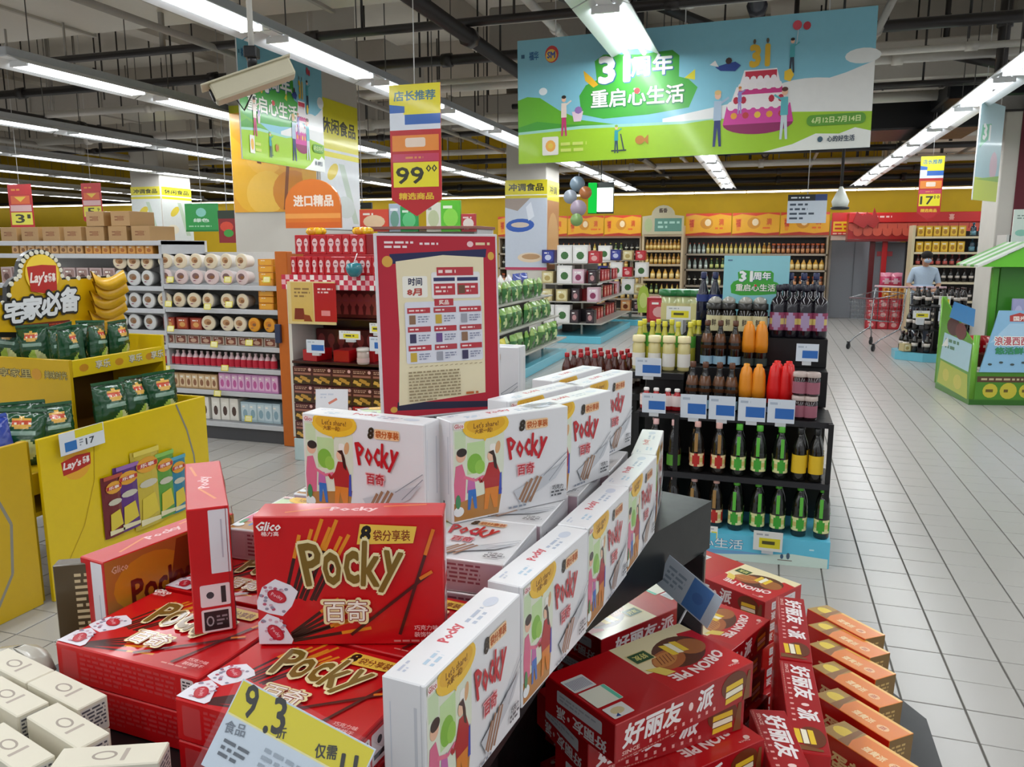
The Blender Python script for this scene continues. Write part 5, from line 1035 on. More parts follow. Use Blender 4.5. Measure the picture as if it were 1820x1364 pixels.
for k, px in enumerate([533, 547, 561, 575, 589, 603, 617, 631, 645]): KB.put((atY(px, 430, HY+.27).x, HY+.27, 1.5505), (0, 0, R(random.uniform(-20, 20))), f'red chocolate packet with pale spoon shape, {nth(k+1)} from left in the topmost row', 'red chocolate packets on the gingham ledge', scale=.95)
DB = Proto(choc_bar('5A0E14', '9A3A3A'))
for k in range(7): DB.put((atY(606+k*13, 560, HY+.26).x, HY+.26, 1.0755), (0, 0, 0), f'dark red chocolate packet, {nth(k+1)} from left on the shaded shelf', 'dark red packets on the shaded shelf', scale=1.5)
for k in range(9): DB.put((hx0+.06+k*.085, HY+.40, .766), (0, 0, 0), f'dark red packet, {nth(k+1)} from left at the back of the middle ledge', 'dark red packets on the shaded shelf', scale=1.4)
m = MB(); m.lathe([(.03, 0), (.055, .03), (.06, .06), (.05, .09), (0, .1)], 12, '2E7A86'); o = m.build('blue_pouch', FILM, None, (atY(630, 490, HY-.06).x, HY-.06, atY(630, 492, HY-.06).z)); m = MB(); m.tube([(0, 0, .1), (0, .05, .16)], .004, 'D9D9D9', 5); m.build('hook', METAL, o); tag(o, 'small teal pouch hanging on the gingham ledge', 'pouch')
for k, (px, py) in enumerate([(562, 408), (645, 408)]):
    p = atY(px, py, HY+.3); m = MB(); rr = random.Random(k)
    for q in range(7): a = 2*PI*q/7; m.ball((.045*math.cos(a), .03*math.sin(a), .02), .045, .02, .03, ['E8B81A', 'E09A1A'][q % 2], 8, 5)
    o = m.build('gold_bow', FILM, None, (p.x, HY+.3, 1.70)); m = MB(); m.ball((0, -.01, .03), .022, .02, .022, 'C98A12', 8, 5); m.build('knot', FILM, o); tag(o, f'golden bow on top of the chocolate stand, {"left" if k == 0 else "right"} one', 'bow', 'golden bows')
m = MB(); m.box(hx0+.1, HY+.26, 1.5505, hx1-.1, HY+.34, 1.699, '8E1018', .004); m.build('riser', CARD, ch)
# orange arch sign over the chocolate stand
ox0, ox1 = atY(508, 400, HY+.36).x, atY(606, 400, HY+.36).x; oz0, oz1 = atY(508, 406, HY+.36).z, atY(556, 318, HY+.36).z; w, h = ox1-ox0, oz1-oz0
pts = [(0, 0), (w, 0), (w, h*.45)]+[(w/2+w/2*math.cos(t*PI/12), h*.45+h*.55*math.sin(t*PI/12)) for t in range(1, 12)]+[(0, h*.45)]
m = MB(); m.prism(pts, 0, .02, 'E2781A'); o = m.build('orange_sign', CARD, None, (ox0, HY+.36, oz0)); m = MB(); c = Canvas(m, eps=.0001); c.rect(.0, h*.20, w, h*.30, 'F0A24A'); c.rect(0, 0, w, h*.12, 'D9660E'); c.text('进口精品', w*.52, h*.56, w*.72, h*.24, 'F4E4D4', .04); m.build('sign_print', CARD, o); m = MB(); m.tube([(w*.5, .026, 1.70-oz0), (w*.5, .026, h*.5)], .008, 'C9C4BC', 6); m.build('pole', METAL, o); tag(o, 'orange arched sign reading 进口精品 above the chocolate stand', 'sign')

# ================================================================ dump displays beyond the middle aisle
def tiers(name, x0, x1, y0, y1, zs, label, base='62B8CC', face='+x', frame='A9A79E'):
    g = empty(name); tag(g, label, 'display stand'); m = MB(); m.box(x0, y0, .0008, x1, y1, .12, base, .004); m.build('plinth', CARD, g)
    for k, z in enumerate(zs):
        d = .10*k
        m = MB(); m.box(x0+d*.6, y0+d*.6, z-.02, x1-d, y1-d*.3, z-.0005, frame, .002); m.build('shelf', METAL, g)
    q = .1*len(zs)
    if y1-y0 > 1: m = MB(); m.box(x0+q*.7, y0+q+.30, .1205, x1-q-.26, y1-.15, zs[-1]-.021, '2B2A28', .004); m.build('core', METAL, g)
    for x in (x0+.06*len(zs), x1-.1*len(zs)-.02):
        for y in (y0+.1*len(zs), y1-.06*len(zs)): m = MB(); m.box(x-.015, y-.015, .1205, x+.015, y+.015, zs[-1]-.0205, 'C9C6BC'); m.build('post', METAL, g)
    return g
def pouch(name, w, h, t, c1, c2, c3):
    f = lambda u, v, s: c3 if (u-.5)**2/.07+(v-.35)**2/.05 < 1 else c2 if v > .68 else c1
    return Proto(tag(bag(name, w, h, t, f, 6, 7), 'x', 'bag'))
GP1 = pouch('snack_pouch', .2, .26, .1, '2E6A2E', '7AA84A', 'B9CC8A'); GP2 = pouch('snack_pouch', .2, .26, .1, '4A7A3A', '9AB86A', '2A4A22'); GP3 = pouch('snack_pouch', .2, .26, .1, 'B9C01E', 'D0C83A', '8AA02A')
tx = -2.80
t1 = tiers('green_snack_stand', tx-.75, tx, 8.2, 11.3, [.30, .62, .92], 'stand of green snack bags on a pale blue base in the middle aisle')
for k, z in enumerate((.30, .62, .92)):
    y = 8.35+.1*k; n = 0
    while y < 11.1-.1*k:
        n += 1; P = GP3 if y < 8.75 else (GP1, GP2)[(n+k) % 2]
        P.put((tx-.09-.10*k, y, z), (R(random.uniform(-10, 4)), 0, R(90+random.uniform(-14, 14))), f'{"yellow-green" if P is GP3 else "green"} snack bag, {nth(n)} from the near end, {["bottom", "middle", "top"][k]} shelf of the green stand', 'green snack bags in the middle aisle'); y += .23
for k in range(3): GP3.put((tx-.2-.2*k, 8.3+.0, .30), (R(-6), 0, R(random.uniform(-10, 10))), f'yellow-green snack bag, {nth(k+1)} from the aisle corner at the near end', 'green snack bags in the middle aisle'); GP3.put((tx-.25-.2*k, 8.42, .62), (R(-6), 0, R(random.uniform(-10, 10))), f'yellow-green snack bag, {nth(k+1)} from the aisle corner, middle shelf near end', 'green snack bags in the middle aisle')
LP = pouch('gift_bag', .26, .32, .14, 'C9B4C9', 'E2DCE0', '8A7AA8'); NP = pouch('gift_bag', .26, .32, .14, '2A2E6A', '3A4A9A', 'C9C4D0'); OPo = pouch('gift_bag', .26, .32, .14, 'D08A4A', 'E8C08A', 'B05A2A'); WP = pouch('gift_bag', .26, .32, .14, 'D9D6D2', 'E8E6E2', 'A84A4A'); RP = pouch('gift_bag', .24, .3, .14, 'B0141E', 'C93A3A', 'E2B4B0')
for k, (P, y) in enumerate([(LP, 8.5), (LP, 8.85), (OPo, 9.2), (OPo, 9.55), (WP, 9.9), (LP, 10.25), (NP, 10.6), (NP, 10.9)]): P.put((tx-.56, y, .92), (0, 0, R(90+random.uniform(-20, 20))), f'{["lilac", "lilac", "orange", "orange", "white", "lilac", "navy", "navy"][k]} gift bag, {nth(k+1)} from the near end atop the green stand', 'gift bags atop the green snack stand')
t2 = tiers('mixed_snack_stand', -3.75, -2.62, 12.95, 15.9, [.34, .70, 1.0, 1.34], 'stand of white, beige and red packs on a pale blue base, farther along the aisle')
BEI = Proto(pack('gift_box', .2, .22, .2, 'B9A878', 'D9CFA0', 'B09A5A', 11)); WHG = Proto(pack('gift_box', .26, .2, .3, 'D9D6D2', 'E6E4E0', '3E6A3A', 12)); DKG = Proto(pack('gift_box', .14, .2, .22, '2A2228', '4A3A3E', 'B98A8A', 13)); RDG = Proto(pack('gift_box', .2, .2, .2, 'A81A24', 'C23A44', 'E0A8A4', 14)); PKG = Proto(pack('gift_box', .2, .2, .24, 'C9A4B0', 'D9C4CC', '8A3A5A', 15)); NVG = Proto(pack('gift_box', .22, .2, .22, '23286A', '3A4494', 'C0C4DA', 16)); ORG2 = Proto(pack('gift_box', .2, .2, .22, 'C9804A', 'E0B07A', '7A3A1E', 17))
GXG = 'gift boxes on the mixed snack stand'
for z, items in ((.34, [WHG, WHG, DKG, DKG]), (.70, [BEI, BEI, DKG, PKG]), (1.0, [BEI, WHG, PKG, DKG]), (1.34, [NVG, WHG, WHG, RDG])):
    x = -3.70
    for k, P in enumerate(items): P.put((x, 12.99+.06*(z > .5)+.06*(z > .9), z), (0, 0, 0), f'{ {id(WHG): "white", id(BEI): "beige", id(DKG): "dark", id(PKG): "pink", id(NVG): "navy", id(RDG): "red"}[id(P)]} gift box, {nth(k+1)} from left, {["lowest", "second", "third", "top"][[.34, .7, 1.0, 1.34].index(z)]} shelf of the mixed stand', GXG); x += .27
for k in range(9):
    for j in range(3): (RDG if (k+j) % 4 else DKG).put((-2.86, 13.3+.27*k, [.34, .70, 1.0][j]), (0, 0, R(90)), f'{"red" if (k+j) % 4 else "dark"} gift box on the aisle side, {nth(k+1)} from the near end, {["lowest", "middle", "upper"][j]} shelf', GXG) if 13.3+.27*k < 15.7 else None
t3 = tiers('biscuit_gondola', -3.75, -2.35, 16.3, 17.1, [.30, .66, 1.0, 1.34], 'far stand of navy, white and orange packs below the bottle wall')
for z, items in ((.30, [ORG2, ORG2, DKG, ORG2, DKG]), (.66, [PKG, WHG, PKG, WHG, BEI]), (1.0, [NVG, NVG, WHG, RDG, WHG]), (1.34, [RDG, WHG, NVG, BEI, RDG])):
    x = -3.68
    for k, P in enumerate(items): P.put((x, 16.34+.05*(z > .5)+.06*(z > .9), z), (0, 0, 0), f'{ {id(WHG): "white", id(BEI): "beige", id(DKG): "dark", id(PKG): "pink", id(NVG): "navy", id(RDG): "red", id(ORG2): "orange"}[id(P)]} pack, {nth(k+1)} from left, {["lowest", "second", "third", "top"][[.3, .66, 1.0, 1.34].index(z)]} shelf of the far stand', 'packs on the far stand below the bottles'); x += .26
m = MB(); pts = [(-.1, 0), (.1, 0), (.13, .25), (.08, .5), (0, .56), (-.08, .5), (-.13, .25)]; m.prism(pts, 0, .03, 'A9C24A'); o = m.build('shelf_wobbler', CARD, None, (-2.42, 16.26, .28)); m = MB(); c = Canvas(m, eps=.0002); c.ell(0, .25, .08, .16, 'C9D67A', 14); m.build('wobbler_print', CARD, o); tag(o, 'yellow-green cut-out board at the right end of the far stand', 'sign')
# ================================================================ hanging banners, flags, posters
def scene_banner(c, w, h):
    """anniversary picture: sky, hills, title, cake and little people"""
    c.rect(0, 0, w, h, '7FBFD2'); c.ell(w*.08, h*.58, w*.013, h*.03, 'E6EEF0'); c.ell(w*.97, h*.66, w*.045, h*.055, 'E2E6E4', 16)
    c.poly([(w*.44, h*.30), (w*.58, h*.36), (w*.72, h*.42), (w*.86, h*.50), (w*.93, h*.55), (w, h*.62), (w, h*.22), (w*.44, h*.22)], 'E4E5E2'); c.ell(w*.84, h*.47, w*.09, h*.06, 'E4E5E2', 18)
    c.poly([(0, .52*h), (w*.03, h*.545), (w*.07, h*.53), (w*.13, h*.42), (w*.2, h*.33), (w*.3, h*.28), (0, h*.26)], '5FAE1E'); c.poly([(0, h*.30), (w*.06, h*.34), (w*.16, h*.30), (w*.3, h*.28), (0, h*.22)], '3E9A2A')
    c.poly([(0, 0), (w, 0), (w, h*.26), (w*.8, h*.29), (w*.5, h*.26), (w*.2, h*.28), (0, h*.25)], '9CC81E'); c.poly([(0, h*.26), (w*.2, h*.285), (w*.5, h*.27), (w*.62, h*.28), (w*.5, h*.25), (w*.2, h*.26), (0, h*.24)], '9AD0C0')
    c.poly([(w*.72, 0), (w, 0), (w, h*.12), (w*.96, h*.15), (w*.92, h*.11), (w*.86, h*.12), (w*.80, h*.05)], 'E8EBE4')
    anniversary(c, w, h, w*.365, h*.58, h*.92, 2)
    c.poly([(w*.205, h*.72), (w*.23, h*.66), (w*.25, h*.60), (w*.235, h*.58), (w*.21, h*.64)], 'E8B62A'); c.poly([(w*.50, h*.60), (w*.53, h*.66), (w*.53, h*.58)], 'D9D02A')
    c.scribble(w*.012, h*.84, w*.035, h*.90, 1, '2A5A7A', 1); c.text('福华', w*.052, h*.87, w*.03, h*.07, '2A6A9A', .03, res=1); c.ell(w*.108, h*.87, w*.021, h*.068, 'C83A3A', 16); c.ell(w*.106, h*.86, w*.017, h*.05, 'E8C24A', 14); c.text('SM', w*.106, h*.865, w*.026, h*.055, '4A5AA0', .05, res=1)
    # cake
    c.ell(w*.705, h*.225, w*.095, h*.085, '8E1A5A', 24); c.poly([(w*.61, h*.22), (w*.80, h*.22), (w*.79, h*.36), (w*.62, h*.36)], 'D0409A'); c.poly([(w*.625, h*.34), (w*.785, h*.34), (w*.77, h*.50), (w*.645, h*.50)], 'EDE6E6'); c.poly([(w*.648, h*.44), (w*.772, h*.44), (w*.765, h*.50), (w*.655, h*.50)], 'C8307E')
    c.poly([(w*.65, h*.48), (w*.765, h*.48), (w*.752, h*.62), (w*.665, h*.62)], 'EFE8EA'); c.rect(w*.668, h*.55, w*.752, h*.61, 'C22A44')
    for k in range(7): c.ell(w*(.632+.024*k), h*.36, w*.011, h*.035, 'EDE6E6', 10)
    for k in range(5): c.ell(w*(.66+.024*k), h*.50, w*.011, h*.03, 'EDE6E6', 10); c.ell(w*(.672+.018*k), h*.55, w*.008, h*.025, 'EFE8EA', 8)
    for k in range(5): c.ell(w*(.64+.032*k), h*.285, w*.009, h*.025, ['E8A030', 'C03A3A', 'E8C040'][k % 3], 8)
    for x in (.645, .665, .74, .765): c.ell(w*x, h*.40, w*.008, h*.028, 'B81A3A', 8)
    c.text('31', w*.705, h*.72, w*.055, h*.17, 'D9B02A', .06); c.ell(w*.69, h*.825, w*.004, h*.02, '5A4A30', 6); c.ell(w*.725, h*.825, w*.004, h*.02, '5A4A30', 6)
    def man(x, y, s, shirt, leg, hair='4A2A20', arm=0):
        c.poly([(x-.030*s, y-.20*s), (x-.012*s, y-.20*s), (x, y-.06*s), (x+.014*s, y-.20*s), (x+.032*s, y-.20*s), (x+.022*s, y+.0), (x-.022*s, y)], leg); c.poly([(x-.03*s, y-.01), (x+.03*s, y-.01), (x+.026*s, y+.13*s), (x-.026*s, y+.13*s)], shirt); c.ell(x, y+.17*s, .024*s, .03*s, 'E6B89A', 10); c.ell(x, y+.19*s, .025*s, .018*s, hair, 10)
        c.line([(x+(.02*s if arm >= 0 else -.02*s), y+.11*s), (x+arm*.08*s, y+.15*s)], .016*s, shirt)
    man(w*.595, h*.27, h*1.05, 'A8BCD0', '23306A', 'D9B87A', 1); man(w*.775, h*.28, h*.95, '5AB0B8', 'C9D6D9', '5A2A20', -1); man(w*.79, h*.70, h*.62, '4AA8B0', '2A3A4A', '2A2220', 1); man(w*.145, h*.37, h*.80, 'E2D2C4', 'C0306A', '1E1816', 1); man(w*.305, h*.16, h*.55, '2E9AA0', '2A4A5A', '8AB03A', 1); man(w*.655, h*.40, h*.5, '8A8AC8', 'A89AD0', 'C9803A', 1)
    c.poly([(w*.585, h*.66), (w*.60, h*.63), (w*.64, h*.62), (w*.655, h*.66), (w*.64, h*.69), (w*.615, h*.68)], '22408A'); c.ell(w*.622, h*.70, w*.009, h*.025, '3A2420', 8); c.poly([(w*.57, h*.68), (w*.585, h*.71), (w*.595, h*.66)], 'E6E2E0'); c.ell(w*.80, h*.915, w*.012, h*.035, 'D24A5A', 12); c.ell(w*.825, h*.905, w*.010, h*.03, 'C03040', 12); c.line([(w*.803, h*.88), (w*.80, h*.78)], w*.0015, 'D9D9D9'); c.ell(w*.783, h*.56, w*.014, h*.05, 'E8C030', 5)
    c.poly([(w*.17, h*.40), (w*.205, h*.40), (w*.198, h*.32), (w*.176, h*.32)], 'D9C2CC'); c.ell(w*.19, h*.41, w*.012, h*.03, '8A6AA8', 8); c.lines([(w*.29, h*.07, w*.335, h*.07), (w*.328, h*.07, w*.318, h*.2)], w*.004, '3A4A4A')
    c.ell(w*.375, h*.145, w*.014, h*.035, 'B5782A', 12); c.poly([(w*.385, h*.145), (w*.40, h*.185), (w*.40, h*.105)], 'B5782A'); c.rrect(w*.077, h*.06, w*.128, h*.21, w*.004, 'E2E0D6'); c.ell(w*.103, h*.135, w*.016, h*.048, 'E8A84A', 12); c.ell(w*.103, h*.135, w*.008, h*.024, 'E2C04A', 10)
    c.scribble(w*.135, h*.07, w*.215, h*.17, 2, 'C9D86A', 5); c.rrect(w*.835, h*.175, w*.985, h*.255, h*.035, '5A9A2A'); c.text('6月12日-7月14日', w*.91, h*.215, w*.125, h*.045, 'D2E29A', .03, res=1); c.ell(w*.872, h*.075, w*.007, h*.022, '3A5A6A', 10); c.text('心的好生活', w*.925, h*.075, w*.07, h*.045, '3A4A5A', .03, res=1)
BY = 6.0
a, b = atY(922, 292, BY), atY(1563, 36, BY); w = b.x-a.x; h = .90; tl = math.atan2(.035, w)
m = MB(); m.box(0, 0, 0, w, .012, h, '8FC4D2', .001); bn = m.build('anniversary_banner', CARD, None, (a.x, BY, a.z), (0, -tl, 0)); m = MB(); c = Canvas(m, eps=.00005); scene_banner(c, w, h); m.build('printed_face', CARD, bn)
for x in (.12, .5, .88): m = MB(); m.tube([(w*x, .006, h), (w*x, .006, 4.66-a.z)], .004, 'C9C9C9', 5); m.build('suspension_wire', METAL, bn)
tag(bn, 'wide green and blue 31 anniversary banner hanging over the aisle', 'banner')
def side_banner(name, near, far, label, y0, y1, yf):
    p = atd(near, y0, 6.2) if name == 'a' else None
    return p
def x_banner(px0, y0t, y0b, px1, dist, label):
    p = atd(px0, y0t, dist); q = atd(px0, y0b, dist); X = p.x; f_ = atX(px1, y0t, X); h = p.z-q.z; L = f_.y-p.y
    m = MB(); m.box(-.006, 0, 0, .006, L, h, 'DDE0E0', .001); o = m.build('anniversary_banner', CARD, None, (X, p.y, q.z)); m = MB(); c = Canvas(m, (.0065, 0, 0), (0, 1, 0), (0, 0, 1), .00005); scene_banner(c, L, h); m.build('printed_face', CARD, o)
    m = MB(); c = Canvas(m, (-.0065, L, 0), (0, -1, 0), (0, 0, 1), .00005); scene_banner(c, L, h); m.build('reverse_face', CARD, o)
    for t in (.15, .85): m = MB(); m.tube([(0, L*t, h), (0, L*t, 4.69-q.z)], .004, 'C9C9C9', 5); m.build('suspension_wire', METAL, o)
    return tag(o, label, 'banner')
x_banner(418, 60, 278, 567, 6.3, 'anniversary banner hanging edge-on beside the fruit poster column')
p, q = atY(1736, 262, 9.0), atY(1772, 262, 9.0); 
m = MB(); m.box(0, -.006, 0, .62, .006, .95, 'DDE0E0', .001); zz = atY(1737, 355, 9.0).z; o = m.build('anniversary_banner', CARD, None, (p.x, 9.0, zz), (0, 0, R(58))); m = MB(); c = Canvas(m, (0, -.0065, 0), eps=.00005); c.rect(0, 0, .62, .95, 'A9CBD2'); c.rect(0, 0, .62, .22, 'C9D83A'); c.poly([(.05, .5), (.3, .62), (.3, .75), (.08, .72)], '5AB88A'); c.ell(.45, .35, .1, .14, 'D9B8C4', 12); c.text('31', .2, .66, .2, .16, 'EFF2EF', .05, res=1); c.poly([(0, .2), (.62, .26), (.62, .2)], '8FBF3A'); m.build('printed_face', CARD, o)
for t in (.1, .52): m = MB(); m.tube([(t, 0, .95), (t, 0, 4.69-zz)], .004, 'C9C9C9', 5); m.build('suspension_wire', METAL, o)
tag(o, 'narrow anniversary banner hanging beside the white column at right', 'banner')
# price flags
def flag(px0, px1, yt, yb, Y, price, small, label, head='店长推荐', kind='full', grp='hanging price flags'):
    a, b = atY(px0, yb, Y), atY(px1, yt, Y); w, h = b.x-a.x, b.z-a.z; t = .16*h
    m = MB(); m.prism([(0, t*.8), (w*.5, 0), (w, t*.8), (w, h), (0, h)], 0, .006, 'B8101A'); o = m.build('price_flag', CARD, None, (a.x, Y, a.z)); m = MB(); c = Canvas(m, eps=.00006)
    if kind == 'full':
        c.rect(0, h*.66, w, h, 'E6DA1A'); c.rect(0, h*.66, w, h*.83, 'D6DCE6'); c.poly([(0, h*.79), (w*.45, h*.79), (w*.45, h*.83), (0, h*.855)], '2060B4'); c.rect(w*.3, h*.70, w, h*.775, '2060B4'); c.rect(w*.3, h*.775, w, h*.86, 'E6DA1A'); c.rect(w*.28, h*.775, w*.5, h*.79, 'E6DA1A')
        c.text(head, w*.5, h*.915, w*.82, h*.075, '4A7A8A', .03, res=1); c.rect(w*.04, h*.50, w*.96, h*.62, 'E2862A'); c.rrect(w*.3, h*.53, w*.7, h*.60, w*.04, 'E8D2C0'); c.rect(w*.04, h*.42, w*.96, h*.48, 'C2365A'); c.scribble(w*.3, h*.435, w*.7, h*.465, 1, 'D98A4A', 2)
        c.rect(w*.05, h*.225, w*.95, h*.415, 'E6D81E'); c.text(price, w*.38, h*.315, w*.56, h*.13, '2A2A12', .02); c.text(small, w*.81, h*.365, w*.22, h*.055, '2A2A12', .02, res=1); c.text('精选商品', w*.5, h*.155, w*.7, h*.055, 'E2B42A', .04, res=1)
    else:
        c.rect(0, h*.80, w, h, 'C8141C'); c.rect(w*.1, h*.62, w*.9, h*.78, 'D9602A'); c.poly([(w*.25, h*.76), (w*.75, h*.76), (w*.5, h*.66)], 'E8C23A'); c.rect(w*.05, h*.22, w*.95, h*.46, 'E0D84A'); c.text(price, w*.42, h*.34, w*.4, h*.17, '33331A', .02); c.text(small, w*.8, h*.38, w*.14, h*.08, '33331A', .02, res=1); c.rect(w*.05, h*.48, w*.95, h*.60, 'D9B0B0'); c.scribble(w*.2, h*.1, w*.8, h*.18, 1, 'E8A02A', 2); c.scribble(w*.15, h*.86, w*.85, h*.93, 1, 'E8902A', 3)
    m.build('printed_face', CARD, o); m = MB(); m.tube([(w*.5, .003, h), (w*.5, .003, h+4.69-b.z)], .003, 'D9D9D9', 5); m.build('suspension_wire', METAL, o); return tag(o, label, 'price flag', grp)
flag(697, 782, 146, 385, 4.4, '99', '00', 'hanging price flag reading 99, yellow, blue and red')
flag(1628, 1680, 277, 392, 11.0, '17', '10', 'hanging price flag reading 17 in front of the red pavilion')
flag(22, 54, 327, 420, 7.6, '3', '1', 'small red price flag reading 3 at the far left', kind='s'); flag(150, 178, 325, 402, 9.5, '', '', 'small red hanging flag above the brown cartons', kind='s') if False else flag(150, 178, 325, 402, 9.5, '5', '9', 'small red hanging flag above the brown cartons', kind='s')
# posters wrapped round the columns
def poster(x0, x1, Y, z0, z1, label, draw, name='column_poster', side=None):
    if side is None: m = MB(); m.box(0, 0, 0, x1-x0, .01, z1-z0, 'E4E2DE', .001); o = m.build(name, CARD, None, (x0, Y-.0105, z0)); w = x1-x0
    else: m = MB(); m.box(0, 0, 0, .01, side, z1-z0, 'E4E2DE', .001); o = m.build(name, CARD, None, (x1+.0005, Y, z0)); w = side
    m = MB(); c = Canvas(m, (0, 0, 0), eps=.00008) if side is None else Canvas(m, (.01, 0, 0), (0, 1, 0), (0, 0, 1), .00008); draw(c, w, z1-z0); m.build('printed_face', CARD, o); return tag(o, label, 'poster')
def fruit(c, w, h):
    c.rect(0, 0, w, h, 'E2A01E'); c.clip = (0, 0, w, h)
    for x, y, rx, ry, r_, col in [(.10, .35, .16, .5, .5, 'E8B024'), (.42, .62, .22, .3, -.3, 'EFB83A'), (.75, .62, .22, .34, .2, 'E8A428'), (.40, .18, .2, .22, .3, 'F0C04A'), (.72, .18, .2, .22, -.2, 'D98A1E'), (.95, .4, .1, .3, 0, 'EDB030')]: c.ell(w*x, h*y, min(w, h)*rx*1.2, min(w, h)*ry, col, 20, r_)
    c.poly([(w*.20, h*.95), (w*.25, h*.96), (w*.36, h*.45), (w*.31, h*.46)], '6A3410'); c.poly([(w*.55, h*.96), (w*.60, h*.96), (w*.74, h*.52), (w*.68, h*.50)], '7A3C12'); c.poly([(w*.60, h*.02), (w*.64, h*.02), (w*.70, h*.50), (w*.66, h*.48)], '8A4A14')
    c.rect(0, h*.93, w, h, 'C9CF3A')
z0, z1 = atY(420, 378, C1Y).z, atY(420, 215, C1Y).z; poster(c1l+.02, c1r-.02, C1Y, z0, z1+.15, 'mango slice poster on the front of the big column', fruit)
def snackhead(txt, col='E0D81A'):
    def d(c, w, h): c.rect(0, h*.86, w, h, col); c.rect(0, 0, w, h*.86, 'D6DAD6'); c.text(txt, w*.5, h*.925, w*.82, h*.075, '33340E', .03, res=1); c.rect(0, h*.80, w, h*.84, col); c.ell(w*.4, h*.6, w*.18, h*.06, 'D9C23A', 12, .6); c.poly([(w*.5, h*.75), (w*.62, h*.75), (w*.9, h*.2), (w*.75, h*.2)], 'B8C8B0'); c.ell(w*.3, h*.3, w*.2, h*.08, 'E2DAC2', 14)
    return d
def snackside(c, w, h): c.rect(0, h*.62, w, h, 'E0D81A'); c.text('休闲食品', w*.5, h*.80, w*.86, h*.12, '33340E', .03, res=1); c.rect(0, 0, w, h*.62, 'D3D8DA'); c.rect(0, h*.56, w, h*.60, 'E0D81A'); c.ell(w*.3, h*.45, w*.16, h*.05, 'D9C23A', 12, .6); c.poly([(w*.45, h*.52), (w*.6, h*.52), (w*.95, h*.05), (w*.8, h*.05)], 'B4C4B4'); c.ell(w*.6, h*.18, w*.25, h*.09, 'C2CCC8', 14)
zt_, zb_ = atX(600, 182, c1r).z, atX(600, 408, c1r).z; poster(c1l, c1r, C1Y+.02, zb_, zt_, 'yellow and white snack foods poster on the column\'s aisle side', snackside, side=.80)
def milk(c, w, h): c.rect(0, h*.84, w, h, 'D9CC1E'); c.rect(0, h*.80, w, h*.83, 'C9B81A'); c.rect(0, 0, w, h*.80, 'B9C0CC'); c.poly([(0, h*.8), (w*.6, h*.8), (w*.3, h*.66), (0, h*.70)], '9A8A80'); c.text('冲调食品', w*.5, h*.92, w*.84, h*.085, '2E2E10', .035, res=1); c.ell(w*.36, h*.50, w*.34, h*.075, '2A55A8', 18, .05); c.ell(w*.36, h*.505, w*.22, h*.03, 'C9B8A8', 14); c.ell(w*.60, h*.14, w*.30, h*.055, 'D9C4A8', 18); c.ell(w*.62, h*.15, w*.22, h*.032, 'B08A64', 14); c.poly([(w*.5, h*.7), (w*.62, h*.76), (w*.7, h*.6), (w*.56, h*.55)], 'D6DAE2'); c.rect(0, 0, w, h*.03, 'B03A5A')
z0, z1 = atY(935, 480, C2Y).z, atY(935, 320, C2Y).z; poster(c2l-.02, c2r+.02, C2Y, z0, z1, 'milk powder poster with yellow heading on the farther column', milk)
def milkside(c, w, h): c.rect(0, h*.78, w, h, 'D9CC1E'); c.rect(0, 0, w, h*.78, 'B07A52'); c.text('冲调', w*.5, h*.9, w*.6, h*.09, '4A4A14', .03, res=1); c.ell(w*.5, h*.35, w*.45, h*.3, 'C89A6A', 16)
poster(c2l, c2r, C2Y+.02, z0, z1, 'brown poster with yellow heading on the farther column\'s side', milkside, side=.80)
z0, z1 = atY(258, 440, C3Y).z, atY(258, 332, C3Y).z; poster(c3l, c3r, C3Y, z0, z1, 'yellow-headed drinks poster at the left distance, front of its column', snackhead('冲调食品', 'D4C81E')); poster(c3l, c3r, C3Y+.02, z0, z1, 'yellow-headed poster on the side of the distant left column', snackhead('休闲食品', 'E0D81A'), side=.82)
# camera on its ceiling rod
p = atd(450, 145, 3.6); cc = empty('security_camera', p, (0, 0, R(17.9))); tag(cc, 'beige security camera on a white ceiling rod in front of the banner', 'camera')
m = MB(); m.box(-.045, -.19, -.04, .045, .19, .04, 'C9C2A8', .008); m.box(-.052, -.225, .0405, .052, .20, .048, 'D2CBB2', .003); bd = m.build('housing', PLASTIC, cc, (0, 0, 0), (Matrix.Rotation(R(-24), 3, 'Y') @ Matrix.Rotation(R(-70), 3, 'Z')).to_euler())
m = MB(); m.lathe([(.028, 0), (.03, .006), (.018, .008), (0, .008)], 14, '1A1A1E'); m.build('lens', PLASTIC, bd, (0, -.191, 0), (R(90), 0, 0))
m = MB(); m.tube([(0, 0, .05), (0, 0, .13)], .022, '1B1B1D', 10); m.box(-.03, -.03, .10, .03, .03, .15, '1B1B1D', .005); m.build('bracket', METAL, cc); m = MB(); m.tube([(0, 0, .15), (0, 0, 1.6)], .013, 'DCDAD4', 10); m.build('rod', METAL, cc)
m = MB(); m.tube([(-.1, .12, .02), (-.13, .14, -.05), (-.10, .16, -.10), (-.03, .1, -.02)], .004, '1E1E20', 5); m.build('cable', PLASTIC, cc)
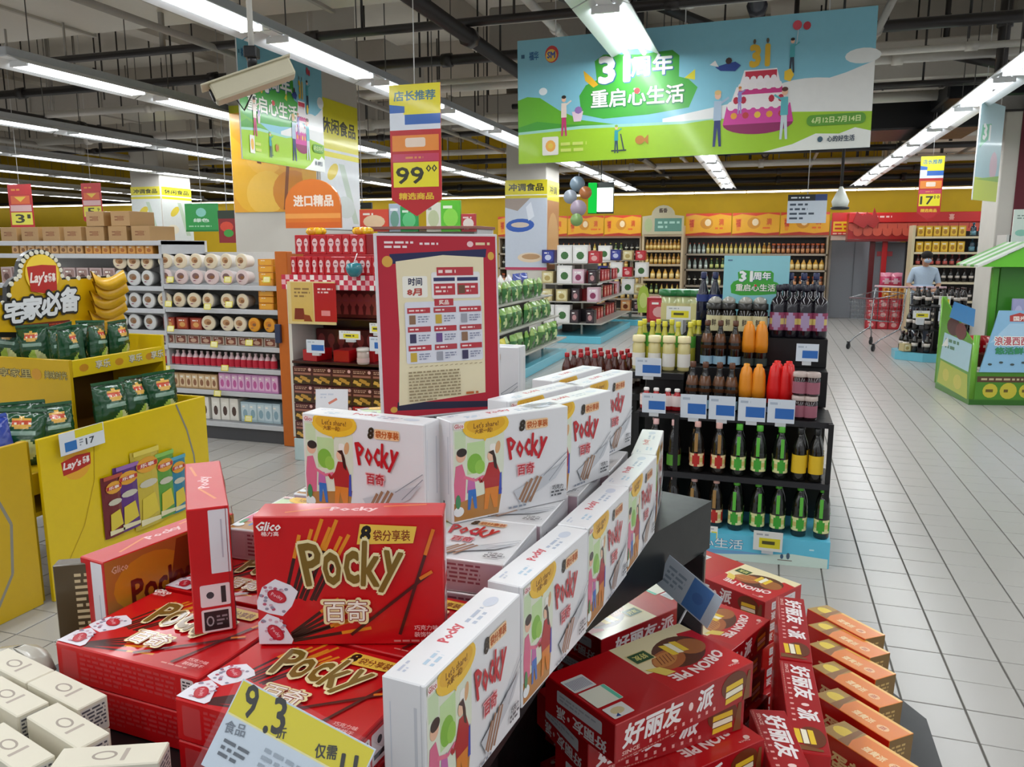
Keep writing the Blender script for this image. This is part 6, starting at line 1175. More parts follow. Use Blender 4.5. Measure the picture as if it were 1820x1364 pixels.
# lesser signs in the background
def board(name, px0, px1, yt, yb, Y, col, label, draw=None, th=.03, hang=True, cat='sign', mm=CARD):
    a, b = atY(px0, yb, Y), atY(px1, yt, Y); w, h = b.x-a.x, b.z-a.z; m = MB(); m.box(0, 0, 0, w, th, h, col, .002); o = m.build(name, mm, None, (a.x, Y, a.z))
    if draw: m = MB(); c = Canvas(m, eps=.0002); draw(c, w, h); m.build('printed_face', CARD, o)
    if hang: m = MB(); m.tube([(w*.5, th/2, h), (w*.5, th/2, h+4.69-b.z)], .006, 'B9B9B9', 5); m.build('suspension_rod', METAL, o)
    return tag(o, label, cat)
def gsign(c, w, h): c.ell(w*.5, h*.68, w*.16, h*.16, '8AD0C0', 12); c.text('绿色', w*.5, h*.40, w*.5, h*.14, 'D2EAD8', .04, res=1); c.scribble(w*.1, h*.14, w*.9, h*.24, 1, '9AD0A4', 2); c.rect(0, 0, w, h*.06, '1E7A34')
board('green_sign', 331, 385, 361, 412, 9.0, '2A9A48', 'green hanging sign at left of the mango poster column', gsign)
board('red_sign', 390, 416, 374, 432, 8.6, '8E1A1E', 'dark red and green sign partly hidden by the big column', lambda c, w, h: (c.rect(0, h*.75, w, h, '23301E'), c.ell(w*.5, h*.5, w*.4, h*.16, 'D8452A', 12), c.ell(w*.6, h*.3, w*.3, h*.12, '3E9A3A', 12)))
def bigpack(k, px0, px1, yt, yb, col, c2, c3, label, Y=7.6):
    board('header_card', px0, px1, yt, yb, Y, col, label, lambda c, w, h: (c.ell(w*.5, h*.45, w*.38, h*.3, c2, 14), c.scribble(w*.12, h*.7, w*.88, h*.88, 1, c3, k), c.scribble(w*.2, h*.1, w*.8, h*.2, 1, c3, k+1)), hang=False, cat='sign')
a, b = atY(632, 412, 7.6), atY(846, 400, 7.6)
gs = gondola('aisle_shelf', a.x, b.x, [.15, .5, .85, 1.2, 1.5], 7.58, .55, 'tall shelf behind the notice board carrying a row of header cards', a.z+.018)
m = MB(); m.box(a.x-.02, 7.57, a.z+.0205, b.x+.02, 8.14, a.z+.05, '8A5A52', .003); m.build('top_board', METAL, gs)
for args in [(1, 640, 690, 372, 412, 'D8452A', 'E8C8A0', 'F0E6D8', 'red and cream header card, leftmost behind the orange sign'), (2, 692, 711, 362, 412, 'A9B8C8', '6A9A8A', 'E6EAEE', 'pale blue header card left of the price flag'), (3, 712, 742, 366, 412, '1E9A4A', '5AC07A', 'CFE8D4', 'dark green header card behind the price flag tip'), (4, 758, 783, 360, 412, 'D9D8CA', 'B9C29A', '8A8A7A', 'cream header card right of the price flag tip'), (5, 784, 818, 356, 412, '5AC02A', '8AD84A', 'E8F4DA', 'bright green header card right of the price flag'), (6, 820, 845, 380, 412, 'B9323A', 'E2D8D0', 'E8D0D0', 'red and white header card at the right end behind the notice board')]: bigpack(*args)
board('dark_sign', 625, 660, 360, 372, 8.2, '1E2422', 'small dark sign right of the orange arched sign', lambda c, w, h: c.scribble(w*.1, h*.3, w*.9, h*.7, 1, '8AA8A0', 1))
p = atY(1062, 352, 14.0); es = empty('lit_sign', p); tag(es, 'green and white lit sign hanging beyond the milk poster column', 'sign'); w_, h_ = .34, .48
m = MB(); m.box(-.16, -.04, -.26, -.02, .04, .26, '14803A', .004); m.build('green_panel', GREENLIT, es); m = MB(); m.box(0, -.05, -.24, .27, .05, .17, 'EAF4EE', .004); m.build('white_panel', SCREEN, es); m = MB(); m.box(-.18, .045, -.27, .28, .08, .27, '1E2420', .004); m.tube([(.05, .06, .27), (.05, .06, 1.1)], .012, '3A3A3A', 6); m.build('casing', METAL, es)
orn = empty('hanging_ornament', atY(1028, 350, 12.5)); tag(orn, 'hanging string of grey and brown discs near the milk poster column', 'decoration')
for k, (x, z, r_, col) in enumerate([(-.02, .2, .12, '6A7A86'), (.12, .06, .10, 'A8683A'), (-.12, .0, .11, '8A9098'), (.02, -.18, .13, '9A8A98'), (.0, -.36, .10, '7A9A5A')]): m = MB(); m.M = Matrix.Translation((x, 0, z)) @ Matrix.Rotation(R(90), 4, 'X'); m.lathe([(0, -.01), (r_, -.01), (r_, .01), (0, .01)], 16, col); m.build('disc', PLASTIC, orn, (0, -.025*k, 0))
m = MB(); m.tube([(0, .02, -.4), (0, .02, 1.4)], .004, '9A9A9A', 5); m.build('string', METAL, orn)
def notice(c, w, h):
    c.rect(0, h*.78, w*.7, h, '15171A'); c.rect(w*.7, h*.78, w, h, '2A3E70'); c.scribble(w*.08, h*.84, w*.62, h*.94, 1, 'D6D8DC', 2)
    for r in range(4): c.scribble(w*.06, h*(.58-.16*r), w*(.94 if r < 3 else .5), h*(.72-.16*r), 1, '3A4452', r+3)
board('notice_sign', 1398, 1471, 345, 397, 12.0, 'C2CAD4', 'white hanging notice with black heading over the far shelves', notice)
m = MB(); m.lathe([(.0, -.16), (.10, -.13), (.12, -.05), (.07, .06), (.03, .14), (.02, .16)], 16, 'D6DAD2'); p = atY(1494, 352, 12.5); o = m.build('pendant_lamp', PLASTIC, None, p); m = MB(); m.lathe([(.11, -.165), (.125, -.15), (.125, -.13), (.10, -.125)], 16, '20242A'); m.build('rim', PLASTIC, o); m = MB(); m.tube([(0, 0, .16), (0, 0, 1.6)], .022, '2A2828', 6); m.build('rod', METAL, o); tag(o, 'white bell-shaped fitting on a dark rod right of the hanging notice', 'fitting')
# ================================================================ bottle wall at the far end
FY = 19.2
def fx(px, py=470): return atY(px, py, FY).x
def header(x0, x1, z0, z1, label, seed, red=False):
    m = MB(); m.box(0, 0, 0, x1-x0, .04, z1-z0, 'E8A81A' if not red else 'C81E16', .004); o = m.build('header_board', CARD, None, (x0, FY-.06, z0)); w, h = x1-x0, z1-z0; m = MB(); c = Canvas(m, eps=.0003); rnd = random.Random(seed)
    if red:
        c.rect(w*.05, h*.15, w*.95, h*.6, 'E8B81E'); c.rect(w*.02, h*.66, w*.98, h*.98, 'D0181A'); c.scribble(w*.1, h*.2, w*.9, h*.55, 2, 'C8301A', seed); c.scribble(w*.05, 0, w*.95, h*.12, 1, 'E2B8A0', 3)
    else:
        c.poly([(0, h*.86), (w*.2, h*.95), (w*.5, h*.86), (w*.75, h*.96), (w, h*.88), (w, h), (0, h)], 'D8401E'); c.poly([(0, 0), (w, 0), (w, h*.14), (w*.7, h*.08), (w*.4, h*.15), (0, h*.07)], 'B5301A')
        c.poly([(w*.06, h*.75), (w*.2, h*.75), (w*.16, h*.2), (w*.1, h*.2)], 'E88A1E'); c.text('福', w*.13, h*.55, w*.1, h*.36, 'C8401A', .04, res=1); c.ell(w*.46, h*.55, w*.14, h*.26, 'D08A1A', 16); c.ell(w*.49, h*.58, w*.07, h*.16, 'F0D8B0', 12); c.text('满', w*.78, h*.6, w*.11, h*.3, 'D8601E', .04, res=1); c.scribble(w*.65, h*.25, w*.95, h*.4, 1, 'E86A1E', seed)
    m.build('printed_face', CARD, o); return tag(o, label, 'sign', 'shelf-top header boards')
def wall_unit(x0, x1, zs, label, zhead=None):
    g = empty('bottle_shelf'); tag(g, label, 'shelf unit'); m = MB(); m.box(x0, FY+.45, .001, x1, FY+.5, 1.87, '2A211A'); m.build('back_panel', METAL, g)
    for z in zs: m = MB(); m.box(x0, FY, z-.045, x1, FY+.449, z-.0005, 'A39684', .002); m.build('shelf', METAL, g)
    m = MB(); m.box(x0, FY-.01, 1.825, x1, FY+.449, 1.87, 'B0907A', .002); m.build('top_board', METAL, g)
    for x in (x0, x1-.04): m = MB(); m.box(x, FY+.0, .001, x+.04, FY+.449, 1.8245, 'A8967C'); m.build('upright', METAL, g)
    m = MB(); m.box(x0, FY+.02, .001, x1, FY+.04, zs[0]-.046, '35302A'); m.build('kick_plate', METAL, g)
    return g
ZW = [.08, .38, .72, 1.10, 1.46]
xa0, xa1, xt0, xt1, xb0, xb1 = fx(886), fx(1139), fx(1141), fx(1213), fx(1216), fx(1470)
wall_unit(xa0, xa1-.005, ZW, 'long brown bottle shelf left of the arched tower, far wall'); wall_unit(xb0+.005, xb1, ZW, 'long brown bottle shelf right of the arched tower, far wall')
n = 4; wv = (xa1-xa0)/n
for k in range(n): header(xa0+k*wv+.01, xa0+(k+1)*wv-.01, 1.875, 2.36, f'orange and yellow header board, {nth(k+1)} from left, left of the arched tower', k)
n = 3; wv = (xb1-xb0)/n
for k in range(n): header(xb0+k*wv+.01, xb0+(k+1)*wv-.01, 1.875, 2.38, f'orange and yellow header board, {nth(k+1)} from left, right of the arched tower', k+7)
x0r = fx(1473); header(x0r, x0r+.68, 1.875, 2.36, 'red header board with yellow patch above the grey door', 5, True)
m = MB(); m.box(x0r, FY-.02, 1.76, x0r+.7, FY+.3, 1.87, 'D2B9A8', .004); m.box(x0r, FY+.25, .001, x0r+.03, FY+.3, 1.759, 'B5A898'); o = m.build('door_lintel', MATTE); struct(o)
# arched tower shelf
TYv = 18.7
tw = empty('arched_bottle_tower'); tag(tw, 'beige arched tower shelf of amber bottles at the far wall', 'shelf unit'); x0, x1 = atY(1140, 470, TYv).x, atY(1213, 470, TYv).x; w = x1-x0
zt = [.52, .88, 1.22, 1.54]
for x in (x0, x1-.05): m = MB(); m.box(x, TYv, .001, x+.05, TYv+.4, 2.1, 'C2AE8E', .004); m.build('upright', METAL, tw)
for z in [.14]+zt+[1.90]: m = MB(); m.box(x0+.051, TYv, z-.05, x1-.051, TYv+.4, z-.0005, 'B9A587', .003); m.build('shelf', METAL, tw)
m = MB(); m.box(x0+.051, TYv+.38, .001, x1-.051, TYv+.4, 1.85, '33241A'); m.build('back_panel', METAL, tw)
hh = atY(1175, 365, TYv).z-1.9
pts = [(0, 0), (w, 0), (w, hh*.62), (w*.78, hh*.66)]+[(w*.5+w*.28*math.cos(t*PI/8), hh*.66+hh*.34*math.sin(t*PI/8)) for t in range(1, 8)]+[(w*.22, hh*.66), (0, hh*.62)]
m = MB(); m.M = Matrix.Translation((x0, TYv-.03, 1.9005)); m.prism(pts, 0, .04, 'B9B090'); hb = m.build('header_panel', CARD, tw); m = MB(); c = Canvas(m, (x0, TYv-.0305, 1.9005), eps=.0002); c.rect(w*.30, hh*.1, w*.95, hh*.55, '5A8A7A'); c.scribble(w*.38, hh*.18, w*.9, hh*.48, 2, 'A9CFC0', 4); c.ell(w*.15, hh*.32, w*.1, hh*.24, 'A9B584', 12); c.text('酱香', w*.5, hh*.82, w*.2, hh*.16, '4A3A2A', .04, res=1); m.build('header_print', CARD, hb)
def wine(h, r, body, cap, lab, lz=(.15, .45), style='sauce'): return Proto(btag(bottle('liquor_bottle', h, r, body, cap, lab, style=style, seg=10, lz=lz, small=True)))
WB = {'amber': wine(.27, .050, '9A6A1A', 'C9A45A', 'E0C070'), 'yellow': wine(.27, .042, 'B59A3A', '8A3A2A', 'D9CE8A', (.05, .5), 'slim'), 'dark': wine(.27, .044, '14160F', '1A1A1A', 'D5D0C0', (.5, .62)), 'green': wine(.27, .046, '2E4A1E', 'B9B04A', 'C9D07A'), 'brown': wine(.25, .046, '5A2A14', 'B5562A', 'C98A5A', (.1, .5), 'jar'), 'gold': wine(.27, .062, 'C9962E', '2A1A10', 'E8CE8A', (.1, .5), 'slim'), 'clear': wine(.27, .042, '8A9A92', 'A84A3A', 'C9D2CC', (.1, .4)), 'blue': wine(.27, .044, '23489A', '2A3A7A', '8AA8D0')}
row_names = {1.46: 'top', 1.10: 'second', .72: 'third', .38: 'fourth', .08: 'lowest'}
def wrow(x0, x1, z, seq, side):
    x = x0+.11; k = 0; tot = sum(nn for _, nn in seq); step = (x1-x0-.22)/max(1, tot-1)
    for col, nn in seq:
        for _ in range(nn):
            k += 1; WB[col].put((x, FY+.09, z), (0, 0, 0), f'{"navy" if col == "blue" else col} bottle, {nth(k)} from left on the {row_names[z]} shelf, {side} of the arched tower', 'bottles along the far wall', scale=.92); x += step
wrow(xa0, xa1, 1.46, [('dark', 6), ('amber', 5), ('yellow', 10), ('green', 3), ('dark', 3)], 'left'); wrow(xa0, xa1, 1.10, [('dark', 5), ('clear', 9), ('blue', 3), ('amber', 8), ('green', 2)], 'left'); wrow(xa0, xa1, .72, [('brown', 6), ('clear', 8), ('yellow', 4), ('gold', 4)], 'left'); wrow(xa1-1.2, xa1, .38, [('amber', 4), ('gold', 3)], 'left')
wrow(xb0, xb1, 1.46, [('clear', 4), ('yellow', 12), ('amber', 2), ('brown', 11)], 'right'); wrow(xb0, xb1, 1.10, [('clear', 4), ('green', 5), ('dark', 8), ('gold', 7)], 'right'); wrow(xb0, xb1, .72, [('dark', 3), ('clear', 2), ('yellow', 5), ('dark', 6), ('brown', 6)], 'right'); wrow(xb0, xb1, .38, [('amber', 6), ('dark', 7), ('yellow', 4), ('gold', 5)], 'right'); wrow(xb0+1.8, xb1, .08, [('blue', 6), ('brown', 3)], 'right')
for z, seq, nm in ((1.54, [('amber', 9)], 'top'), (1.22, [('amber', 8)], 'second'), (.88, [('gold', 6)], 'third'), (.52, [('green', 3), ('yellow', 4)], 'fourth')):
    k = 0; tot = seq[0][1]+sum(q for _, q in seq[1:]); 
    for col, nn in seq:
        for _ in range(nn): WB[col].put((x0+.11+(w-.22)*k/(tot-1), TYv+.10, z), (0, 0, 0), f'{col} bottle, {nth(k+1)} from left on the {nm} shelf of the arched tower', 'bottles in the arched tower', scale=.9); k += 1
# green-lidded tubs and a red pack in front of the tower
GLT = Proto(tag(bottle('green_lid_tub', .24, .085, 'B9BE8A', '1E6A34', 'D0C88A', None, style='jar', lz=(.1, .6)), 'x', 'tub'))
st = empty('low_tub_stand'); tag(st, 'low stand of green-lidded tubs behind the island stand', 'display stand'); sx0, sx1 = atY(1158, 540, 5.9).x, atY(1250, 540, 5.9).x
m = MB(); m.box(sx0-.03, 5.75, .001, sx1+.03, 6.2, 1.04, '2A2A26', .004); m.build('body', METAL, st); m = MB(); m.box(sx0-.05, 5.73, 1.0405, sx1+.05, 6.22, 1.06, '4A4A44', .004); m.build('top', METAL, st)
for k, px in enumerate([1192, 1216, 1240]): GLT.put((atY(px, 540, 5.86).x, 5.86, 1.0605), (0, 0, 0), f'green-lidded tub, {nth(k+1)} from left behind the pale jars', 'green-lidded tubs')
o = RDG.put((sx0-.02, 5.80, 1.0605), (0, 0, 0), 'red pack left of the green-lidded tubs', 'gift boxes near the tubs', scale=.9)

# ================================================================ right-hand side
# red pavilion
PY = 18.0
pv = empty('red_pavilion'); tag(pv, 'red pavilion stand with scalloped roof and red pillars, far right', 'pavilion'); px0, px1 = atY(1508, 400, PY).x, atY(1772, 400, PY).x
zr0, zr1 = atY(1640, 425, PY).z, atY(1640, 377, PY).z
m = MB(); m.box(px0, PY, zr1-.20, px1, PY+.5, zr1, 'C81414', .01); m.build('fascia', CARD, pv); m = MB(); m.box(px0, PY+.04, zr0, px1, PY+.5, zr1-.201, 'A81210', .004); m.build('roof_body', CARD, pv); m = MB(); m.box(px0, PY-.02, zr0-.05, px1, PY+.5, zr0-.0005, '6A0E0E', .004); m.build('beam', CARD, pv)
tm = MB(); tm.prism([(-.09, .07), (.09, .07)]+[(.09*math.cos(t*PI/8), -.085*math.sin(t*PI/8)) for t in range(0, 9)][1:-1], 0, .02, 'C8503A'); tl = None
for r_ in range(2):
    for k in range(int((px1-px0)/.185)):
        pos = (px0+.1+.185*k+(.09 if r_ else 0), PY+.015-.02*r_ if False else PY+.005+.02*(1-r_), zr1-.29-.10*r_)
        if tl is None: tl = tm.build('roof_tile', CARD, pv, pos)
        else: link('roof_tile', tl.data, pv, pos)
for px, col in ((1549, '5A0A10'), (1571, 'B01018'), (1613, '1A1416'), (1745, '7A0E12')):
    x = atY(px, 480, PY).x; m = MB(); m.box(x-.05, PY+.1, .001, x+.05, PY+.2, zr0-.051, col, .006); m.build('pillar', CARD, pv)
for px, hz, dy in ((1548, .30, .03), (1530, .18, .10)):
    x = atY(px, 400, PY).x; m = MB(); m.M = Matrix.Translation((x, PY-dy, zr1-.2)); m.prism([(-.16, 0), (.05, -.12), (.16, .02), (.11, .12), (.04, hz), (.01, .14), (-.10, .22)], 0, .05, 'A01818'); m.build('finial', CARD, pv)
m = MB(); c = Canvas(m, (px0, PY-.001, 0), eps=.0003); c.scribble(.5, zr1-.12, 1.1, zr1-.05, 1, 'E8C0B8', 4); c.text('喜', 1.9, zr1-.10, .1, .12, 'E8A898', .04, res=1); m.build('fascia_print', CARD, pv)
m = MB(); x = atY(1590, 445, PY+.3).x; m.box(x-.4, PY+.42, .3, x+.5, PY+.47, zr0-.06, '8A8D92', .004); m.build('back_screen', METAL, pv); m = MB(); m.box(x-.32, PY+.40, 1.42, x-.02, PY+.4195, 1.52, 'C8565A', .003); m.build('red_plate', CARD, pv)
for k in range(5):
    for j in range(3): RDG.put((atY(1538, 560, 17.2).x+.21*k, 17.1, .001+.202*j), (0, 0, 0), f'red gift box below the pavilion, {nth(k+1)} from left, {nth(j+1)} layer', 'red boxes below the pavilion')
ORP = Proto(pack('gift_box', .12, .12, .12, 'C9802A', 'E0A84A', 'A8561A', 21)); PKP = pouch('gift_bag', .24, .26, .12, 'C9406A', 'E08AA0', 'E0B8C4')
for k in range(4): ORP.put((atY(1570, 500, 17.25).x+.14*k, 17.2, .608), (0, 0, 0), f'orange cube pack on the red boxes, {nth(k+1)} from left', 'orange packs under the pavilion'); ORP.put((atY(1570, 500, 17.25).x+.14*k, 17.2, .7285), (0, 0, 0), f'orange cube pack in the upper layer, {nth(k+1)} from left', 'orange packs under the pavilion')
for k in range(2): PKP.put((atY(1578+16*k, 470, 17.27).x, 17.28, .8495), (0, 0, 0), f'pink gift bag above the orange packs, {["left", "right"][k]} one', 'pink bags under the pavilion')
# shelf of dark bottles behind the shopper
RY = 16.2; rs = empty('dark_bottle_shelf'); tag(rs, 'cream-framed shelf of dark bottles and yellow packs behind the shopper', 'shelf unit'); rx0, rx1 = atY(1622, 480, RY).x, atY(1790, 480, RY).x
for z in (.3, .64, .98, 1.28, 1.52, 1.80): m = MB(); m.box(rx0, RY, z-.04, rx1, RY+.45, z-.0005, 'CFC3A4', .003); m.build('shelf', METAL, rs)
for x in (rx0-.05, (rx0+rx1)/2, rx1): m = MB(); m.box(x, RY+.0, .001, x+.049, RY+.45, 2.0, 'C9BC98', .003); m.build('upright', METAL, rs) if x != (rx0+rx1)/2 else None
m = MB(); m.box(rx0, RY+.451, .001, rx1, RY+.48, 1.9, '241A18'); m.build('back_panel', METAL, rs)
DKB = Proto(btag(bottle('dark_bottle', .26, .045, '14100F', '3A1A1A', 'C9BEB4', style='sauce', seg=10, lz=(.3, .48), small=True))); RDB = Proto(btag(bottle('dark_bottle', .22, .045, '3A0E12', '8A1A1E', 'B9524A', style='slim', seg=10, lz=(.1, .4), small=True))); TEB = Proto(btag(bottle('dark_bottle', .24, .05, '123040', '2A5A6A', '5A8A9A', style='square', seg=10, lz=(.1, .4), small=True))); YPK = Proto(pack('snack_pack', .12, .15, .19, 'C99A1E', 'E0B83A', 'A8761A', 23))
for z, P, nm, d in ((.3, DKB, 'lowest', 'dark'), (.64, DKB, 'second', 'dark'), (.98, DKB, 'third', 'dark'), (1.28, RDB, 'fourth', 'dark red')):
    for k in range(13): P.put((rx0+.09+k*(rx1-rx0-.18)/12, RY+.1, z), (0, 0, 0), f'{d} bottle, {nth(k+1)} from left, {nm} shelf up behind the shopper', 'dark bottles behind the shopper', scale=.9)
for k in range(6): YPK.put((rx0+.03+k*.135, RY+.05, 1.52), (0, 0, 0), f'yellow pack, {nth(k+1)} from left on the upper shelf behind the shopper', 'yellow packs behind the shopper'); YPK.put((rx0+.03+k*.135, RY+.05, 1.80), (0, 0, 0), f'yellow pack, {nth(k+1)} from left on top of the shelf behind the shopper', 'yellow packs behind the shopper')
for k in range(6): TEB.put((rx0+.95+k*.13, RY+.1, 1.52), (0, 0, 0), f'teal bottle, {nth(k+1)} from left on the upper shelf, right of the yellow packs', 'teal bottles on the right shelf'); TEB.put((rx0+.95+k*.13, RY+.1, 1.80), (0, 0, 0), f'teal bottle, {nth(k+1)} from left on the topmost shelf', 'teal bottles on the right shelf')
# wine island
wi = empty('wine_island'); tag(wi, 'low black wine stand on a pale blue octagonal base, right aisle', 'display stand')
ox, oy = 2.36, 12.70; oct_ = [(ox+.60*math.cos(R(22.5+45*k)), oy+.46*math.sin(R(22.5+45*k))) for k in range(8)]
m = MB(); m.slab(oct_, .0008, .12, '6AB8CC'); m.build('plinth', CARD, wi); inner = [(ox+(x-ox)*.86, oy+(y-oy)*.86) for x, y in oct_]
for z in (.13, .45, .78): m = MB(); s_ = 1-.12*(z > .4)-.1*(z > .7); m.slab([(ox+(x-ox)*s_, oy+(y-oy)*s_) for x, y in inner], z-.0095 if z < .2 else z-.02, z, '121214'); m.build('shelf', METAL, wi)
m = MB(); m.box(ox-.05, oy-.05, .1305, ox+.05, oy+.05, .76, '161616'); m.build('core', METAL, wi)
n = 0
for z, rad, cnt, nm in ((.1305, .44, 16, 'lower'), (.4505, .37, 13, 'middle'), (.7805, .30, 10, 'upper')):
    for k in range(cnt): a = 2*PI*k/cnt-PI/2; DKB.put((ox+rad*1.02*math.cos(a), oy+rad*.78*math.sin(a), z), (0, 0, 0), f'dark wine bottle on the {nm} tier of the octagonal stand, {nth(k+1)} counter-clockwise from the front', 'wine bottles on the octagonal stand')
card('c', 1622, 553, 1653, 566, oy-.47, 'yellow', 'yellow card on the front of the wine stand', 'cards on the wine stand', 0, .14); card('c', 1667, 554, 1690, 571, oy-.47, 'blue', 'blue card at the right of the wine stand', 'cards on the wine stand', 0, .14); card('c', 1668, 527, 1690, 542, oy-.40, 'yellow', 'pale card above the blue card on the wine stand', 'cards on the wine stand', 0, .14)
tag(PKG.put((ox-.55, oy-.42, .13), (0, 0, R(20)), None, None, None, .7) if False else BEI.put((ox-.46, oy-.30, .1305), (0, 0, R(25)), None, None, None, .55), 'small tan box leaning at the left of the wine stand', 'box', 'gift boxes near the wine stand')
# green snack house
gh = empty('green_snack_house'); tag(gh, 'green house-shaped snack display with a small roof, right aisle', 'display stand')
A_, B_, C_, D_ = (1.90, 10.05), (2.03, 9.03), (3.0, 9.28), (2.95, 10.4)
m = MB(); m.slab([A_, B_, C_, D_], .001, .06, '3E7A1E'); m.build('base', CARD, gh)
def wallq(p, q, z0, z1a, z1b, col, name, draw=None, th=.015):
    p, q = Vector((*p, 0)), Vector((*q, 0)); u = (q-p).normalized(); L = (q-p).length; n = Vector((u.y, -u.x, 0))
    vs = [p+n*0+Vector((0, 0, z0)), q+Vector((0, 0, z0)), q+Vector((0, 0, z1b)), p+Vector((0, 0, z1a))]; vs2 = [v-n*th for v in vs]; m = MB(); m.add([tuple(v) for v in vs+vs2], [(0, 1, 2, 3), (7, 6, 5, 4), (0, 4, 5, 1), (1, 5, 6, 2), (2, 6, 7, 3), (3, 7, 4, 0)], col); o = m.build(name, CARD, gh)
    if draw: m = MB(); c = Canvas(m, p+n*.001, u, (0, 0, 1), .0003); draw(c, L); m.build(name+'_print', CARD, gh)
    return o
def leftp(c, L):
    c.poly([(L*.05, .08), (L*.95, .05), (L*.9, .3), (L*.1, .34)], 'B0B83A'); c.ell(L*.3, .2, .10, .07, 'C9C04A', 12); c.ell(L*.65, .18, .12, .08, 'C9C04A', 12); c.poly([(L*.08, .36), (L*.92, .33), (L*.95, .62), (L*.15, .66)], 'A9CBD6'); c.scribble(L*.2, .48, L*.6, .62, 2, '4A7A5A', 3); c.ell(L*.4, .75, .2, .10, '4A1A1E', 14); c.ell(L*.62, .72, .16, .09, '6A2A2A', 14); c.poly([(L*.25, .84), (L*.95, .80), (L*.95, .98), (L*.35, 1.02)], '3A8AC8'); c.poly([(L*.1, .5), (L*.3, .52), (L*.26, .62)], 'E0E0DA')
wallq(A_, B_, .06, 1.05, .62, '5A9A2A', 'side_wall', leftp)
def frontp(c, L):
    c.rect(.0, .0, L, .05, '2E6A1A')
    for k, x in enumerate((.20, .38, .56, .78)): c.ell(x, .15, .075 if k % 2 == 0 else .085, .075 if k % 2 == 0 else .085, 'CFC23A', 14); c.scribble(x-.045, .12, x+.045, .18, 1, '6A5A1A', k)
    c.rect(.06, .24, L-.05, .30, '5A3A24'); c.scribble(.1, .25, L-.1, .29, 1, 'C9B890', 3)
wallq(B_, C_, .06, .34, .34, '4E8E22', 'front_wall', frontp)
u = (Vector(C_)-Vector(B_)).normalized(); m = MB(); w_ = .62; m.add([(.0, 0, 0), (w_, 0, 0), (w_+.06, .12, .62), (.20, .12, .62), (0, .015, 0), (w_, .015, 0), (w_+.06, .135, .62), (.20, .135, .62)], [(0, 1, 2, 3), (7, 6, 5, 4), (0, 4, 5, 1), (1, 5, 6, 2), (2, 6, 7, 3), (3, 7, 4, 0)], '8ABADA')
o = m.build('sky_panel', CARD, gh, (B_[0]+.07, B_[1]+.0, .345), (0, 0, math.atan2(u.y, u.x))); nn_ = Vector((0, -.62, .12)).normalized(); m = MB(); c = Canvas(m, Vector((0, 0, 0))+nn_*.001, (1, 0, 0), Vector((0, .12, .62)).normalized(), .0003)
c.poly([(.10, .3), (.5, .36), (.62, .5), (.3, .5)], 'A9CCE4'); c.poly([(.30, .52), (.30, .58), (.40, .61), (.50, .58), (.50, .52)], 'B83A32'); c.text('国光', .40, .55, .13, .05, 'F0E0D8', .04, res=1); c.text('浪漫西西里', .36, .32, .42, .09, 'F0F0EA', .12, ref=.02, res=1); c.text('浪漫西西里', .36, .32, .42, .09, 'B8384A', .02, ref=.02, res=1); c.text('悠活鲜果', .34, .22, .38, .075, '2E8A5A', .05, res=1)
for k in range(5): c.ell(.1+.11*k, .08+.02*(k % 2), .022, .012, '3A4A4A', 8)
m.build('sky_panel_print', CARD, o)
for (x, y), z in ((A_, 1.05), (B_, .72)): m = MB(); m.tube([(x+.02, y+.02, .06), (x+.02, y+.02, z)], .03, '6AAA2A', 6); m.build('corner_post', CARD, gh)
m = MB(); m.box(2.32, 9.55, .061, 2.62, 9.85, 1.40, '3E8A22', .006); m.build('tower', CARD, gh); m = MB(); m.box(2.05, 9.3, .36, 2.9, 9.54, .5, '5A2A1E', .006); m.build('inner_tray', CARD, gh); m = MB(); m.box(2.25, 9.53, .5, 2.31, 9.62, 1.39, '5AAA2E', .006); m.build('post', CARD, gh)
def roofp(side):
    m = MB(); k = 6
    for i in range(k):
        y0, y1 = 9.25+1.0*i/k, 9.25+1.0*(i+1)/k; xm, xe = 2.5, 2.5+side*.46; cl = '5AC028' if side > 0 else ('E2E8E0' if i % 2 == 0 else '6ABA5A')
        vs = [(xm, y0, 1.64), (xm, y1, 1.64), (xe, y1, 1.40), (xe, y0, 1.40), (xm, y0, 1.66), (xm, y1, 1.66), (xe, y1, 1.42), (xe, y0, 1.42)]; f = [(0, 1, 2, 3), (7, 6, 5, 4), (0, 4, 5, 1), (1, 5, 6, 2), (2, 6, 7, 3), (3, 7, 4, 0)]
        m.add(vs, f if side > 0 else [tuple(reversed(q)) for q in f], cl)
    return m.build('roof_slope', CARD, gh)
roofp(-1); roofp(1); m = MB(); m.prism([(2.08, 1.405), (2.92, 1.405), (2.5, 1.635)], 9.27, 9.29, '6AC82E'); m.build('gable', CARD, gh)
for k in range(6): RP.put((2.12+.13*k, 9.42, .5005), (R(-6), 0, R(random.uniform(-20, 20))), f'dark red snack bag in the green snack house, {nth(k+1)} from left', 'red bags in the green snack house', scale=.6)
m = MB(); m.box(0, 0, 0, .12, .03, .42, 'A9A8D0', .004); o = m.build('lilac_card', CARD, None, (atY(1795, 560, 9.45).x, 9.36, .66), (R(-4), 0, R(6))); m = MB(); c = Canvas(m, eps=.0002); c.ell(.06, .25, .04, .1, 'C9C4E2', 12); m.build('card_print', CARD, o); m = MB(); m.tube([(.06, .015, 0), (.06, .015, -.16)], .008, 'B9B9C4', 6); m.build('stem', PLASTIC, o); tag(o, 'tall lilac card standing in the green snack house', 'card')
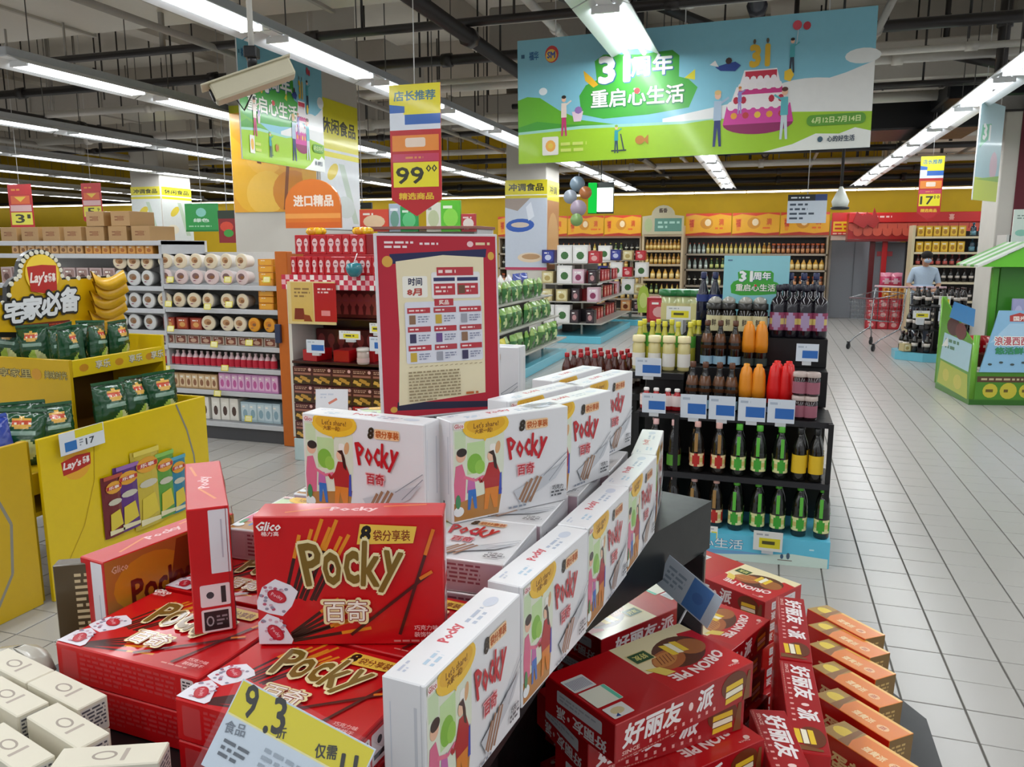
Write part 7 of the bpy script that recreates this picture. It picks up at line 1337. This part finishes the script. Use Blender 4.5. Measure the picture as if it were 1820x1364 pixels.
# shelf at the right edge
re_ = empty('edge_shelf'); tag(re_, 'dark shelf of bottles at the extreme right edge beyond the green display', 'shelf unit'); ex = atY(1786, 500, 10.9).x
for z in (.4, .75, 1.1, 1.42): m = MB(); m.box(ex, 10.9, z-.03, ex+1.4, 11.3, z-.0005, 'C9CCC8', .003); m.build('shelf', METAL, re_)
m = MB(); m.box(ex, 11.301, .001, ex+1.4, 11.33, 1.75, '1E221C'); m.build('back_panel', METAL, re_); m = MB(); m.box(ex-.03, 10.9, .001, ex-.001, 11.33, 1.75, 'D0D0CC'); m.build('end_panel', METAL, re_)
for z, P, nm in ((1.1, TEB, 'upper'), (.75, DKB, 'middle'), (1.42, TEB, 'top')):
    for k in range(6): P.put((ex+.08+.12*k, 11.0, z), (0, 0, 0), f'{"teal" if P is TEB else "dark"} bottle, {nth(k+1)} from left on the {nm} edge shelf', 'bottles on the right edge shelf')
def herb(c, w, h): c.rect(0, 0, w, h, 'D2DCD6'); c.ell(w*.5, h*.3, w*.35, h*.1, '8AC0B0', 12); c.scribble(w*.2, h*.7, w*.8, h*.85, 2, '7A8A84', 3)
board('white_poster', 1797, 1835, 372, 432, 10.6, 'D8E0DA', 'pale green and white poster at the right edge above the bottles', herb, hang=False)
m = MB(); m.tube([(0, 0, 0), (0, 0, atY(1815, 432, 10.6).z)], .012, 'C9CCC8', 6); pp = atY(1815, 432, 10.6); o = m.build('poster_pole', METAL, None, (pp.x, 10.66, 0)); m = MB(); m.lathe([(.16, 0), (.16, .02), (.02, .03), (0, .03)], 14, 'B9BCB8'); m.build('foot', METAL, o, (0, 0, .0)); tag(o, 'slim pole carrying the pale poster at the right edge', 'pole')
# ---------------------------------------------------------------- shopping carts
def make_cart():
    g = empty('shopping_cart'); WR = '8F9296'
    def P(u, v, w): # u across -1..1, v along 0 rear..1 front, w 0 bottom..1 top
        half = .26-.05*v; return (u*half*(.86+.14*w), -.82*v+.02-(.06*w*v), .40+.10*v+w*(.42-.10*v+.06*(1-v)))
    m = MB()
    for side in (-1, 1):
        for k in range(10): m.tube([P(side, k/9, 0), P(side, k/9, 1)], .0028, WR, 4, False)
        for k in range(6): m.tube([P(side, 0, k/5), P(side, 1, k/5)], .0028, WR, 4, False)
    for k in range(7):
        u = -1+2*k/6; m.tube([P(u, 1, 0), P(u, 1, 1)], .0028, WR, 4, False); m.tube([P(u, 0, 0), P(u, 1, 0)], .0028, WR, 4, False); m.tube([P(u, 0, 0), P(u, 0, 1)], .0028, WR, 4, False)
    for k in range(6): m.tube([P(-1, 1, k/5), P(1, 1, k/5)], .0028, WR, 4, False); m.tube([P(-1, 0, k/5), P(1, 0, k/5)], .0028, WR, 4, False)
    for k in range(9): m.tube([P(-1, k/8, 0), P(1, k/8, 0)], .0028, WR, 4, False)
    stuff(m.build('wire_basket', CHROME, g))
    for s in (-1, 1): m = MB(); m.tube([P(s, 0, 1), P(s, 1, 1)], .008, 'A9ACB0', 6); m.build('rim', CHROME, g)
    m = MB(); m.tube([P(-1, 1, 1), P(1, 1, 1)], .011, '6A4A4E', 6); m.build('bumper', PLASTIC, g)
    for s in (-1, 1):
        m = MB(); m.tube([(s*.25, .10, .96), (s*.25, .06, .80), (s*.25, .02, .42), (s*.24, -.05, .30), (s*.23, -.30, .24), (s*.21, -.62, .17), (s*.20, -.80, .10)], .012, '9A9DA0', 8); m.build('frame', CHROME, g); m = MB(); m.tube([(s*.245, -.02, .33), (s*.25, .05, .22), (s*.25, .06, .11)], .012, '9A9DA0', 8); m.build('rear_leg', CHROME, g)
        for y in (.06, -.80):
            x = s*(.25 if y > 0 else .20); m = MB(); m.M = Matrix.Translation((x-.012, y, .055)) @ Matrix.Rotation(R(90), 4, 'Y'); m.lathe([(.02, 0), (.054, .002), (.054, .022), (.02, .024)], 14, '1E1F21'); w = m.build('wheel', PLASTIC, g); m = MB(); m.prism([(x-.017, .05), (x-.014, .05), (x-.014, .112), (x+.014, .112), (x+.014, .05), (x+.017, .05), (x+.017, .125), (x-.017, .125)], y-.02, y+.02, '2A2B2D'); m.build('fork', METAL, w)
    m = MB(); m.tube([(-.27, .10, .97), (.27, .10, .97)], .017, 'C9A8AE', 10); m.build('handle', PLASTIC, g)
    m = MB(); m.tube([(-.2, .06, .88), (-.2, -.12, .90), (.2, -.12, .90), (.2, .06, .88)], .006, 'C9CCD0', 6); m.build('child_seat', CHROME, g)
    return tag(g, 'x', 'cart')
CART = Proto(make_cart()); 
CART.put((1.86, 14.10, .001), (0, 0, R(-32)), 'empty wire shopping cart standing in the aisle before the red pavilion', 'shopping carts')
CART.put((2.50, 13.98, .001), (0, 0, R(8)), 'shopping cart with pinkish handle pushed by the masked shopper', 'shopping carts') if False else None
# ---------------------------------------------------------------- the shopper
def skin_mesh(name, verts, edges, radii, root=0, sub=1):
    me = bpy.data.meshes.new(name); me.from_pydata([tuple(v) for v in verts], edges, []); o = bpy.data.objects.new(name, me); COL.objects.link(o)
    md = o.modifiers.new('skin', 'SKIN'); md.use_smooth_shade = True; sv = me.skin_vertices[0].data
    for i, r in enumerate(radii): sv[i].radius = (r, r) if not isinstance(r, tuple) else r
    for i in range(len(verts)): sv[i].use_root = (i == root)
    if sub: s = o.modifiers.new('sub', 'SUBSURF'); s.levels = s.render_levels = sub
    dg = bpy.context.evaluated_depsgraph_get(); ev = o.evaluated_get(dg); m2 = bpy.data.meshes.new_from_object(ev); bpy.data.objects.remove(o); m2.name = name; return m2
def paint(me, fn, mm):
    at = me.attributes.new('Col', 'FLOAT_COLOR', 'CORNER'); cs = []
    for p in me.polygons: c = (*lin(fn(p.center)), 1.); cs += [c]*p.loop_total; p.use_smooth = True
    at.data.foreach_set('color', np.array(cs, dtype=np.float32).ravel()); me.materials.clear(); me.materials.append(mm)
class Sk:
    def __init__(s): s.v = []; s.e = []; s.r = []
    def add(s, p, r, parent=None):
        s.v.append(Vector(p)); s.r.append(r)
        if parent is not None: s.e.append((parent, len(s.v)-1))
        return len(s.v)-1
PX, PYp = 2.42, 14.47
pr = empty('person', (PX, PYp, .0), (0, 0, R(6))); tag(pr, 'shopper in a pale blue shirt and face mask, head bowed, hands at the waist', 'person')
S = Sk(); pel = S.add((0, 0, .86), (.15, .11)); wa = S.add((0, -.01, 1.0), (.135, .10), pel); chs = S.add((0, -.02, 1.17), (.155, .105), wa); nk = S.add((0, -.03, 1.285), .055, chs); nk2 = S.add((0, -.06, 1.33), .05, nk); hd1 = S.add((0, -.085, 1.385), .075, nk2); hd2 = S.add((0, -.10, 1.45), .078, hd1)
for sx in (-1, 1):
    sh = S.add((sx*.165, -.02, 1.225), .062, chs); el = S.add((sx*.235, -.02, .985), .043, sh); wr = S.add((sx*.10, -.20, .90), .028, el); ha = S.add((sx*.055, -.245, .905), (.032, .018), wr)
    for k in range(4): a = S.add((sx*(.035-.006*k), -.262-.004*k, .925-.017*k), .0085, ha); b = S.add((sx*(.012-.004*k), -.268, .922-.017*k), .0075, a); S.add((sx*(-.004), -.256, .919-.017*k), .0065, b)
    t = S.add((sx*.060, -.245, .940), .010, ha); S.add((sx*.045, -.262, .957), .008, t)
    hp = S.add((sx*.085, 0, .80), .085, pel); kn = S.add((sx*.095, -.02, .46), .058, hp); an = S.add((sx*.10, .01, .09), .038, kn); S.add((sx*.105, -.12, .045), .035, an)
me = skin_mesh('body', S.v, S.e, S.r)
def bodycol(c):
    if c.z > 1.30: return 'B98A6E'
    if c.z > .84 and (abs(c.x) < .17 and c.y > -.15 or c.z > 1.03): return 'A9BACB'
    if c.z > .84 or c.y < -.16 and c.z > .8: return 'C09478'
    if c.z < .07: return '2A2A2C'
    return '2E3440'
paint(me, bodycol, CLOTH); link('body', me, pr)
m = MB(); m.ball((0, -.088, 1.475), .088, .092, .075, '17120F', 14, 8); m.v = [(x, y, z if z > 1.42 or y > -.1 else 1.44) for x, y, z in m.v]; m.build('hair', CLOTH, pr)
m = MB(); m.ball((0, -.155, 1.39), .058, .034, .038, 'A9B8C8', 12, 6); m.build('face_mask', CLOTH, pr)
for sx in (-1, 1):
    m = MB(); m.ball((sx*.028, -.172, 1.437), .010, .005, .006, '1E1614', 8, 4); m.build('eye', PLASTIC, pr); m = MB(); m.ball((sx*.078, -.09, 1.415), .010, .017, .026, 'B98A6E', 8, 5); m.build('ear', CLOTH, pr)
m = MB(); m.ball((0, -.178, 1.418), .010, .012, .016, 'B08060', 8, 5); m.build('nose', CLOTH, pr)
m = MB(); m.lathe([(.168, .84), (.172, .90), (.165, 1.0)], 16, '9FB2C6'); m.v = [(x, y*.74-.005, z) for x, y, z in m.v]; m.build('shirt_hem', CLOTH, pr)
CART.put((PX+.03, PYp-.44, .001), (0, 0, R(6)), 'shopping cart held by the masked shopper, mostly hidden behind the wine stand', 'shopping carts')
# ---------------------------------------------------------------- leftovers
for P in PROTOS:
    if not P.used:
        for k in KIDS.get(P.o.name, ()): bpy.data.objects.remove(k)
        bpy.data.objects.remove(P.o)
